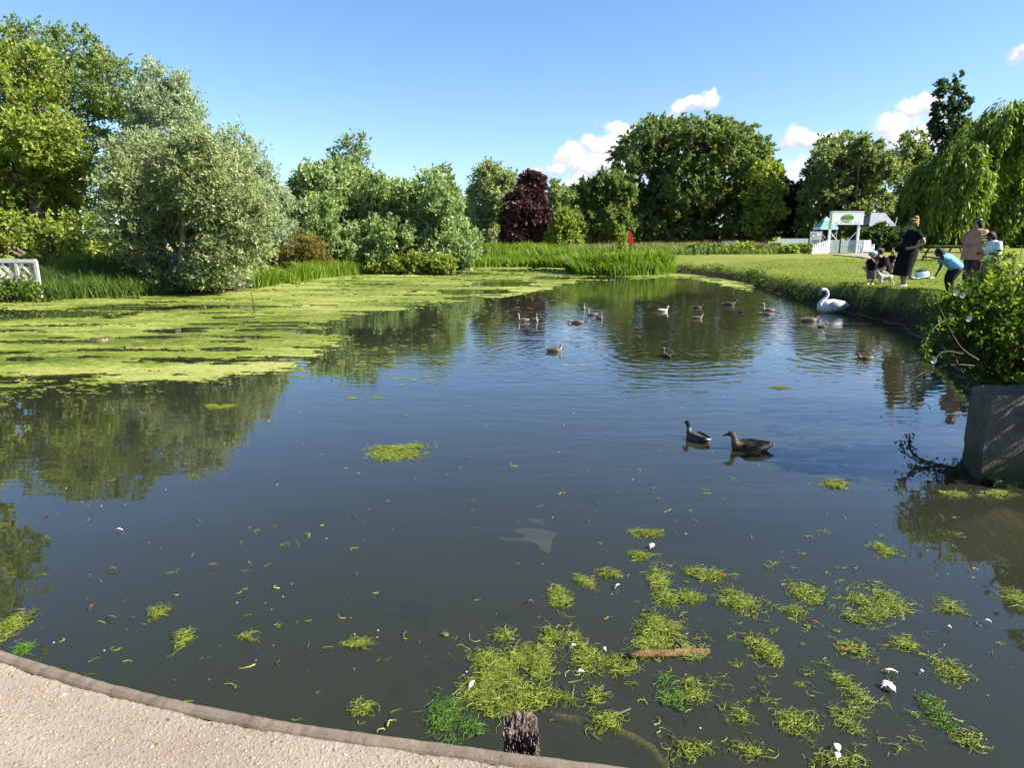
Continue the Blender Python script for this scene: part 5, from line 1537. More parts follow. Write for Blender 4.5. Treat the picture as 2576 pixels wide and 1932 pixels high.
r = person(2190, 712, 215, 'person, a toddler in a white and blue cap and black shirt with hand to mouth', .58)
J = {'pelvis': ((0, 0, .72), (.15, .15)), 'waist': ((0, 0, .88), (.15, .15)), 'chest': ((0, 0, 1.08), (.14, .16)), 'neck': ((.01, 0, 1.24), .06)}
E = [('pelvis', 'waist'), ('waist', 'chest'), ('chest', 'neck')]
head(J, E, (.03, 0, 1.40), (1, 0, -.1), 'neck', 1.35)
legs(J, E, .66, [(.03, .10, .40), (.0, -.10, .40)], [(.0, .10, .10), (-.03, -.10, .10)], [(.15, .11, .04), (.12, -.11, .04)], 1.15)
arm(J, E, 'l', (0, .19, 1.16), (.16, .27, 1.02), (.20, .08, 1.20), (0, -.5, .7), (1, 0, 0), 1.2, size=1.1)
arm(J, E, 'r', (0, -.19, 1.16), (.06, -.26, .95), (.20, -.20, .80), (.6, .2, -.8), (0, 1, 0), 1.2, size=1.1)
skin_body(J, E, 'pelvis', SKIN_L, r)
cloth_part('shirt', [([(.01, 0, 1.25), (0, 0, 1.21), (0, 0, 1.12), (0, 0, .98), (0, 0, .84), (0, 0, .70)], [(.09, .085), (.18, .12), (.21, .16), (.205, .18), (.205, .185), (.21, .19)], 20, Y1),
                     ([(0, .15, 1.18), (.07, .225, 1.11), (.13, .255, 1.05)], [(.095, .09), (.09, .085), (.088, .08)], 12, X1), ([(0, -.15, 1.18), (.03, -.225, 1.08), (.05, -.25, .98)], [(.095, .09), (.09, .085), (.088, .08)], 12, X1)], BLACK, r)
cloth_part('shorts', [([(0, 0, .76), (0, 0, .68), (0, 0, .60)], [(.18, .16), (.19, .17), (.19, .165)], 18, Y1)] + [([(0, s * .10, .64), (.02, s * .105, .48), (.02, s * .105, .32)], [(.115, .12), (.11, .115), (.108, .11)], 14, Y1) for s in (1, -1)], GREYC, r)
blob('cap', [((.02, 0, 1.50), (.155, .15, .115))], WHITEC, r, 2, .02)
cloth_part('brim', [([(.02, 0, 1.455), (.035, 0, 1.435), (.05, 0, 1.41)], [(.155, .155), (.19, .195), (.215, .225)], 24, Y1)], CAPBLUE, r)
for s in (1, -1):
    mb = MB(); mb.tube([(-.05, s * .105, .05), (.03, s * .105, .055), (.11, s * .11, .05), (.17, s * .11, .03)], [.042, .052, .05, .028], 8); mb.build('shoe', SHOE_W, r, smooth=True)

r = person(2240, 683, 200, 'person, a small fair-haired child in dark shirt standing behind the crouching man', .56)
J = {'pelvis': ((0, 0, .74), (.14, .14)), 'waist': ((0, 0, .90), (.13, .14)), 'chest': ((0, 0, 1.10), (.13, .15)), 'neck': ((.01, 0, 1.25), .055)}
E = [('pelvis', 'waist'), ('waist', 'chest'), ('chest', 'neck')]
head(J, E, (.03, 0, 1.39), (1, 0, -.1), 'neck', 1.25)
legs(J, E, .68, [(.03, .10, .40), (.0, -.10, .40)], [(.0, .10, .09), (-.03, -.10, .09)], [(.14, .11, .035), (.11, -.11, .035)], 1.0)
arm(J, E, 'l', (0, .18, 1.18), (.03, .24, .95), (.12, .20, .74), (.3, 0, -1), (0, 1, 0), 1.0)
arm(J, E, 'r', (0, -.18, 1.18), (.03, -.24, .95), (.12, -.20, .74), (.3, 0, -1), (0, 1, 0), 1.0)
skin_body(J, E, 'pelvis', SKIN_L, r)
cloth_part('shirt', [([(.01, 0, 1.26), (0, 0, 1.22), (0, 0, 1.14), (0, 0, 1.0), (0, 0, .86), (0, 0, .74)], [(.09, .085), (.17, .115), (.20, .15), (.19, .165), (.19, .17), (.195, .175)], 20, Y1),
                     ([(0, .15, 1.19), (.02, .21, 1.09), (.03, .235, 1.0)], [(.09, .085), (.085, .08), (.083, .075)], 12, X1), ([(0, -.15, 1.19), (.02, -.21, 1.09), (.03, -.235, 1.0)], [(.09, .085), (.085, .08), (.083, .075)], 12, X1)], BLACK, r)
cloth_part('shorts', [([(0, 0, .80), (0, 0, .72), (0, 0, .64)], [(.17, .15), (.18, .16), (.18, .155)], 18, Y1)] + [([(0, s * .095, .68), (.02, s * .10, .52), (.02, s * .10, .42)], [(.11, .115), (.105, .11), (.10, .105)], 14, Y1) for s in (1, -1)], GREYC, r)
blob('hair', [((.0, 0, 1.46), (.125, .12, .10)), ((-.06, 0, 1.38), (.075, .105, .11))], HAIR_B, r, 6, .1)

# tiny figure far off on a bench
r = person(1196, 641, 250, 'person, a tiny seated figure in a pale top far off beyond the poplars', 1.0)
p = r.location
J = {'pelvis': ((0, 0, .50), (.15, .15)), 'waist': ((0, 0, .66), (.14, .15)), 'chest': ((.02, 0, .88), (.13, .17)), 'neck': ((.03, 0, 1.04), .05)}
E = [('pelvis', 'waist'), ('waist', 'chest'), ('chest', 'neck')]
head(J, E, (.05, 0, 1.16), (1, 0, -.1), 'neck', 1.0)
legs(J, E, .48, [(.42, .12, .50), (.42, -.12, .50)], [(.42, .12, .09), (.42, -.12, .09)], [(.56, .12, .04), (.56, -.12, .04)], 1.05)
arm(J, E, 'l', (.02, .2, .96), (.08, .27, .72), (.28, .16, .62), (1, -.2, 0), (0, 1, 0), 1.0)
arm(J, E, 'r', (.02, -.2, .96), (.08, -.27, .72), (.28, -.16, .62), (1, .2, 0), (0, 1, 0), 1.0)
skin_body(J, E, 'pelvis', SKIN_L, r, 1)
cloth_part('top', [([(.03, 0, 1.04), (.02, 0, 1.0), (.02, 0, .90), (0, 0, .70), (0, 0, .50)], [(.08, .08), (.18, .11), (.22, .15), (.20, .17), (.20, .18)], 16, Y1), ([(.02, .16, .97), (.05, .235, .86), (.075, .265, .75)], [.09, .085, .08], 10, X1), ([(.02, -.16, .97), (.05, -.235, .86), (.075, -.265, .75)], [.09, .085, .08], 10, X1)], WHITEC, r)
cloth_part('trousers', [([(-.08, s * .1, .49), (.2, s * .12, .50), (.41, s * .12, .47), (.42, s * .12, .28), (.42, s * .12, .1)], [.12, .10, .09, .075, .07], 12, Y1) for s in (1, -1)], DARKC, r)
blob('hair', [((.03, 0, 1.20), (.10, .095, .085))], HAIR_B, r, 1, .05)
TIMBER = plain('bench_timber', (.12, .085, .055), .85, .3, 6, .5)
b = empty('bench', (p.x + .03, p.y + .10, gh(p.x, p.y)), math.radians(250)); tag(b, 'dark bench under the tiny seated figure beyond the poplars', 'bench')
for yy in (-.66, .66): MB().box((.02, yy, .20), (.42, .06, .40)).build('leg', TIMBER, b)
MB().box((.02, 0, .42), (.44, 1.5, .04)).build('seat', TIMBER, b, bevel=.005)
for zz in (.60, .75): MB().box((-.24, 0, zz), (.03, 1.5, .10)).build('slat', TIMBER, b, bevel=.004)
for yy in (-.66, .66): MB().box((-.27, yy, .50), (.03, .06, .66)).build('back_post', TIMBER, b)

# the dog
p = at(2214, 712, LAWN)
dog = empty('dog', (p.x, p.y - .25, gh(p.x, p.y - .25)), math.radians(180)); dog.scale = (.88,) * 3
tag(dog, 'small white and grey dog standing in front of the crouching man', 'dog')
J = {'rump': ((-.17, 0, .275), (.068, .075)), 'loin': ((-.05, 0, .28), (.062, .068)), 'ribs': ((.08, 0, .265), (.075, .088)), 'shoulder': ((.17, 0, .29), (.066, .074)), 'dneck': ((.225, 0, .36), .05),
     'dskull': ((.27, 0, .425), (.050, .052)), 'stop': ((.315, 0, .41), .034), 'muzzle': ((.36, 0, .398), .024),
     'tail0': ((-.225, 0, .32), .018), 'tail1': ((-.27, 0, .39), .014), 'tail2': ((-.27, 0, .45), .008)}
E = [('rump', 'loin'), ('loin', 'ribs'), ('ribs', 'shoulder'), ('shoulder', 'dneck'), ('dneck', 'dskull'), ('dskull', 'stop'), ('stop', 'muzzle'), ('rump', 'tail0'), ('tail0', 'tail1'), ('tail1', 'tail2')]
for s, nm in ((1, 'a'), (-1, 'b')):
    J[nm + 'elbow'] = ((.155, s * .055, .17), .030); J[nm + 'wristf'] = ((.165, s * .058, .085), .018); J[nm + 'paw'] = ((.165, s * .058, .018), .018); J[nm + 'ptoe'] = ((.195, s * .058, .014), .015)
    J[nm + 'stifle'] = ((-.12, s * .060, .185), .042); J[nm + 'hock'] = ((-.215, s * .058, .105), .019); J[nm + 'hpaw'] = ((-.20, s * .058, .018), .018); J[nm + 'htoe'] = ((-.165, s * .058, .014), .015)
    J[nm + 'ear'] = ((.265, s * .052, .465), .016); J[nm + 'eart'] = ((.285, s * .068, .43), .010)
    E += [('shoulder', nm + 'elbow'), (nm + 'elbow', nm + 'wristf'), (nm + 'wristf', nm + 'paw'), (nm + 'paw', nm + 'ptoe'), ('rump', nm + 'stifle'), (nm + 'stifle', nm + 'hock'), (nm + 'hock', nm + 'hpaw'), (nm + 'hpaw', nm + 'htoe'), ('dskull', nm + 'ear'), (nm + 'ear', nm + 'eart')]
skin_body(J, E, 'rump', plain('dog_coat', (.66, .60, .50), .9, .35, 5.5, .6, .1, 0, (.26, .23, .20)), dog)
# ------------------------------------------------------------------ white gateway and what stands round it
WHITE = plain('white_paint', (.80, .81, .82), .55, .06, 3.0, .1); WHITE_SHADE = plain('shaded_white_boards', (.55, .57, .60), .7, .15, 4.0, .2)  # second white is the same paint with shade put into its colour
DKMETAL = plain('dark_metal', (.03, .032, .035), .5, .1); TEAL = cloth('teal_canopy', (.16, .42, .36)); TAN = plain('tan_boards', (.42, .29, .15), .8, .15, 3.0, .3); ROOF = plain('grey_felt_roof', (.23, .24, .27), .8, .12, 2.0, .3)
GREENS = plain('sign_green', (.005, .11, .085), .5, .05); LEAFGREEN = plain('sign_pale_green', (.30, .48, .16), .5, .15, 8.0); SIGNGREY = plain('sign_lettering_grey', (.22, .24, .26), .6, .05)
gp = at(2119, 637, LAWN); gz = gh(gp.x, gp.y); GY = gp.y
gs = mpp(GY, 1.5)
def gx_(u): return atY(u, 600, GY).x - gp.x
gate = empty('gateway', (gp.x, gp.y, gz)); tag(gate, 'tall white gateway with a sign board across the top', 'gateway')
xl, xr = gx_(2085), gx_(2157)
for x in (xl, xr): MB().box((x, 0, 1.45), (.16, .14, 2.9)).build('post', WHITE, gate, bevel=.01)
bw = gx_(2165) - gx_(2086); bc = (gx_(2165) + gx_(2086)) / 2
brd = MB().box((bc, -.10, 2.46), (bw, .05, .82)).build('sign_board', WHITE, gate, bevel=.006)
MB().box((bc, -.10, 2.895), (bw + .06, .08, .05)).build('trim', WHITE, brd)
MB().box((bc, -.10, 2.025), (bw + .06, .08, .05)).build('trim', WHITE, brd)
def disc(cx_, cz_, a, b, y, n=36):
    return [(cx_ + a * math.cos(2 * math.pi * i / n), cz_ + b * math.sin(2 * math.pi * i / n)) for i in range(n)]
lx = gx_(2125)
MB().prism(disc(lx, 2.47, .42, .27, 0), -.140, -.1255).build('emblem', LEAFGREEN, brd)
MB().prism([(lx - .41, 2.42), (lx - .38, 2.56), (lx - .26, 2.60), (lx - .2, 2.57), (lx - .05, 2.60), (lx, 2.57), (lx + .1, 2.62), (lx + .2, 2.58), (lx + .36, 2.60), (lx + .41, 2.48), (lx + .37, 2.40), (lx + .3, 2.44), (lx, 2.41)], -.150, -.1405).build('emblem_band', GREENS, brd)
fc = bpy.data.curves.new('lettering', 'FONT'); fc.body = 'GMAFR'; fc.size = .21; fc.align_x = 'CENTER'; fc.extrude = .003
tmp_ = bpy.data.objects.new('lettering_curve', fc); COL.objects.link(tmp_)
bpy.context.view_layer.update()
lme = bpy.data.meshes.new_from_object(tmp_.evaluated_get(bpy.context.evaluated_depsgraph_get()))
bpy.data.objects.remove(tmp_)
lme.materials.clear()
lo = link('lettering', lme, LEAFGREEN, brd, (lx, -.154, 2.435)); lo.rotation_euler = (math.pi / 2, 0, 0)
rs_ = random.Random(4)
xx = bc - bw * .40
while xx < bc + bw * .36:                                  # the small grey line of writing is too far off to read
    wd_ = rs_.uniform(.04, .10); MB().box((xx + wd_ / 2, -.1275, 2.13), (wd_, .003, .045)).build('print_line', SIGNGREY, brd); xx += wd_ + rs_.choice([.02, .02, .09])
for sgn, x in ((1, xl), (-1, xr)): MB().bar((x + sgn * .05, .05, 1.55), (x + sgn * .62, .05, .9), .07, .05).build('brace', WHITE, gate)
for k, (a, b) in enumerate(((xl + .09, gx_(2113)), (gx_(2117), xr - .09))):
    leaf_ = MB().box(((a + b) / 2, .06, .16), (b - a, .05, .10)).build('gate_leaf', WHITE_SHADE, gate)
    MB().box(((a + b) / 2, .06, .82), (b - a, .05, .10)).build('rail', WHITE_SHADE, leaf_)
    n_ = 8
    for i in range(n_):
        x = a + (b - a) * (i + .5) / n_
        MB().prism([(x - .053, .06), (x + .053, .06), (x + .053, .90), (x, .96), (x - .053, .90)], .02, .034).build('picket', WHITE_SHADE, leaf_)
MB().box((gx_(2115), .06, .5), (.09, .09, 1.0)).build('dark_gap_bar', DKMETAL, gate)  # dark bar standing in for the dark gap between the gate leaves
def picket_fence(u0, v0, u1, v1, n, h, label, slope_h=0.0):
    a, b = at(u0, v0, LAWN), at(u1, v1, LAWN)
    r = empty('picket_fence', (a.x, a.y, gh(a.x, a.y))); tag(r, label, 'fence', 'white picket fencing by the gateway')
    d = b - a; L = d.length; ang_ = math.atan2(d.y, d.x); r.rotation_euler = (0, 0, ang_)
    for z in (.22, .62): MB().box((L / 2, .03, z * h), (L, .03, .07)).build('rail', WHITE, r)
    w = min(.085, L / n * .6)
    me = None
    for i in range(n):
        x = L * (i + .5) / n; hh = h * (1 + slope_h * (i / max(1, n - 1)))
        if me is None or slope_h:
            o = MB().prism([(-w / 2, .02), (w / 2, .02), (w / 2, hh - .06), (0, hh), (-w / 2, hh - .06)], -.012, .012).build('picket', WHITE, r); me = o.data
        else: o = link('picket', me, None, r)
        o.location = (x, 0, 0)
    return r
picket_fence(2042, 640, 2082, 638, 9, .68, 'short white picket wing left of the gateway', .42)
picket_fence(2158, 637, 2172, 637, 3, .98, 'three white pickets between gateway and notice easel')
picket_fence(2189, 637, 2199, 636, 3, .66, 'low white picket stub right of the notice easel')
picket_fence(1815, 618, 1856, 618, 11, .62, 'far white picket fence showing through the weeds below the great tree')
picket_fence(1955, 623, 2070, 623, 36, .95, 'far white picket fence behind the notice board')
# white standing notice beside the gate
p = at(2177, 637.5, LAWN); e_ = empty('easel_sign', (p.x, p.y - .1, gh(p.x, p.y))); tag(e_, 'white standing notice easel right of the gateway', 'sign')
MB().box((0, 0, .52), (.54, .04, .80), Matrix.Rotation(math.radians(-6), 3, 'X')).build('panel', WHITE, e_, bevel=.03)
MB().box((0, -.026, .40), (.30, .012, .20), Matrix.Rotation(math.radians(-6), 3, 'X')).build('print_block', SIGNGREY, e_)
for x in (-.22, .22):
    MB().bar((x, -.03, 0), (x, 0, .5), .05, .04).build('leg', WHITE, e_); MB().bar((x, .42, 0), (x, .04, .8), .05, .04).build('leg', WHITE, e_)
# notice board on dark posts
p = at(2049, 632, LAWN); nb_ = empty('notice_board', (p.x, p.y, gh(p.x, p.y))); tag(nb_, 'pale notice board on two dark posts left of the gateway', 'notice board')
s_ = mpp(p.y, 1.5); hw = 15 * s_
for x in (-hw - .03, hw + .03): MB().box((x, .05, .85), (.06, .06, 1.7)).build('post', DKMETAL, nb_)
bd_ = MB().box((0, 0, 1.22), (2 * hw, .04, .64)).build('board', plain('board_grey_white', (.44, .50, .50), .6, .06), nb_, bevel=.004)
MB().box((-.22, -.024, 1.25), (.26, .008, .32)).build('poster', SIGNGREY, bd_); MB().box((-.22, -.030, 1.20), (.17, .006, .18)).build('poster', WHITE, bd_); MB().box((.2, -.024, 1.3), (.28, .006, .22)).build('poster', WHITE, bd_)
# gazebo
p = at(2074, 630, LAWN); p = Vector((atY(2074, 600, 56).x, 56, LAWN)); gb = empty('gazebo', (p.x, p.y, gh(p.x, p.y))); tag(gb, 'teal and white pop-up gazebo behind the gateway', 'gazebo'); gb.scale = (.56, .56, 1)
for x in (-1.15, 1.15):
    for y in (-1.15, 1.15): MB().box((x, y, .95), (.05, .05, 1.9)).build('leg', WHITE, gb)
mb = MB(); mb.add([(-1.25, -1.25, 1.9), (1.25, -1.25, 1.9), (1.25, 1.25, 1.9), (-1.25, 1.25, 1.9), (-.45, -.45, 2.42), (.45, -.45, 2.42), (.45, .45, 2.42), (-.45, .45, 2.42)], [(0, 1, 5, 4), (1, 2, 6, 5), (2, 3, 7, 6), (3, 0, 4, 7)]); mb.build('canopy', TEAL, gb)
mb = MB(); mb.add([(-.5, -.5, 2.43), (.5, -.5, 2.43), (.5, .5, 2.43), (-.5, .5, 2.43), (0, 0, 2.72)], [(0, 1, 4), (1, 2, 4), (2, 3, 4), (3, 0, 4)]); mb.build('canopy_vent', WHITE, gb)
for a, b in (((-1.25, -1.25), (1.25, -1.25)), ((1.25, -1.25), (1.25, 1.25)), ((-1.25, 1.25), (1.25, 1.25)), ((-1.25, -1.25), (-1.25, 1.25))): MB().bar((a[0], a[1], 1.80), (b[0], b[1], 1.80), .02, .20).build('valance', WHITE, gb)
for x in (-1.15, 1.15): MB().bar((x, -1.15, 1.5), (x * .3, -1.15, 1.05), .03).build('strut', WHITE, gb)
# hut
hp = atY(2197, 600, 60); hz = gh(hp.x, hp.y); hut = empty('hut', (hp.x, hp.y, hz)); tag(hut, 'small tan hut with a grey hipped roof right of the gateway', 'hut'); hut.scale = (.58, .8, 1)
for i in range(14):
    MB().box((-1.55 + .23 * i + .1, -1.2, 1.05), (.215, .05, 2.1)).build('wall_board', TAN, hut)
MB().box((0, 0, 1.0), (3.2, 2.3, 2.0)).build('wall', TAN, hut)
mb = MB(); mb.add([(-1.9, -1.5, 2.12), (1.9, -1.5, 2.12), (1.9, 1.5, 2.12), (-1.9, 1.5, 2.12), (-.75, 0, 3.10), (1.35, 0, 3.10)], [(0, 1, 5, 4), (1, 2, 5), (2, 3, 4, 5), (3, 0, 4), (3, 2, 1, 0)]); rf_ = mb.build('roof', ROOF, hut)
MB().bar((-.8, 0, 3.11), (1.4, 0, 3.11), .14, .05).build('ridge_cap', WHITE, rf_)
MB().bar((-1.92, -1.52, 2.08), (1.92, -1.52, 2.08), .05, .12).build('fascia', WHITE, rf_)
MB().box((.3, -1.24, .95), (.8, .05, 1.9)).build('door', plain('hut_door', (.30, .20, .11), .8, .2), hut)
MB().tube([(1.75, -1.5, 2.1), (1.95, -1.5, 2.35), (2.0, -1.5, 2.75)], .05, 8).build('pipe', WHITE, hut)
tree('hedge_bush', 'dark bush hiding the foot of the tan hut', 'bush', 53.0, 2205, [(2185, 612, 20, 20), (2215, 605, 24, 26), (2245, 610, 24, 26), (2275, 612, 24, 24)], 6000, 'dark', (.2, .12), .05, BARK_DARK, seed=331, stems=3, clumps=14)
# pale worn path leading to the gate
mb = MB(); pp = [(2090, 641), (2200, 638.5), (2215, 645), (2200, 655), (2165, 648), (2120, 644)]
mb.add([(at(u, v, LAWN).x, at(u, v, LAWN).y, LAWN + .055) for u, v in pp], [tuple(range(len(pp)))])
tag(mb.build('footpath', plain('worn_gravel', (.30, .25, .19), .95, .2, 3.0, .4)), 'pale worn gravel patch in front of the gateway', 'path', kind='structure')

# ------------------------------------------------------------------ small things across the pond
# life ring housing
lp = atY(1587, 600, 45.6); lr = empty('lifebuoy_stand', (lp.x, lp.y, gh(lp.x, lp.y))); tag(lr, 'tilted red lifebuoy housing on a post above the reeds', 'lifebuoy')
RED = plain('red_plastic', (.50, .012, .018), .4, .08)
MB().bar((0, 0.05, 0), (-.05, .05, 1.2), .07).build('post', TIMBER, lr)
oc = [(.17 * math.cos(a) - .05 - .10 * math.sin(a), 1.17 + .46 * math.sin(a)) for a in [2 * math.pi * i / 28 for i in range(28)]]
MB().prism(oc, -.11, .02).build('housing', RED, lr, bevel=.02)
# young tree with a guard
tree('sapling', 'bright yellow green sapling standing beside the red lifebuoy', 'tree', 45.0, 1563, [(1561, 580, 9, 12), (1566, 598, 8, 12), (1563, 615, 9, 12), (1565, 635, 8, 14)], 900, 'yellowgreen', (.13, .10), .02, BARK, seed=301, clumps=8, per=6, twigs=3, twig_r=.006, twig=.15)
# bare stump-like trunk and low bench beyond the weeds
b = empty('park_bench', (atY(1767, 600, 44).x, 44.0, gh(atY(1767, 600, 44).x, 44.0))); tag(b, 'low green slatted bench among the weeds below the great tree', 'bench')
GB = plain('bench_green', (.05, .075, .03), .8, .2)
for z, y in ((.42, 0), (.70, .18)): MB().box((0, y, z), (1.0, .10, .05)).build('slat', GB, b)
for x in (-.45, .45): MB().box((x, .08, .21), (.06, .3, .40)).build('leg', GB, b); MB().box((x, .2, .55), (.05, .04, .34)).build('back_post', GB, b)
# picnic table on the lawn
p = at(2372, 655, LAWN); pt = empty('picnic_table', (p.x, p.y, gh(p.x, p.y)), math.radians(6)); tag(pt, 'dark wooden picnic table on the lawn behind the reaching child', 'picnic table')
for i in range(5): MB().box((0, -.32 + i * .16, .74), (1.7, .145, .04)).build('plank', TIMBER, pt)
for y in (-.75, .75): MB().box((0, y, .44), (1.7, .26, .04)).build('seat', TIMBER, pt, bevel=.005)
for x in (-.62, .62):
    for y in (-1, 1): MB().bar((x, y * .72, 0), (x, y * .25, .72), .09, .045, (1, 0, 0)).build('leg', TIMBER, pt)
    MB().bar((x, -.85, .40), (x, .85, .40), .09, .045).build('crossbar', TIMBER, pt)
# picnic blanket and bag
p = at(2316, 694, LAWN); bl = empty('picnic_blanket', (p.x, p.y, gh(p.x, p.y))); tag(bl, 'rumpled pale blanket on the lawn behind the person in black', 'blanket')
V, Fs = [], []
for j in range(9):
    for i in range(13):
        x, y = -.42 + .84 * i / 12, -.35 + .7 * j / 8
        V.append((x, y, .02 + .05 * max(0, math.sin(x * 9 + y * 5) * math.cos(y * 11 - x * 4)) + .012 * math.sin(i * 2.1 + j)))
for j in range(8):
    for i in range(12): Fs.append((j * 13 + i, j * 13 + i + 1, (j + 1) * 13 + i + 1, (j + 1) * 13 + i))
mb = MB(); mb.add(V, Fs); mb.build('cloth', cloth('pale_blue_cloth', (.50, .62, .66), .25), bl, smooth=True)
bg_ = empty('picnic_bag', (p.x + .08, p.y + .1, gh(p.x, p.y) + .03)); tag(bg_, 'white and navy bag lying on the pale blanket', 'bag')
blob('body', [((0, 0, .11), (.22, .14, .13)), ((.10, 0, .10), (.14, .13, .11))], cloth('bag_white', (.50, .58, .66)), bg_, 3, .12)
blob('flap', [((-.03, 0, .19), (.17, .12, .06))], cloth('bag_navy', (.04, .07, .10)), bg_, 5, .1)
MB().tube([(-.15, -.05, .18), (-.08, -.12, .30), (.06, -.12, .28), (.13, -.05, .16)], .012, 6).build('handle', LEATHER, bg_, smooth=True)
# white lattice bridge at the left
BY = 21.6
br = empty('footbridge', (atY(93, 680, BY).x, BY, 0)); tag(br, 'white wooden footbridge with lattice rails at the left edge', 'bridge')
z0, z1 = 0.62, 1.22
Lb = 7.0
BWHITE = plain('bridge_white_paint', (.66, .64, .60), .55, .08, 4.0, .1)
for side, y in enumerate((0.0, 1.3)):
    sx0 = -y * .72
    rail_ = MB().bar((sx0, y, z1), (-Lb, y, z1), .08, .06).build('handrail', BWHITE, br)
    MB().bar((sx0, y, z0), (-Lb, y, z0), .08, .06).build('bottom_rail', BWHITE, br)
    k = 0
    xb = sx0
    bay = .62
    while xb > -Lb + .1:
        MB().bar((xb, y, 0.1), (xb, y, z1 + .03), .09, .07).build('post', BWHITE, br)
        if xb - bay >= -Lb:
            for (xa, za, xc_, zc) in ((xb, z0, xb - bay, z1), (xb - bay, z0, xb, z1), (xb - bay / 2, z0, xb, (z0 + z1) / 2), (xb - bay / 2, z0, xb - bay, (z0 + z1) / 2), (xb - bay / 2, z1, xb, (z0 + z1) / 2), (xb - bay / 2, z1, xb - bay, (z0 + z1) / 2)):
                k += 1
                MB().bar((xa, y - .008 + .012 * (k % 3), za), (xc_, y - .008 + .012 * (k % 3), zc), .035, .03, (0, 1, 0)).build('lattice_bar', BWHITE, br)
        xb -= bay
for i in range(int(Lb / .15)): MB().box((-.75 - i * .15, .65, z0 - .12), (.14, 1.34, .04)).build('plank', TIMBER, br)
for y in (.15, 1.15): MB().bar((-.75, y, z0 - .22), (-Lb, y, z0 - .22), .10, .15).build('beam', TIMBER, br)
tree('elder_bush', 'dark leafy bush growing up under the white bridge', 'bush', 20.9, 40, [(20, 739, 40, 16), (70, 740, 24, 14), (-60, 738, 60, 18), (-160, 738, 60, 18)], 2600, 'bramble', (.12, .08), .03, BARK, seed=311, stems=3, clumps=14)
# stick standing in the algae
p = at(640, 788); st = empty('stick', (p.x, p.y, 0)); tag(st, 'thin brown stick standing up out of the algae', 'stick')
top = atY(632, 735, p.y) - Vector((p.x, p.y, 0))
MB().tube([(0, 0, -.3), (0, 0, 0), top * .5 + Vector((.012, 0, 0)), top], [.018, .018, .016, .012], 7).build('stem', plain('stick_brown', (.10, .06, .035), .9, .3, 20, .5), st, smooth=True)

# ------------------------------------------------------------------ near water: post, log, branch, weed
ROT = plain('rotten_wood', (.30, .22, .18), .95, .5, 26, 1.0, .1, 0, (.05, .033, .028)); ROTP = plain('bleached_wood_crumbs', (.36, .29, .25), .95, .4, 40, 1.0)
zc_ = 2.36
def at_depth(u, v, zc):
    xc, yc = (u - CX) / F, (CY - v) / F
    return Vector((xc * zc, (_ct + yc * _st) * zc, CAMH + (-_st + yc * _ct) * zc))
pt_ = at_depth(1310, 1812, zc_)
post = empty('mooring_post', (pt_.x, pt_.y, 0)); tag(post, 'rotten square timber post just beyond the kerb', 'post')
hw = 44 * zc_ / F; ztop = pt_.z
rp = random.Random(6)
V, Fs = [], []
N_ = 9
for lev in range(12):
    z = -.4 + (ztop - .02 + .4) * lev / 11
    ring = []
    for sidei, (ax_, ay_, bx_, by_) in enumerate(((-1, -1, 1, -1), (1, -1, 1, 1), (1, 1, -1, 1), (-1, 1, -1, -1))):
        for i in range(N_):
            f = i / N_
            pit = rp.uniform(0, .014) if lev > 4 else rp.uniform(0, .004)
            if sidei == 0 and lev > 5: pit += .016 * abs(math.sin(i * 1.7 + lev))
            x, y = (ax_ + (bx_ - ax_) * f) * hw, (ay_ + (by_ - ay_) * f) * hw
            sc_ = 1 - pit / hw
            V.append((x * sc_, y * sc_, z + (rp.uniform(-.025, .02) if lev == 11 else 0)))
k = 4 * N_
for l in range(11):
    for i in range(k): Fs.append((l * k + i, l * k + (i + 1) % k, (l + 1) * k + (i + 1) % k, (l + 1) * k + i))
V.append((0, 0, ztop - .05)); 
for i in range(k): Fs.append((11 * k + i, 11 * k + (i + 1) % k, len(V) - 1))
mb = MB(); mb.add(V, Fs); mb.build('timber', ROT, post)
for i in range(70):                                          # splintered bleached fibres on the top
    x, y = rp.uniform(-hw, hw) * .93, rp.uniform(-hw, hw) * .93
    h_ = rp.uniform(.006, .03)
    if i == 0: mb = MB()
    r_ = rp.uniform(.002, .006)
    mb.add([(x - r_, y - r_, ztop - .035), (x + r_, y - r_ * .6, ztop - .035), (x + r_ * .2, y + r_, ztop - .035), (x + rp.uniform(-.006, .006), y + rp.uniform(-.006, .006), ztop - .02 + h_)], [(0, 1, 3), (1, 2, 3), (2, 0, 3)])
    for q in range(1):
        yy = -hw * 1.0; zz = rp.uniform(ztop - .12, ztop)
        xx = rp.uniform(-hw, hw)
        mb.add([(xx - r_, yy - .003, zz - .012), (xx + r_, yy - .003, zz - .010), (xx, yy - .009, zz), (xx, yy + .012, zz + .004)], [(0, 1, 2), (1, 3, 2), (3, 0, 2)])
fib = mb.build('splinters', ROTP, post); fib['kind'] = 'stuff'
# floating stick caught in the weed
p = at(1672, 1650); lg = empty('floating_log', (p.x, p.y, .006)); tag(lg, 'short tan branch floating under the biggest weed clump', 'log')
a_, b_ = at(1575, 1655) - p, at(1784, 1642) - p
MB().tube([a_, a_.lerp(b_, .2) + Vector((0, .004, .004)), a_.lerp(b_, .5) + Vector((0, -.006, .006)), a_.lerp(b_, .8), b_], [.016, .021, .019, .021, .013], 10).build('bark', plain('tan_bark', (.26, .17, .07), .85, .6, 30, 1.0, .2, 0, (.07, .04, .02)), lg, smooth=True)
MB().tube([a_.lerp(b_, .72), a_.lerp(b_, .68) + Vector((0, .05, .012)), a_.lerp(b_, .63) + Vector((-.01, .10, .02))], [.010, .008, .004], 6).build('twig', BARK, lg, smooth=True)
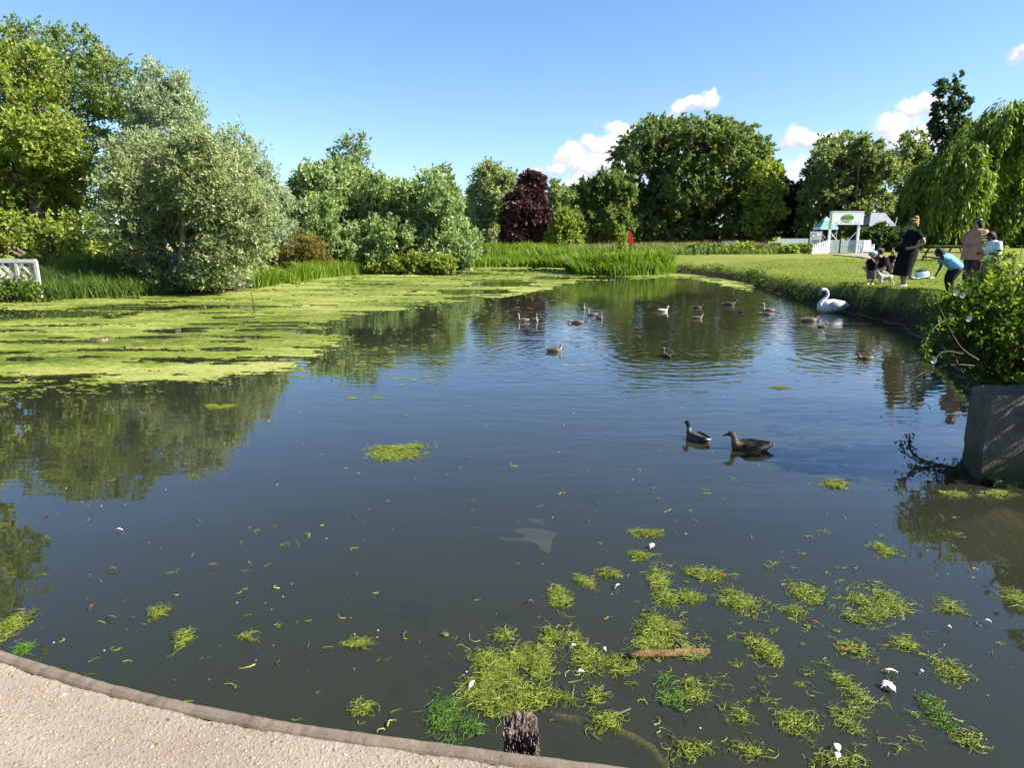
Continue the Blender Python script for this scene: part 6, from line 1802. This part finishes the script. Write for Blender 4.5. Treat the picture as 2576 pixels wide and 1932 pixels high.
# sunken mossy branch
MOSS = plain('yellow_moss_bark', (.42, .36, .05), .95, .5, 14, .9, .1, 0, (.14, .10, .035))
p = at(1520, 1840); sb = empty('sunken_branch', (p.x, p.y, -.03)); tag(sb, 'sunken branch furred with yellow moss beside the post', 'branch')
bpts = [at(u, v, z) - Vector((p.x, p.y, -.03)) for u, v, z in ((1345, 1796, -.10), (1400, 1808, -.05), (1460, 1820, -.046), (1530, 1838, -.034), (1590, 1860, -.032), (1640, 1892, -.040), (1672, 1932, -.05), (1690, 1990, -.10))]
MB().tube(bpts, [.014, .024, .028, .024, .024, .026, .024, .02], 10).build('bark', MOSS, sb, smooth=True)
MB().tube([bpts[3], bpts[3] + Vector((.05, .06, .03)), bpts[3] + Vector((.11, .09, .035))], [.010, .007, .003], 6).build('twig', BARK, sb, smooth=True)
# pale plastic sheet drifting under the surface
pale = plain('pale_plastic', (.22, .22, .22), .6, .15, 8)
cen_ = at(1335, 1335); ps = empty('plastic_sheet', (cen_.x, cen_.y, -.05)); tag(ps, 'torn pale plastic sheet drifting just under the water', 'litter')
out_ = [(1250, 1330), (1268, 1337), (1290, 1338), (1330, 1345), (1352, 1352), (1360, 1362), (1383, 1369), (1390, 1330), (1402, 1326), (1365, 1315), (1320, 1308), (1290, 1310), (1300, 1322), (1322, 1327), (1318, 1335), (1290, 1332), (1272, 1332)]
P3 = [at(u, v) - cen_ for u, v in out_]
mb = MB(); mb.add([Vector((q.x, q.y, -.01 - .01 * math.sin(i * 1.3))) for i, q in enumerate(P3)], [tuple(range(len(P3)))])
o = mb.build('sheet', pale, ps); so = o.modifiers.new('thickness', 'SOLIDIFY'); so.thickness = .003
# a second scrap beyond it
P4 = [at(u, v) - cen_ for u, v in ((1328, 1285), (1345, 1284), (1372, 1290), (1366, 1298), (1345, 1294))]
mb = MB(); mb.add([Vector((q.x, q.y, -.02)) for q in P4], [tuple(range(len(P4)))]); o = mb.build('sheet', pale, ps); so = o.modifiers.new('thickness', 'SOLIDIFY'); so.thickness = .003

WEEDM = {'light': fm('curly_weed_light', [(0.085, 0.062, 0.020), (0.105, 0.160, 0.014), (0.20, 0.265, 0.026), (0.34, 0.38, 0.09)], transl=.3), 'deep': fm('curly_weed_deep', [(0.03, 0.085, 0.010), (0.055, 0.135, 0.016), (0.09, 0.18, 0.022), (0.15, 0.22, 0.04)], transl=.3)}
def weed_arrays(cx_, cy_, rx, ry, n, rs, thick=.0019, length=(.03, .085), lift=.013):
    V, Fs, T = [], [], []
    nb = 1 if n < 10 else rs.randint(4, 7)
    hubs = [(rs.uniform(-.58, .58), rs.uniform(-.58, .58), rs.uniform(.18, .42), rs.random() ** .7 + .15) for _ in range(nb)]
    wsum = [h[3] for h in hubs]
    for s in range(n):
        hx, hy, hr, _ = rs.choices(hubs, wsum)[0]
        if rs.random() < .12: hx, hy, hr = hx * 1.4, hy * 1.4, .5
        a = rs.uniform(0, 6.283); rr = abs(rs.gauss(0, .55)) * hr * 1.6
        ox, oy = hx + math.cos(a) * rr, hy + math.sin(a) * rr
        if nb == 1: ox, oy = math.cos(a) * rr, math.sin(a) * rr
        x, y = cx_ + ox * rx, cy_ + oy * ry
        L = rs.uniform(*length) * (1.5 if rs.random() < .08 else 1); st_ = 6; ds = L / st_
        h = rs.uniform(0, 6.283); curl = rs.choice([-1, 1]) * rs.uniform(12, 62); z = .002 + rs.random() * lift * max(0.1, 1.1 - rr * 1.5)
        th = thick * rs.uniform(.35, 1.5); tn = min(1, max(0, rs.gauss(.46, .28)))
        base = len(V)
        for i in range(st_ + 1):
            w = th * (1 - .6 * i / st_)
            sx_, sy_ = -math.sin(h), math.cos(h)
            V += [(x + sx_ * w, y + sy_ * w, z), (x - sx_ * w, y - sy_ * w, z), (x, y, z + w * 1.3)]
            T += [tn] * 3
            x += math.cos(h) * ds; y += math.sin(h) * ds; h += curl * ds + rs.gauss(0, .35)
            z = max(.0015, z + rs.gauss(0, .003))
        for i in range(st_):
            b0 = base + i * 3
            for q in ((1, 2), (2, 0)): Fs.append((b0 + q[0], b0 + q[1], b0 + 3 + q[1], b0 + 3 + q[0]))
    return V, Fs, T
def weed_clump(u, v, ru, rv, label, n=None, kind='light', seed=0, group=None, name='weed_clump'):
    p = at(u, v); ru, rv = ru * 1.08, rv * 1.08; rx = ru * mpp(p.y, 0.0); ry = (at(u, v - rv).y - at(u, v + rv).y) / 2
    rs = random.Random(seed)
    n = n or int(max(9, min(1100, rx * ry * 3.14 * (13000 if 'dense' in label or 'largest' in label or 'oval' in label or 'leaf-strewn' in label else 7200))))
    V, Fs, T = weed_arrays(0, 0, rx, ry, n, rs)
    me = mesh_np(name, np.array(V), [np.array(Fs)], attrs={'tint': np.array(T)})
    o = link(name, me, WEEDM[kind]); o.location = (p.x, p.y, 0)
    tag(o, label, 'pond weed', group)
    return o
BIG = [(1235, 1692, 62, 60, 'leaf-strewn weed clump beside the white feather, left of the pair', 'light'), (1322, 1682, 62, 60, 'dense round weed clump right of the feathered one', 'light'),
       (1278, 1778, 62, 46, 'ragged weed clump just beyond the rotten post', 'light'), (1120, 1800, 46, 50, 'deep green weed clump touching the kerb', 'deep'), (1165, 1845, 44, 26, 'weed tangle against the kerb left of the post', 'deep'),
       (1192, 1752, 48, 50, 'dense weed joining the kerb tangle to the pair of clumps', 'light'), (1325, 1750, 50, 36, 'dense weed between the round clump and the post', 'light'),
       (1470, 1640, 50, 48, 'weed clump with white feathers left of the floating branch', 'light'), (1655, 1592, 70, 46, 'largest weed clump heaped on the floating branch', 'light'), (1738, 1646, 46, 24, 'weed wrapped round the right end of the floating branch', 'light'),
       (1918, 1632, 36, 46, 'tall oval weed clump right of the floating branch', 'light'), (1684, 1742, 28, 42, 'dark green weed bundle below the floating branch', 'deep'), (1745, 1738, 34, 34, 'loose weed ring right of the dark green bundle', 'light'),
       (2012, 1826, 62, 36, 'browned weed clump at the bottom above the paired feathers', 'light'), (2340, 1795, 38, 50, 'upright green weed clump low at the right', 'deep'), (2386, 1683, 36, 32, 'weed clump right of the big white feather', 'light'),
       (1776, 1450, 48, 22, 'flat weed clump with an orange leaf', 'light'), (1668, 1452, 32, 20, 'small thick weed clump above the three-part chain', 'light'), (1677, 1496, 42, 28, 'middle link of the weed chain above the floating branch', 'light'),
       (1750, 1500, 42, 18, 'trailing weed to the right of the chain', 'light'), (1395, 1500, 34, 34, 'hooked weed clump above the pair of large clumps', 'light'), (1467, 1465, 24, 18, 'small forked weed clump left of the chain', 'light'),
       (1527, 1443, 32, 9, 'thin strip of weed under the floating white leaf', 'light'), (1627, 1343, 42, 12, 'weed strip behind the floating white leaf', 'light'), (1606, 1400, 38, 10, 'weed strip in front of the floating white leaf', 'light'),
       (1848, 1508, 46, 40, 'open ring of thin weed strands right of the chain', 'light'), (2040, 1496, 48, 26, 'stringy weed trail halfway to the right edge', 'light'), (1999, 1540, 24, 20, 'weed knot below the stringy trail', 'light'),
       (2205, 1530, 78, 44, 'wide loose weed raft at the right', 'light'), (2150, 1552, 22, 20, 'weed knot at the left tip of the wide raft', 'light'), (2376, 1522, 32, 20, 'small weed clump beyond the wide raft', 'light'),
       (2553, 1506, 34, 30, 'bright weed clump cut by the right edge', 'light'), (2155, 1642, 36, 22, 'weed clump with a red leaf', 'light'), (2133, 1730, 26, 48, 'upright weed trail left of the big white feather', 'light'),
       (2140, 1808, 38, 34, 'weed clump right of the browned one', 'light'), (2275, 1628, 32, 24, 'drifting weed trail above the big white feather', 'light'), (1385, 1606, 26, 22, 'weed tuft between the pair and the feathered clump', 'light'),
       (1272, 1596, 32, 14, 'thin weed strands above the pair of large clumps', 'light'), (1530, 1808, 54, 28, 'weed caught on the sunken branch', 'light'), (1500, 1752, 18, 30, 'narrow weed strand above the sunken branch', 'light'),
       (1741, 1890, 60, 20, 'long weed trail at the bottom right of the sunken branch', 'light'), (1855, 1800, 24, 20, 'small weed tuft left of the browned clump', 'light'), (1413, 1756, 42, 20, 'weed arc right of the post', 'light'),
       (1563, 1676, 34, 28, 'weed hanging from the left end of the floating branch', 'light'), (2225, 1385, 36, 14, 'faint weed strip near the reflected block', 'light'), (897, 1622, 40, 11, 'lone weed strip on the open water left of the clumps', 'light'),
       (918, 1782, 22, 26, 'upright weed wisp near the kerb', 'light'), (398, 1543, 22, 14, 'small weed tuft in the lower left water', 'light'), (460, 1608, 22, 20, 'straggling weed tuft above the curved kerb', 'light'), (618, 1606, 18, 12, 'tiny weed tuft in the middle of the lower left water', 'light'),
       (10, 1590, 44, 46, 'bright weed clump cut by the left edge above the kerb', 'light'), (60, 1630, 26, 16, 'pale weed patch against the kerb at the far left', 'deep'),
       (1001, 1147, 62, 17, 'yellow green algae scrap floating alone in mid pond', 'light'), (547, 1024, 36, 6, 'thin algae scrap just off the mat', 'light'), (1962, 975, 22, 4, 'small bright algae scrap in the blue water at right', 'light'),
       (1005, 1130, 60, 10, 'pale algae film behind the lone mid-pond scrap', 'light'), (2390, 1245, 34, 8, 'weed strip floating in front of the concrete block', 'light'), (2480, 1240, 50, 9, 'weed strip at the foot of the concrete block', 'light'), (2090, 1222, 50, 12, 'scattered weed strands left of the concrete block', 'light'),
       (1880, 1890, 40, 18, 'weed at the bottom edge left of the paired feathers', 'light'), (2100, 1920, 70, 16, 'weed clump on the bottom edge', 'light'), (2430, 1860, 30, 26, 'weed tuft in the lower right corner', 'light')]
for i, (u, v, ru, rv, lab, kd) in enumerate(BIG):
    weed_clump(u, v, ru, rv, lab, None, kd, 400 + i, 'curly weed clumps floating on the pond')
def scraps():
    rs = random.Random(99)
    V, Fs, T = [], [], []
    spots = [(1330, 888), (1440, 1040), (1160, 1180), (1045, 1205), (680, 1060), (755, 1165), (1520, 1105), (1355, 1275), (1640, 1225), (1670, 1290), (1780, 1240), (700, 1220), (1640, 1200), (2200, 1320), (300, 1240), (410, 1190), (505, 1310), (780, 1350), (640, 1340), (520, 1425), (750, 1565), (1120, 1600)]
    for k in range(230):
        if k < len(spots): u, v = spots[k]
        else: u, v = rs.uniform(60, 2540), 1000 + 850 * rs.random() ** .8
        p = at(u, v)
        if pond_sd(np.array([p.x]), np.array([p.y]))[0] > -.15: continue
        c = rs.choice([1, 1, 2, 4]) if k < len(spots) else rs.choice([1, 1, 1, 2])
        a, f, t = weed_arrays(p.x, p.y, .03 * c, .03 * c, c, rs, .0032, (.02, .07), .004)
        o = len(V); V += a; Fs += [tuple(i + o for i in q) for q in f]; T += t
    for k in range(70):
        u, v = rs.triangular(1380, 2570, 2000), rs.uniform(1330, 1925)
        p = at(u, v)
        if pond_sd(np.array([p.x]), np.array([p.y]))[0] > -.15: continue
        a, f, t = weed_arrays(p.x, p.y, rs.uniform(.02, .06), rs.uniform(.02, .05), rs.randint(4, 13), rs, .0016, (.02, .06), .006)
        o = len(V); V += a; Fs += [tuple(i + o for i in q) for q in f]; T += t
    o = link('weed_scraps', mesh_np('weed_scraps', np.array(V), [np.array(Fs)], attrs={'tint': np.array(T)}), WEEDM['light'])
    tag(o, 'tiny scraps of weed scattered over the open water', 'pond weed', kind='stuff')
    V, Fs = [], []
    for k in range(110):
        u, v = rs.uniform(40, 2540), 900 + 980 * rs.random()
        p = at(u, v)
        if pond_sd(np.array([p.x]), np.array([p.y]))[0] > -.1: continue
        r_ = rs.uniform(.0012, .0042) * (1 + p.y / 9)
        o = len(V)
        for j in range(5): V.append((p.x + math.cos(j * 1.257) * r_, p.y + math.sin(j * 1.257) * r_ * rs.uniform(.7, 1.3), .003))
        V.append((p.x, p.y, .003 + r_ * .7))
        for j in range(5): Fs.append((o + j, o + (j + 1) % 5, o + 5))
    o = link('floating_specks', mesh_np('floating_specks', np.array(V), [np.array(Fs)]), plain('pale_speck', (.45, .46, .40), .8, .1))
    tag(o, 'pale specks of down and seed floating on the water', 'specks', kind='stuff')
    # algae crumbs off the edge of the mat
    V, Fs, T = [], [], []
    for k in range(380):
        u = rs.choice([rs.uniform(700, 1120), rs.uniform(0, 800), rs.uniform(1150, 1450)]); v = (900 + rs.gauss(0, 50)) if u < 1120 else 760 + rs.gauss(0, 25)
        if u < 800: v = 985 - u * .08 + abs(rs.gauss(0, 14))
        p = at(u, v)
        s0 = rs.uniform(.008, .035) * (1 if u < 800 else 1.4); o = len(V); n_ = 9
        for j in range(n_):
            q = 6.283 * j / n_; r_ = s0 * rs.uniform(.5, 1.1)
            V.append((p.x + math.cos(q) * r_ * 2.2, p.y + math.sin(q) * r_, .004))
        V.append((p.x, p.y, .010)); T += [rs.uniform(.2, .7)] * (n_ + 1)
        for j in range(n_): Fs.append((o + j, o + (j + 1) % n_, o + n_))
    o = link('algae_crumbs', mesh_np('algae_crumbs', np.array(V), [np.array(Fs)], attrs={'tint': np.array(T)}), mat_algae)
    tag(o, 'loose flakes of algae drifting off the edge of the mat', 'algae', kind='stuff')
scraps()
# feathers and leaves
FEA = plain('white_feather', (.70, .70, .68), .7, .05); LEAFR = plain('fallen_leaf_red', (.26, .07, .03), .7, .2); LEAFW = plain('bleached_leaf', (.60, .58, .46), .7, .1, 30)
def feather(u, v, ang_, L, W_, mat, label, name='feather', cat='feather', group='white feathers on the water'):
    p = at(u, v); r = empty(name, (p.x, p.y, .004), math.radians(ang_)); tag(r, label, cat, group)
    V, Fs = [], []
    n_ = 8
    for i in range(n_ + 1):
        f = i / n_; w = W_ * math.sin(min(1, f * 1.15 + .05) * math.pi) ** .7 * .5 if 0 < f < 1 else .0008
        V += [(-L / 2 + L * f, -w, .012 + .010 * math.sin(f * 3.1)), (-L / 2 + L * f, 0, .006 + .012 * math.sin(f * 3.1)), (-L / 2 + L * f, w, .012 + .010 * math.sin(f * 3.1))]
    for i in range(n_):
        for j in range(2): Fs.append((i * 3 + j, i * 3 + j + 1, (i + 1) * 3 + j + 1, (i + 1) * 3 + j))
    mb = MB(); mb.add(V, Fs); o = mb.build('vane' if cat == 'feather' else 'blade', mat, r, smooth=True); so = o.modifiers.new('thickness', 'SOLIDIFY'); so.thickness = .0015
    MB().tube([(-L / 2 - L * .15, 0, .006), (0, 0, .019), (L * .45, 0, .008)], [.0016, .0012, .0005], 5).build('shaft' if cat == 'feather' else 'stalk', mat, r)
    return r
feather(1640, 1378, 65, .075, .036, LEAFW, 'large bleached leaf floating above the weed chain', 'leaf', 'leaf', 'fallen leaves on the water')
feather(1187, 1730, 70, .062, .016, FEA, 'slim white feather on the left weed clump')
feather(1460, 1698, 10, .035, .018, FEA, 'short white feather below the weed clump left of the branch')
feather(1442, 1632, 35, .032, .015, FEA, 'small white feather lying on the weed clump left of the branch')
feather(1520, 1640, 120, .022, .012, FEA, 'tiny white feather at the left end of the floating branch')
feather(2232, 1730, 20, .060, .040, FEA, 'big fluffy white feather in the lower right water'); feather(2240, 1738, 110, .045, .03, FEA, 'fluffy white feather overlapping the big one')
feather(2240, 1696, -15, .060, .014, LEAFW, 'thin curved pale feather above the big fluffy one'); feather(2318, 1698, 20, .022, .014, FEA, 'tiny white feather right of the big fluffy one')
feather(2104, 1888, 85, .045, .026, FEA, 'upper of two white feathers at the bottom edge'); feather(2106, 1910, 60, .035, .022, FEA, 'lower of two white feathers at the bottom edge')
feather(1553, 1480, 50, .045, .008, LEAFW, 'curled thin feather left of the weed chain'); feather(2484, 1570, -30, .035, .012, FEA, 'white feather near the right edge'); feather(2386, 1585, -40, .025, .010, FEA, 'small white feather between raft and right edge')
feather(300, 1338, 2, .05, .012, FEA, 'white feather below the tree reflection at left')
feather(1333, 1520, 10, .04, .012, LEAFR, 'small red leaf left of the hooked weed', 'leaf', 'leaf', 'fallen leaves on the water'); feather(2050, 1574, -35, .06, .012, LEAFR, 'slim red leaf right of the oval weed clump', 'leaf', 'leaf', 'fallen leaves on the water')
feather(2128, 1644, 15, .06, .014, LEAFR, 'red leaf under the weed clump at right', 'leaf', 'leaf', 'fallen leaves on the water'); feather(1815, 1455, -40, .06, .012, LEAFR, 'orange brown leaf on the flat weed clump', 'leaf', 'leaf', 'fallen leaves on the water')
feather(281, 1437, 20, .05, .008, LEAFR, 'thin reddish leaf in the lower left water', 'leaf', 'leaf', 'fallen leaves on the water'); feather(280, 1560, 5, .05, .009, LEAFR, 'pinkish leaf just above the curved kerb', 'leaf', 'leaf', 'fallen leaves on the water'); feather(232, 1532, 80, .03, .012, LEAFR, 'small upright orange leaf in the lower left water', 'leaf', 'leaf', 'fallen leaves on the water')
feather(535, 1428, 35, .05, .012, LEAFR, 'red and white leaf beside the weed straggle', 'leaf', 'leaf', 'fallen leaves on the water')

# ------------------------------------------------------------------ brambles over the block
def leafy(name, label, Y, lobes, n, leaf, seed, stems, mat='bramble', cat='bush', **kw):
    return tree(name, label, cat, Y, stems[0], lobes, n, mat, leaf, .018, BARK, seed=seed, stems=5, twigs=6, twig_r=.004, **kw)
leafy('bramble_bush', 'dense bramble bush spilling over the concrete block', 7.3,
      [(2570, 870, 120, 95), (2500, 850, 85, 90), (2430, 810, 60, 60), (2470, 770, 70, 55), (2560, 770, 90, 70), (2650, 820, 110, 110), (2395, 790, 36, 40), (2520, 925, 70, 50), (2620, 930, 90, 50), (2700, 900, 100, 100), (2365, 835, 30, 34)],
      11500, (.050, .037), 501, (2560,), clumps=30, clump=.19, per=7, twig=.12, out=.7)
leafy('shading_bush', 'unseen leafy bush added right of the concrete block to shade it', 5.6, [(2720, 985, 110, 130), (2745, 1130, 115, 110), (2780, 850, 130, 120), (2900, 900, 120, 160), (3050, 850, 160, 200), (2950, 700, 150, 150), (3150, 950, 140, 200), (2860, 1050, 80, 120)], 7600, (.075, .055), 505, (2980,), clumps=24, clump=.2, per=7, twig=.14)  # added out of view to throw shade on the block's front face
leafy('nettle_clump', 'sunlit yellow green shoots standing on top of the brambles', 7.9,
      [(2540, 720, 50, 46), (2490, 730, 40, 34), (2450, 745, 34, 30), (2580, 740, 40, 50), (2520, 680, 22, 40), (2410, 765, 26, 22)], 2600, (.055, .035), 511, (2530,), 'yellowgreen', 'plant', clumps=22, clump=.18, per=6, twig=.10, flow=(0, 0, .8))
def stem_plant(u0, v0, u1, v1, Y, label, n_leaf, leafl, mat, seed, lean=0.0, name='leafy_shoot'):
    a, b = atY(u0, v0, Y), atY(u1, v1, Y)
    rs = random.Random(seed); r = empty(name, a); tag(r, label, 'plant')
    d = b - a
    pts = [d * f + Vector((lean * math.sin(f * 3.14), rs.uniform(-.01, .01), 0)) for f in [i / 7 for i in range(8)]]
    MB().tube(pts, [.007 - .005 * i / 7 for i in range(8)], 6).build('stem', plain('green_stem_' + str(seed), (.12, .12, .05), .8, .2), r, smooth=True)
    base, ax, nn, L_, W2 = [], [], [], [], []
    for i in range(n_leaf):
        f = .15 + .85 * i / n_leaf; q = i * 2.4
        c = d * f + Vector((lean * math.sin(f * 3.14), 0, 0))
        o = Vector((math.cos(q), math.sin(q), rs.uniform(-.1, .6))).normalized()
        for s in (1, -1):
            base.append(c); ax.append((o.x * s, o.y * s, o.z)); nn.append((rs.gauss(0, .4), rs.gauss(0, .4), 1)); k = leafl * (1.15 - .6 * f) * rs.uniform(.8, 1.2); L_.append(k); W2.append(k * .6)
    base, ax, nn = np.array(base), unit(np.array(ax)), unit(np.array(nn)); nn = unit(nn - ax * (nn * ax).sum(1, keepdims=True))
    V = leaf_quads(base, ax, nn, np.array(L_), np.array(W2))
    link('leaves', mesh_np('leaves', V, np.arange(len(V)).reshape(-1, 4), attrs={'tint': np.repeat(np.random.default_rng(seed).random(len(base)), 4)}), LF[mat], r)
    return r
stem_plant(2500, 760, 2468, 572, 7.6, 'tall leafy shoot rising highest above the brambles', 26, .06, 'yellowgreen', 521, .02)
stem_plant(2560, 760, 2545, 672, 7.7, 'shorter leafy shoot right of the tallest one', 12, .06, 'bramble', 522, .01)
stem_plant(2588, 790, 2600, 640, 7.4, 'leafy shoot at the right edge above the brambles', 16, .06, 'yellowgreen', 523, -.02)
stem_plant(2470, 790, 2440, 700, 7.6, 'short leafy shoot in front of the peach top', 12, .055, 'yellowgreen', 524, .01)
stem_plant(2525, 740, 2508, 628, 7.8, 'thin pale shoot between the two tall ones', 14, .05, 'yellowgreen', 526, .015)
stem_plant(2452, 770, 2418, 668, 7.7, 'thin leaning shoot before the striped top', 12, .045, 'yellowgreen', 527, .02)
stem_plant(2562, 730, 2572, 612, 7.9, 'thin straight shoot near the right edge', 14, .045, 'bramble', 528, -.01)
stem_plant(2420, 800, 2398, 722, 7.5, 'short leafy shoot beside the reaching child', 10, .05, 'bramble', 525, .01)
def seed_grass():
    q0, q1 = project(6.0, 7.9, 0), project(7.6, 7.9, 0)
    blades('dry_grass', [q0, q1], .7, 420, (.45, .9), .010, STRAW, 'dry seeding grass standing among the brambles', 'grass', seed=41, lean=(.05, .3))
seed_grass()
def twig_thing(label, pts, r0, leaves_at, mat, leafl, seed, name='hanging_twig'):
    P3 = [atY(u, v, Y) for u, v, Y in pts]
    r = empty(name, P3[0]); tag(r, label, 'twig')
    q = chaikin([p - P3[0] for p in P3], 2)
    MB().tube(q, [r0 * (1 - .75 * i / (len(q) - 1)) for i in range(len(q))], 6).build('stem', BARK, r, smooth=True)
    rs = np.random.default_rng(seed)
    if leaves_at:
        n_ = leaves_at; t = rs.random(n_) * (len(q) - 1.001); k = t.astype(int); f = (t - k)[:, None]
        Q = np.array([tuple(v) for v in q]); B = Q[k] * (1 - f) + Q[k + 1] * f + rs.normal(size=(n_, 3)) * .02
        ax = unit(rs.normal(size=(n_, 3)) + np.array([0, 0, -.3])); nn = unit(rs.normal(size=(n_, 3)) + np.array([0, 0, .6])); nn = unit(nn - ax * (nn * ax).sum(1, keepdims=True))
        V = leaf_quads(B, ax, nn, leafl * rs.uniform(.6, 1.3, n_), leafl * .65 * rs.uniform(.7, 1.2, n_))
        V[:, 2] = np.maximum(V[:, 2], -P3[0].z + .004)
        link('leaves', mesh_np('leaves', V, np.arange(len(V)).reshape(-1, 4), attrs={'tint': np.repeat(rs.random(n_), 4)}), LF[mat], r)
twig_thing('bare bramble stem arching over the water beyond the block', [(2460, 905, 6.9), (2420, 880, 6.8), (2395, 840, 6.7), (2375, 800, 6.7), (2360, 760, 6.7)], .010, 0, 'bramble', .05, 531)
twig_thing('leafy bramble spray hanging to the water left of the bush', [(2400, 800, 6.9), (2365, 810, 6.8), (2335, 840, 6.7), (2325, 875, 6.6), (2330, 900, 6.6)], .007, 110, 'bramble', .045, 532)
twig_thing('thin drooping stem reaching down toward the water', [(2420, 890, 6.7), (2380, 880, 6.5), (2350, 900, 6.4), (2345, 960, 6.3), (2340, 1000, 6.3)], .005, 14, 'bramble', .04, 533)
twig_thing('looping bare twig above the water by the block', [(2450, 920, 6.5), (2400, 915, 6.3), (2330, 930, 6.2), (2290, 960, 6.1), (2300, 1000, 6.1), (2340, 1020, 6.1)], .005, 6, 'bramble', .03, 534)
twig_thing('dark tangled twig lying on the water at the block foot', [(2440, 1180, 5.75), (2390, 1175, 5.8), (2340, 1165, 5.85), (2300, 1150, 5.9), (2285, 1120, 5.9), (2290, 1095, 5.9)], .016, 170, 'bluegreen', .036, 535)
twig_thing('short dark twig curling up left of the tangled one', [(2340, 1170, 5.8), (2305, 1160, 5.8), (2275, 1140, 5.8), (2265, 1110, 5.8)], .010, 70, 'bluegreen', .034, 536)
twig_thing('second dark twig sunk along the block foot', [(2430, 1205, 5.7), (2380, 1195, 5.7), (2330, 1190, 5.75), (2290, 1175, 5.8)], .016, 120, 'bluegreen', .034, 537)
def flower(u, v, Y, label):
    p = atY(u, v, Y); r = empty('white_flower', p); tag(r, label, 'flower', 'white bindweed flowers in the brambles')
    mb = MB(); V, Fs = [], []
    for j in range(10):
        q = 6.283 * j / 10
        V += [(math.cos(q) * .008, -.0, math.sin(q) * .008), (math.cos(q) * .030, -.030, math.sin(q) * .030)]
    for j in range(10): Fs.append((2 * j, 2 * j + 1, (2 * j + 3) % 20, (2 * j + 2) % 20))
    mb.add(V, Fs); mb.build('petals', FEA, r, smooth=True)
    MB().tube([(0, .03, -.05), (0, .01, 0)], .003, 5).build('stalk', LF['bramble'], r)
flower(2433, 800, 6.75, 'white bindweed flower lowest in the brambles'); flower(2400, 735, 7.1, 'white bindweed flower beside the child at the bramble top'); flower(2418, 741, 7.2, 'white bindweed flower just right of the top one')
flower(2345, 905, 6.5, 'white bindweed flower on the spray over the water')
bpy.context.view_layer.update()
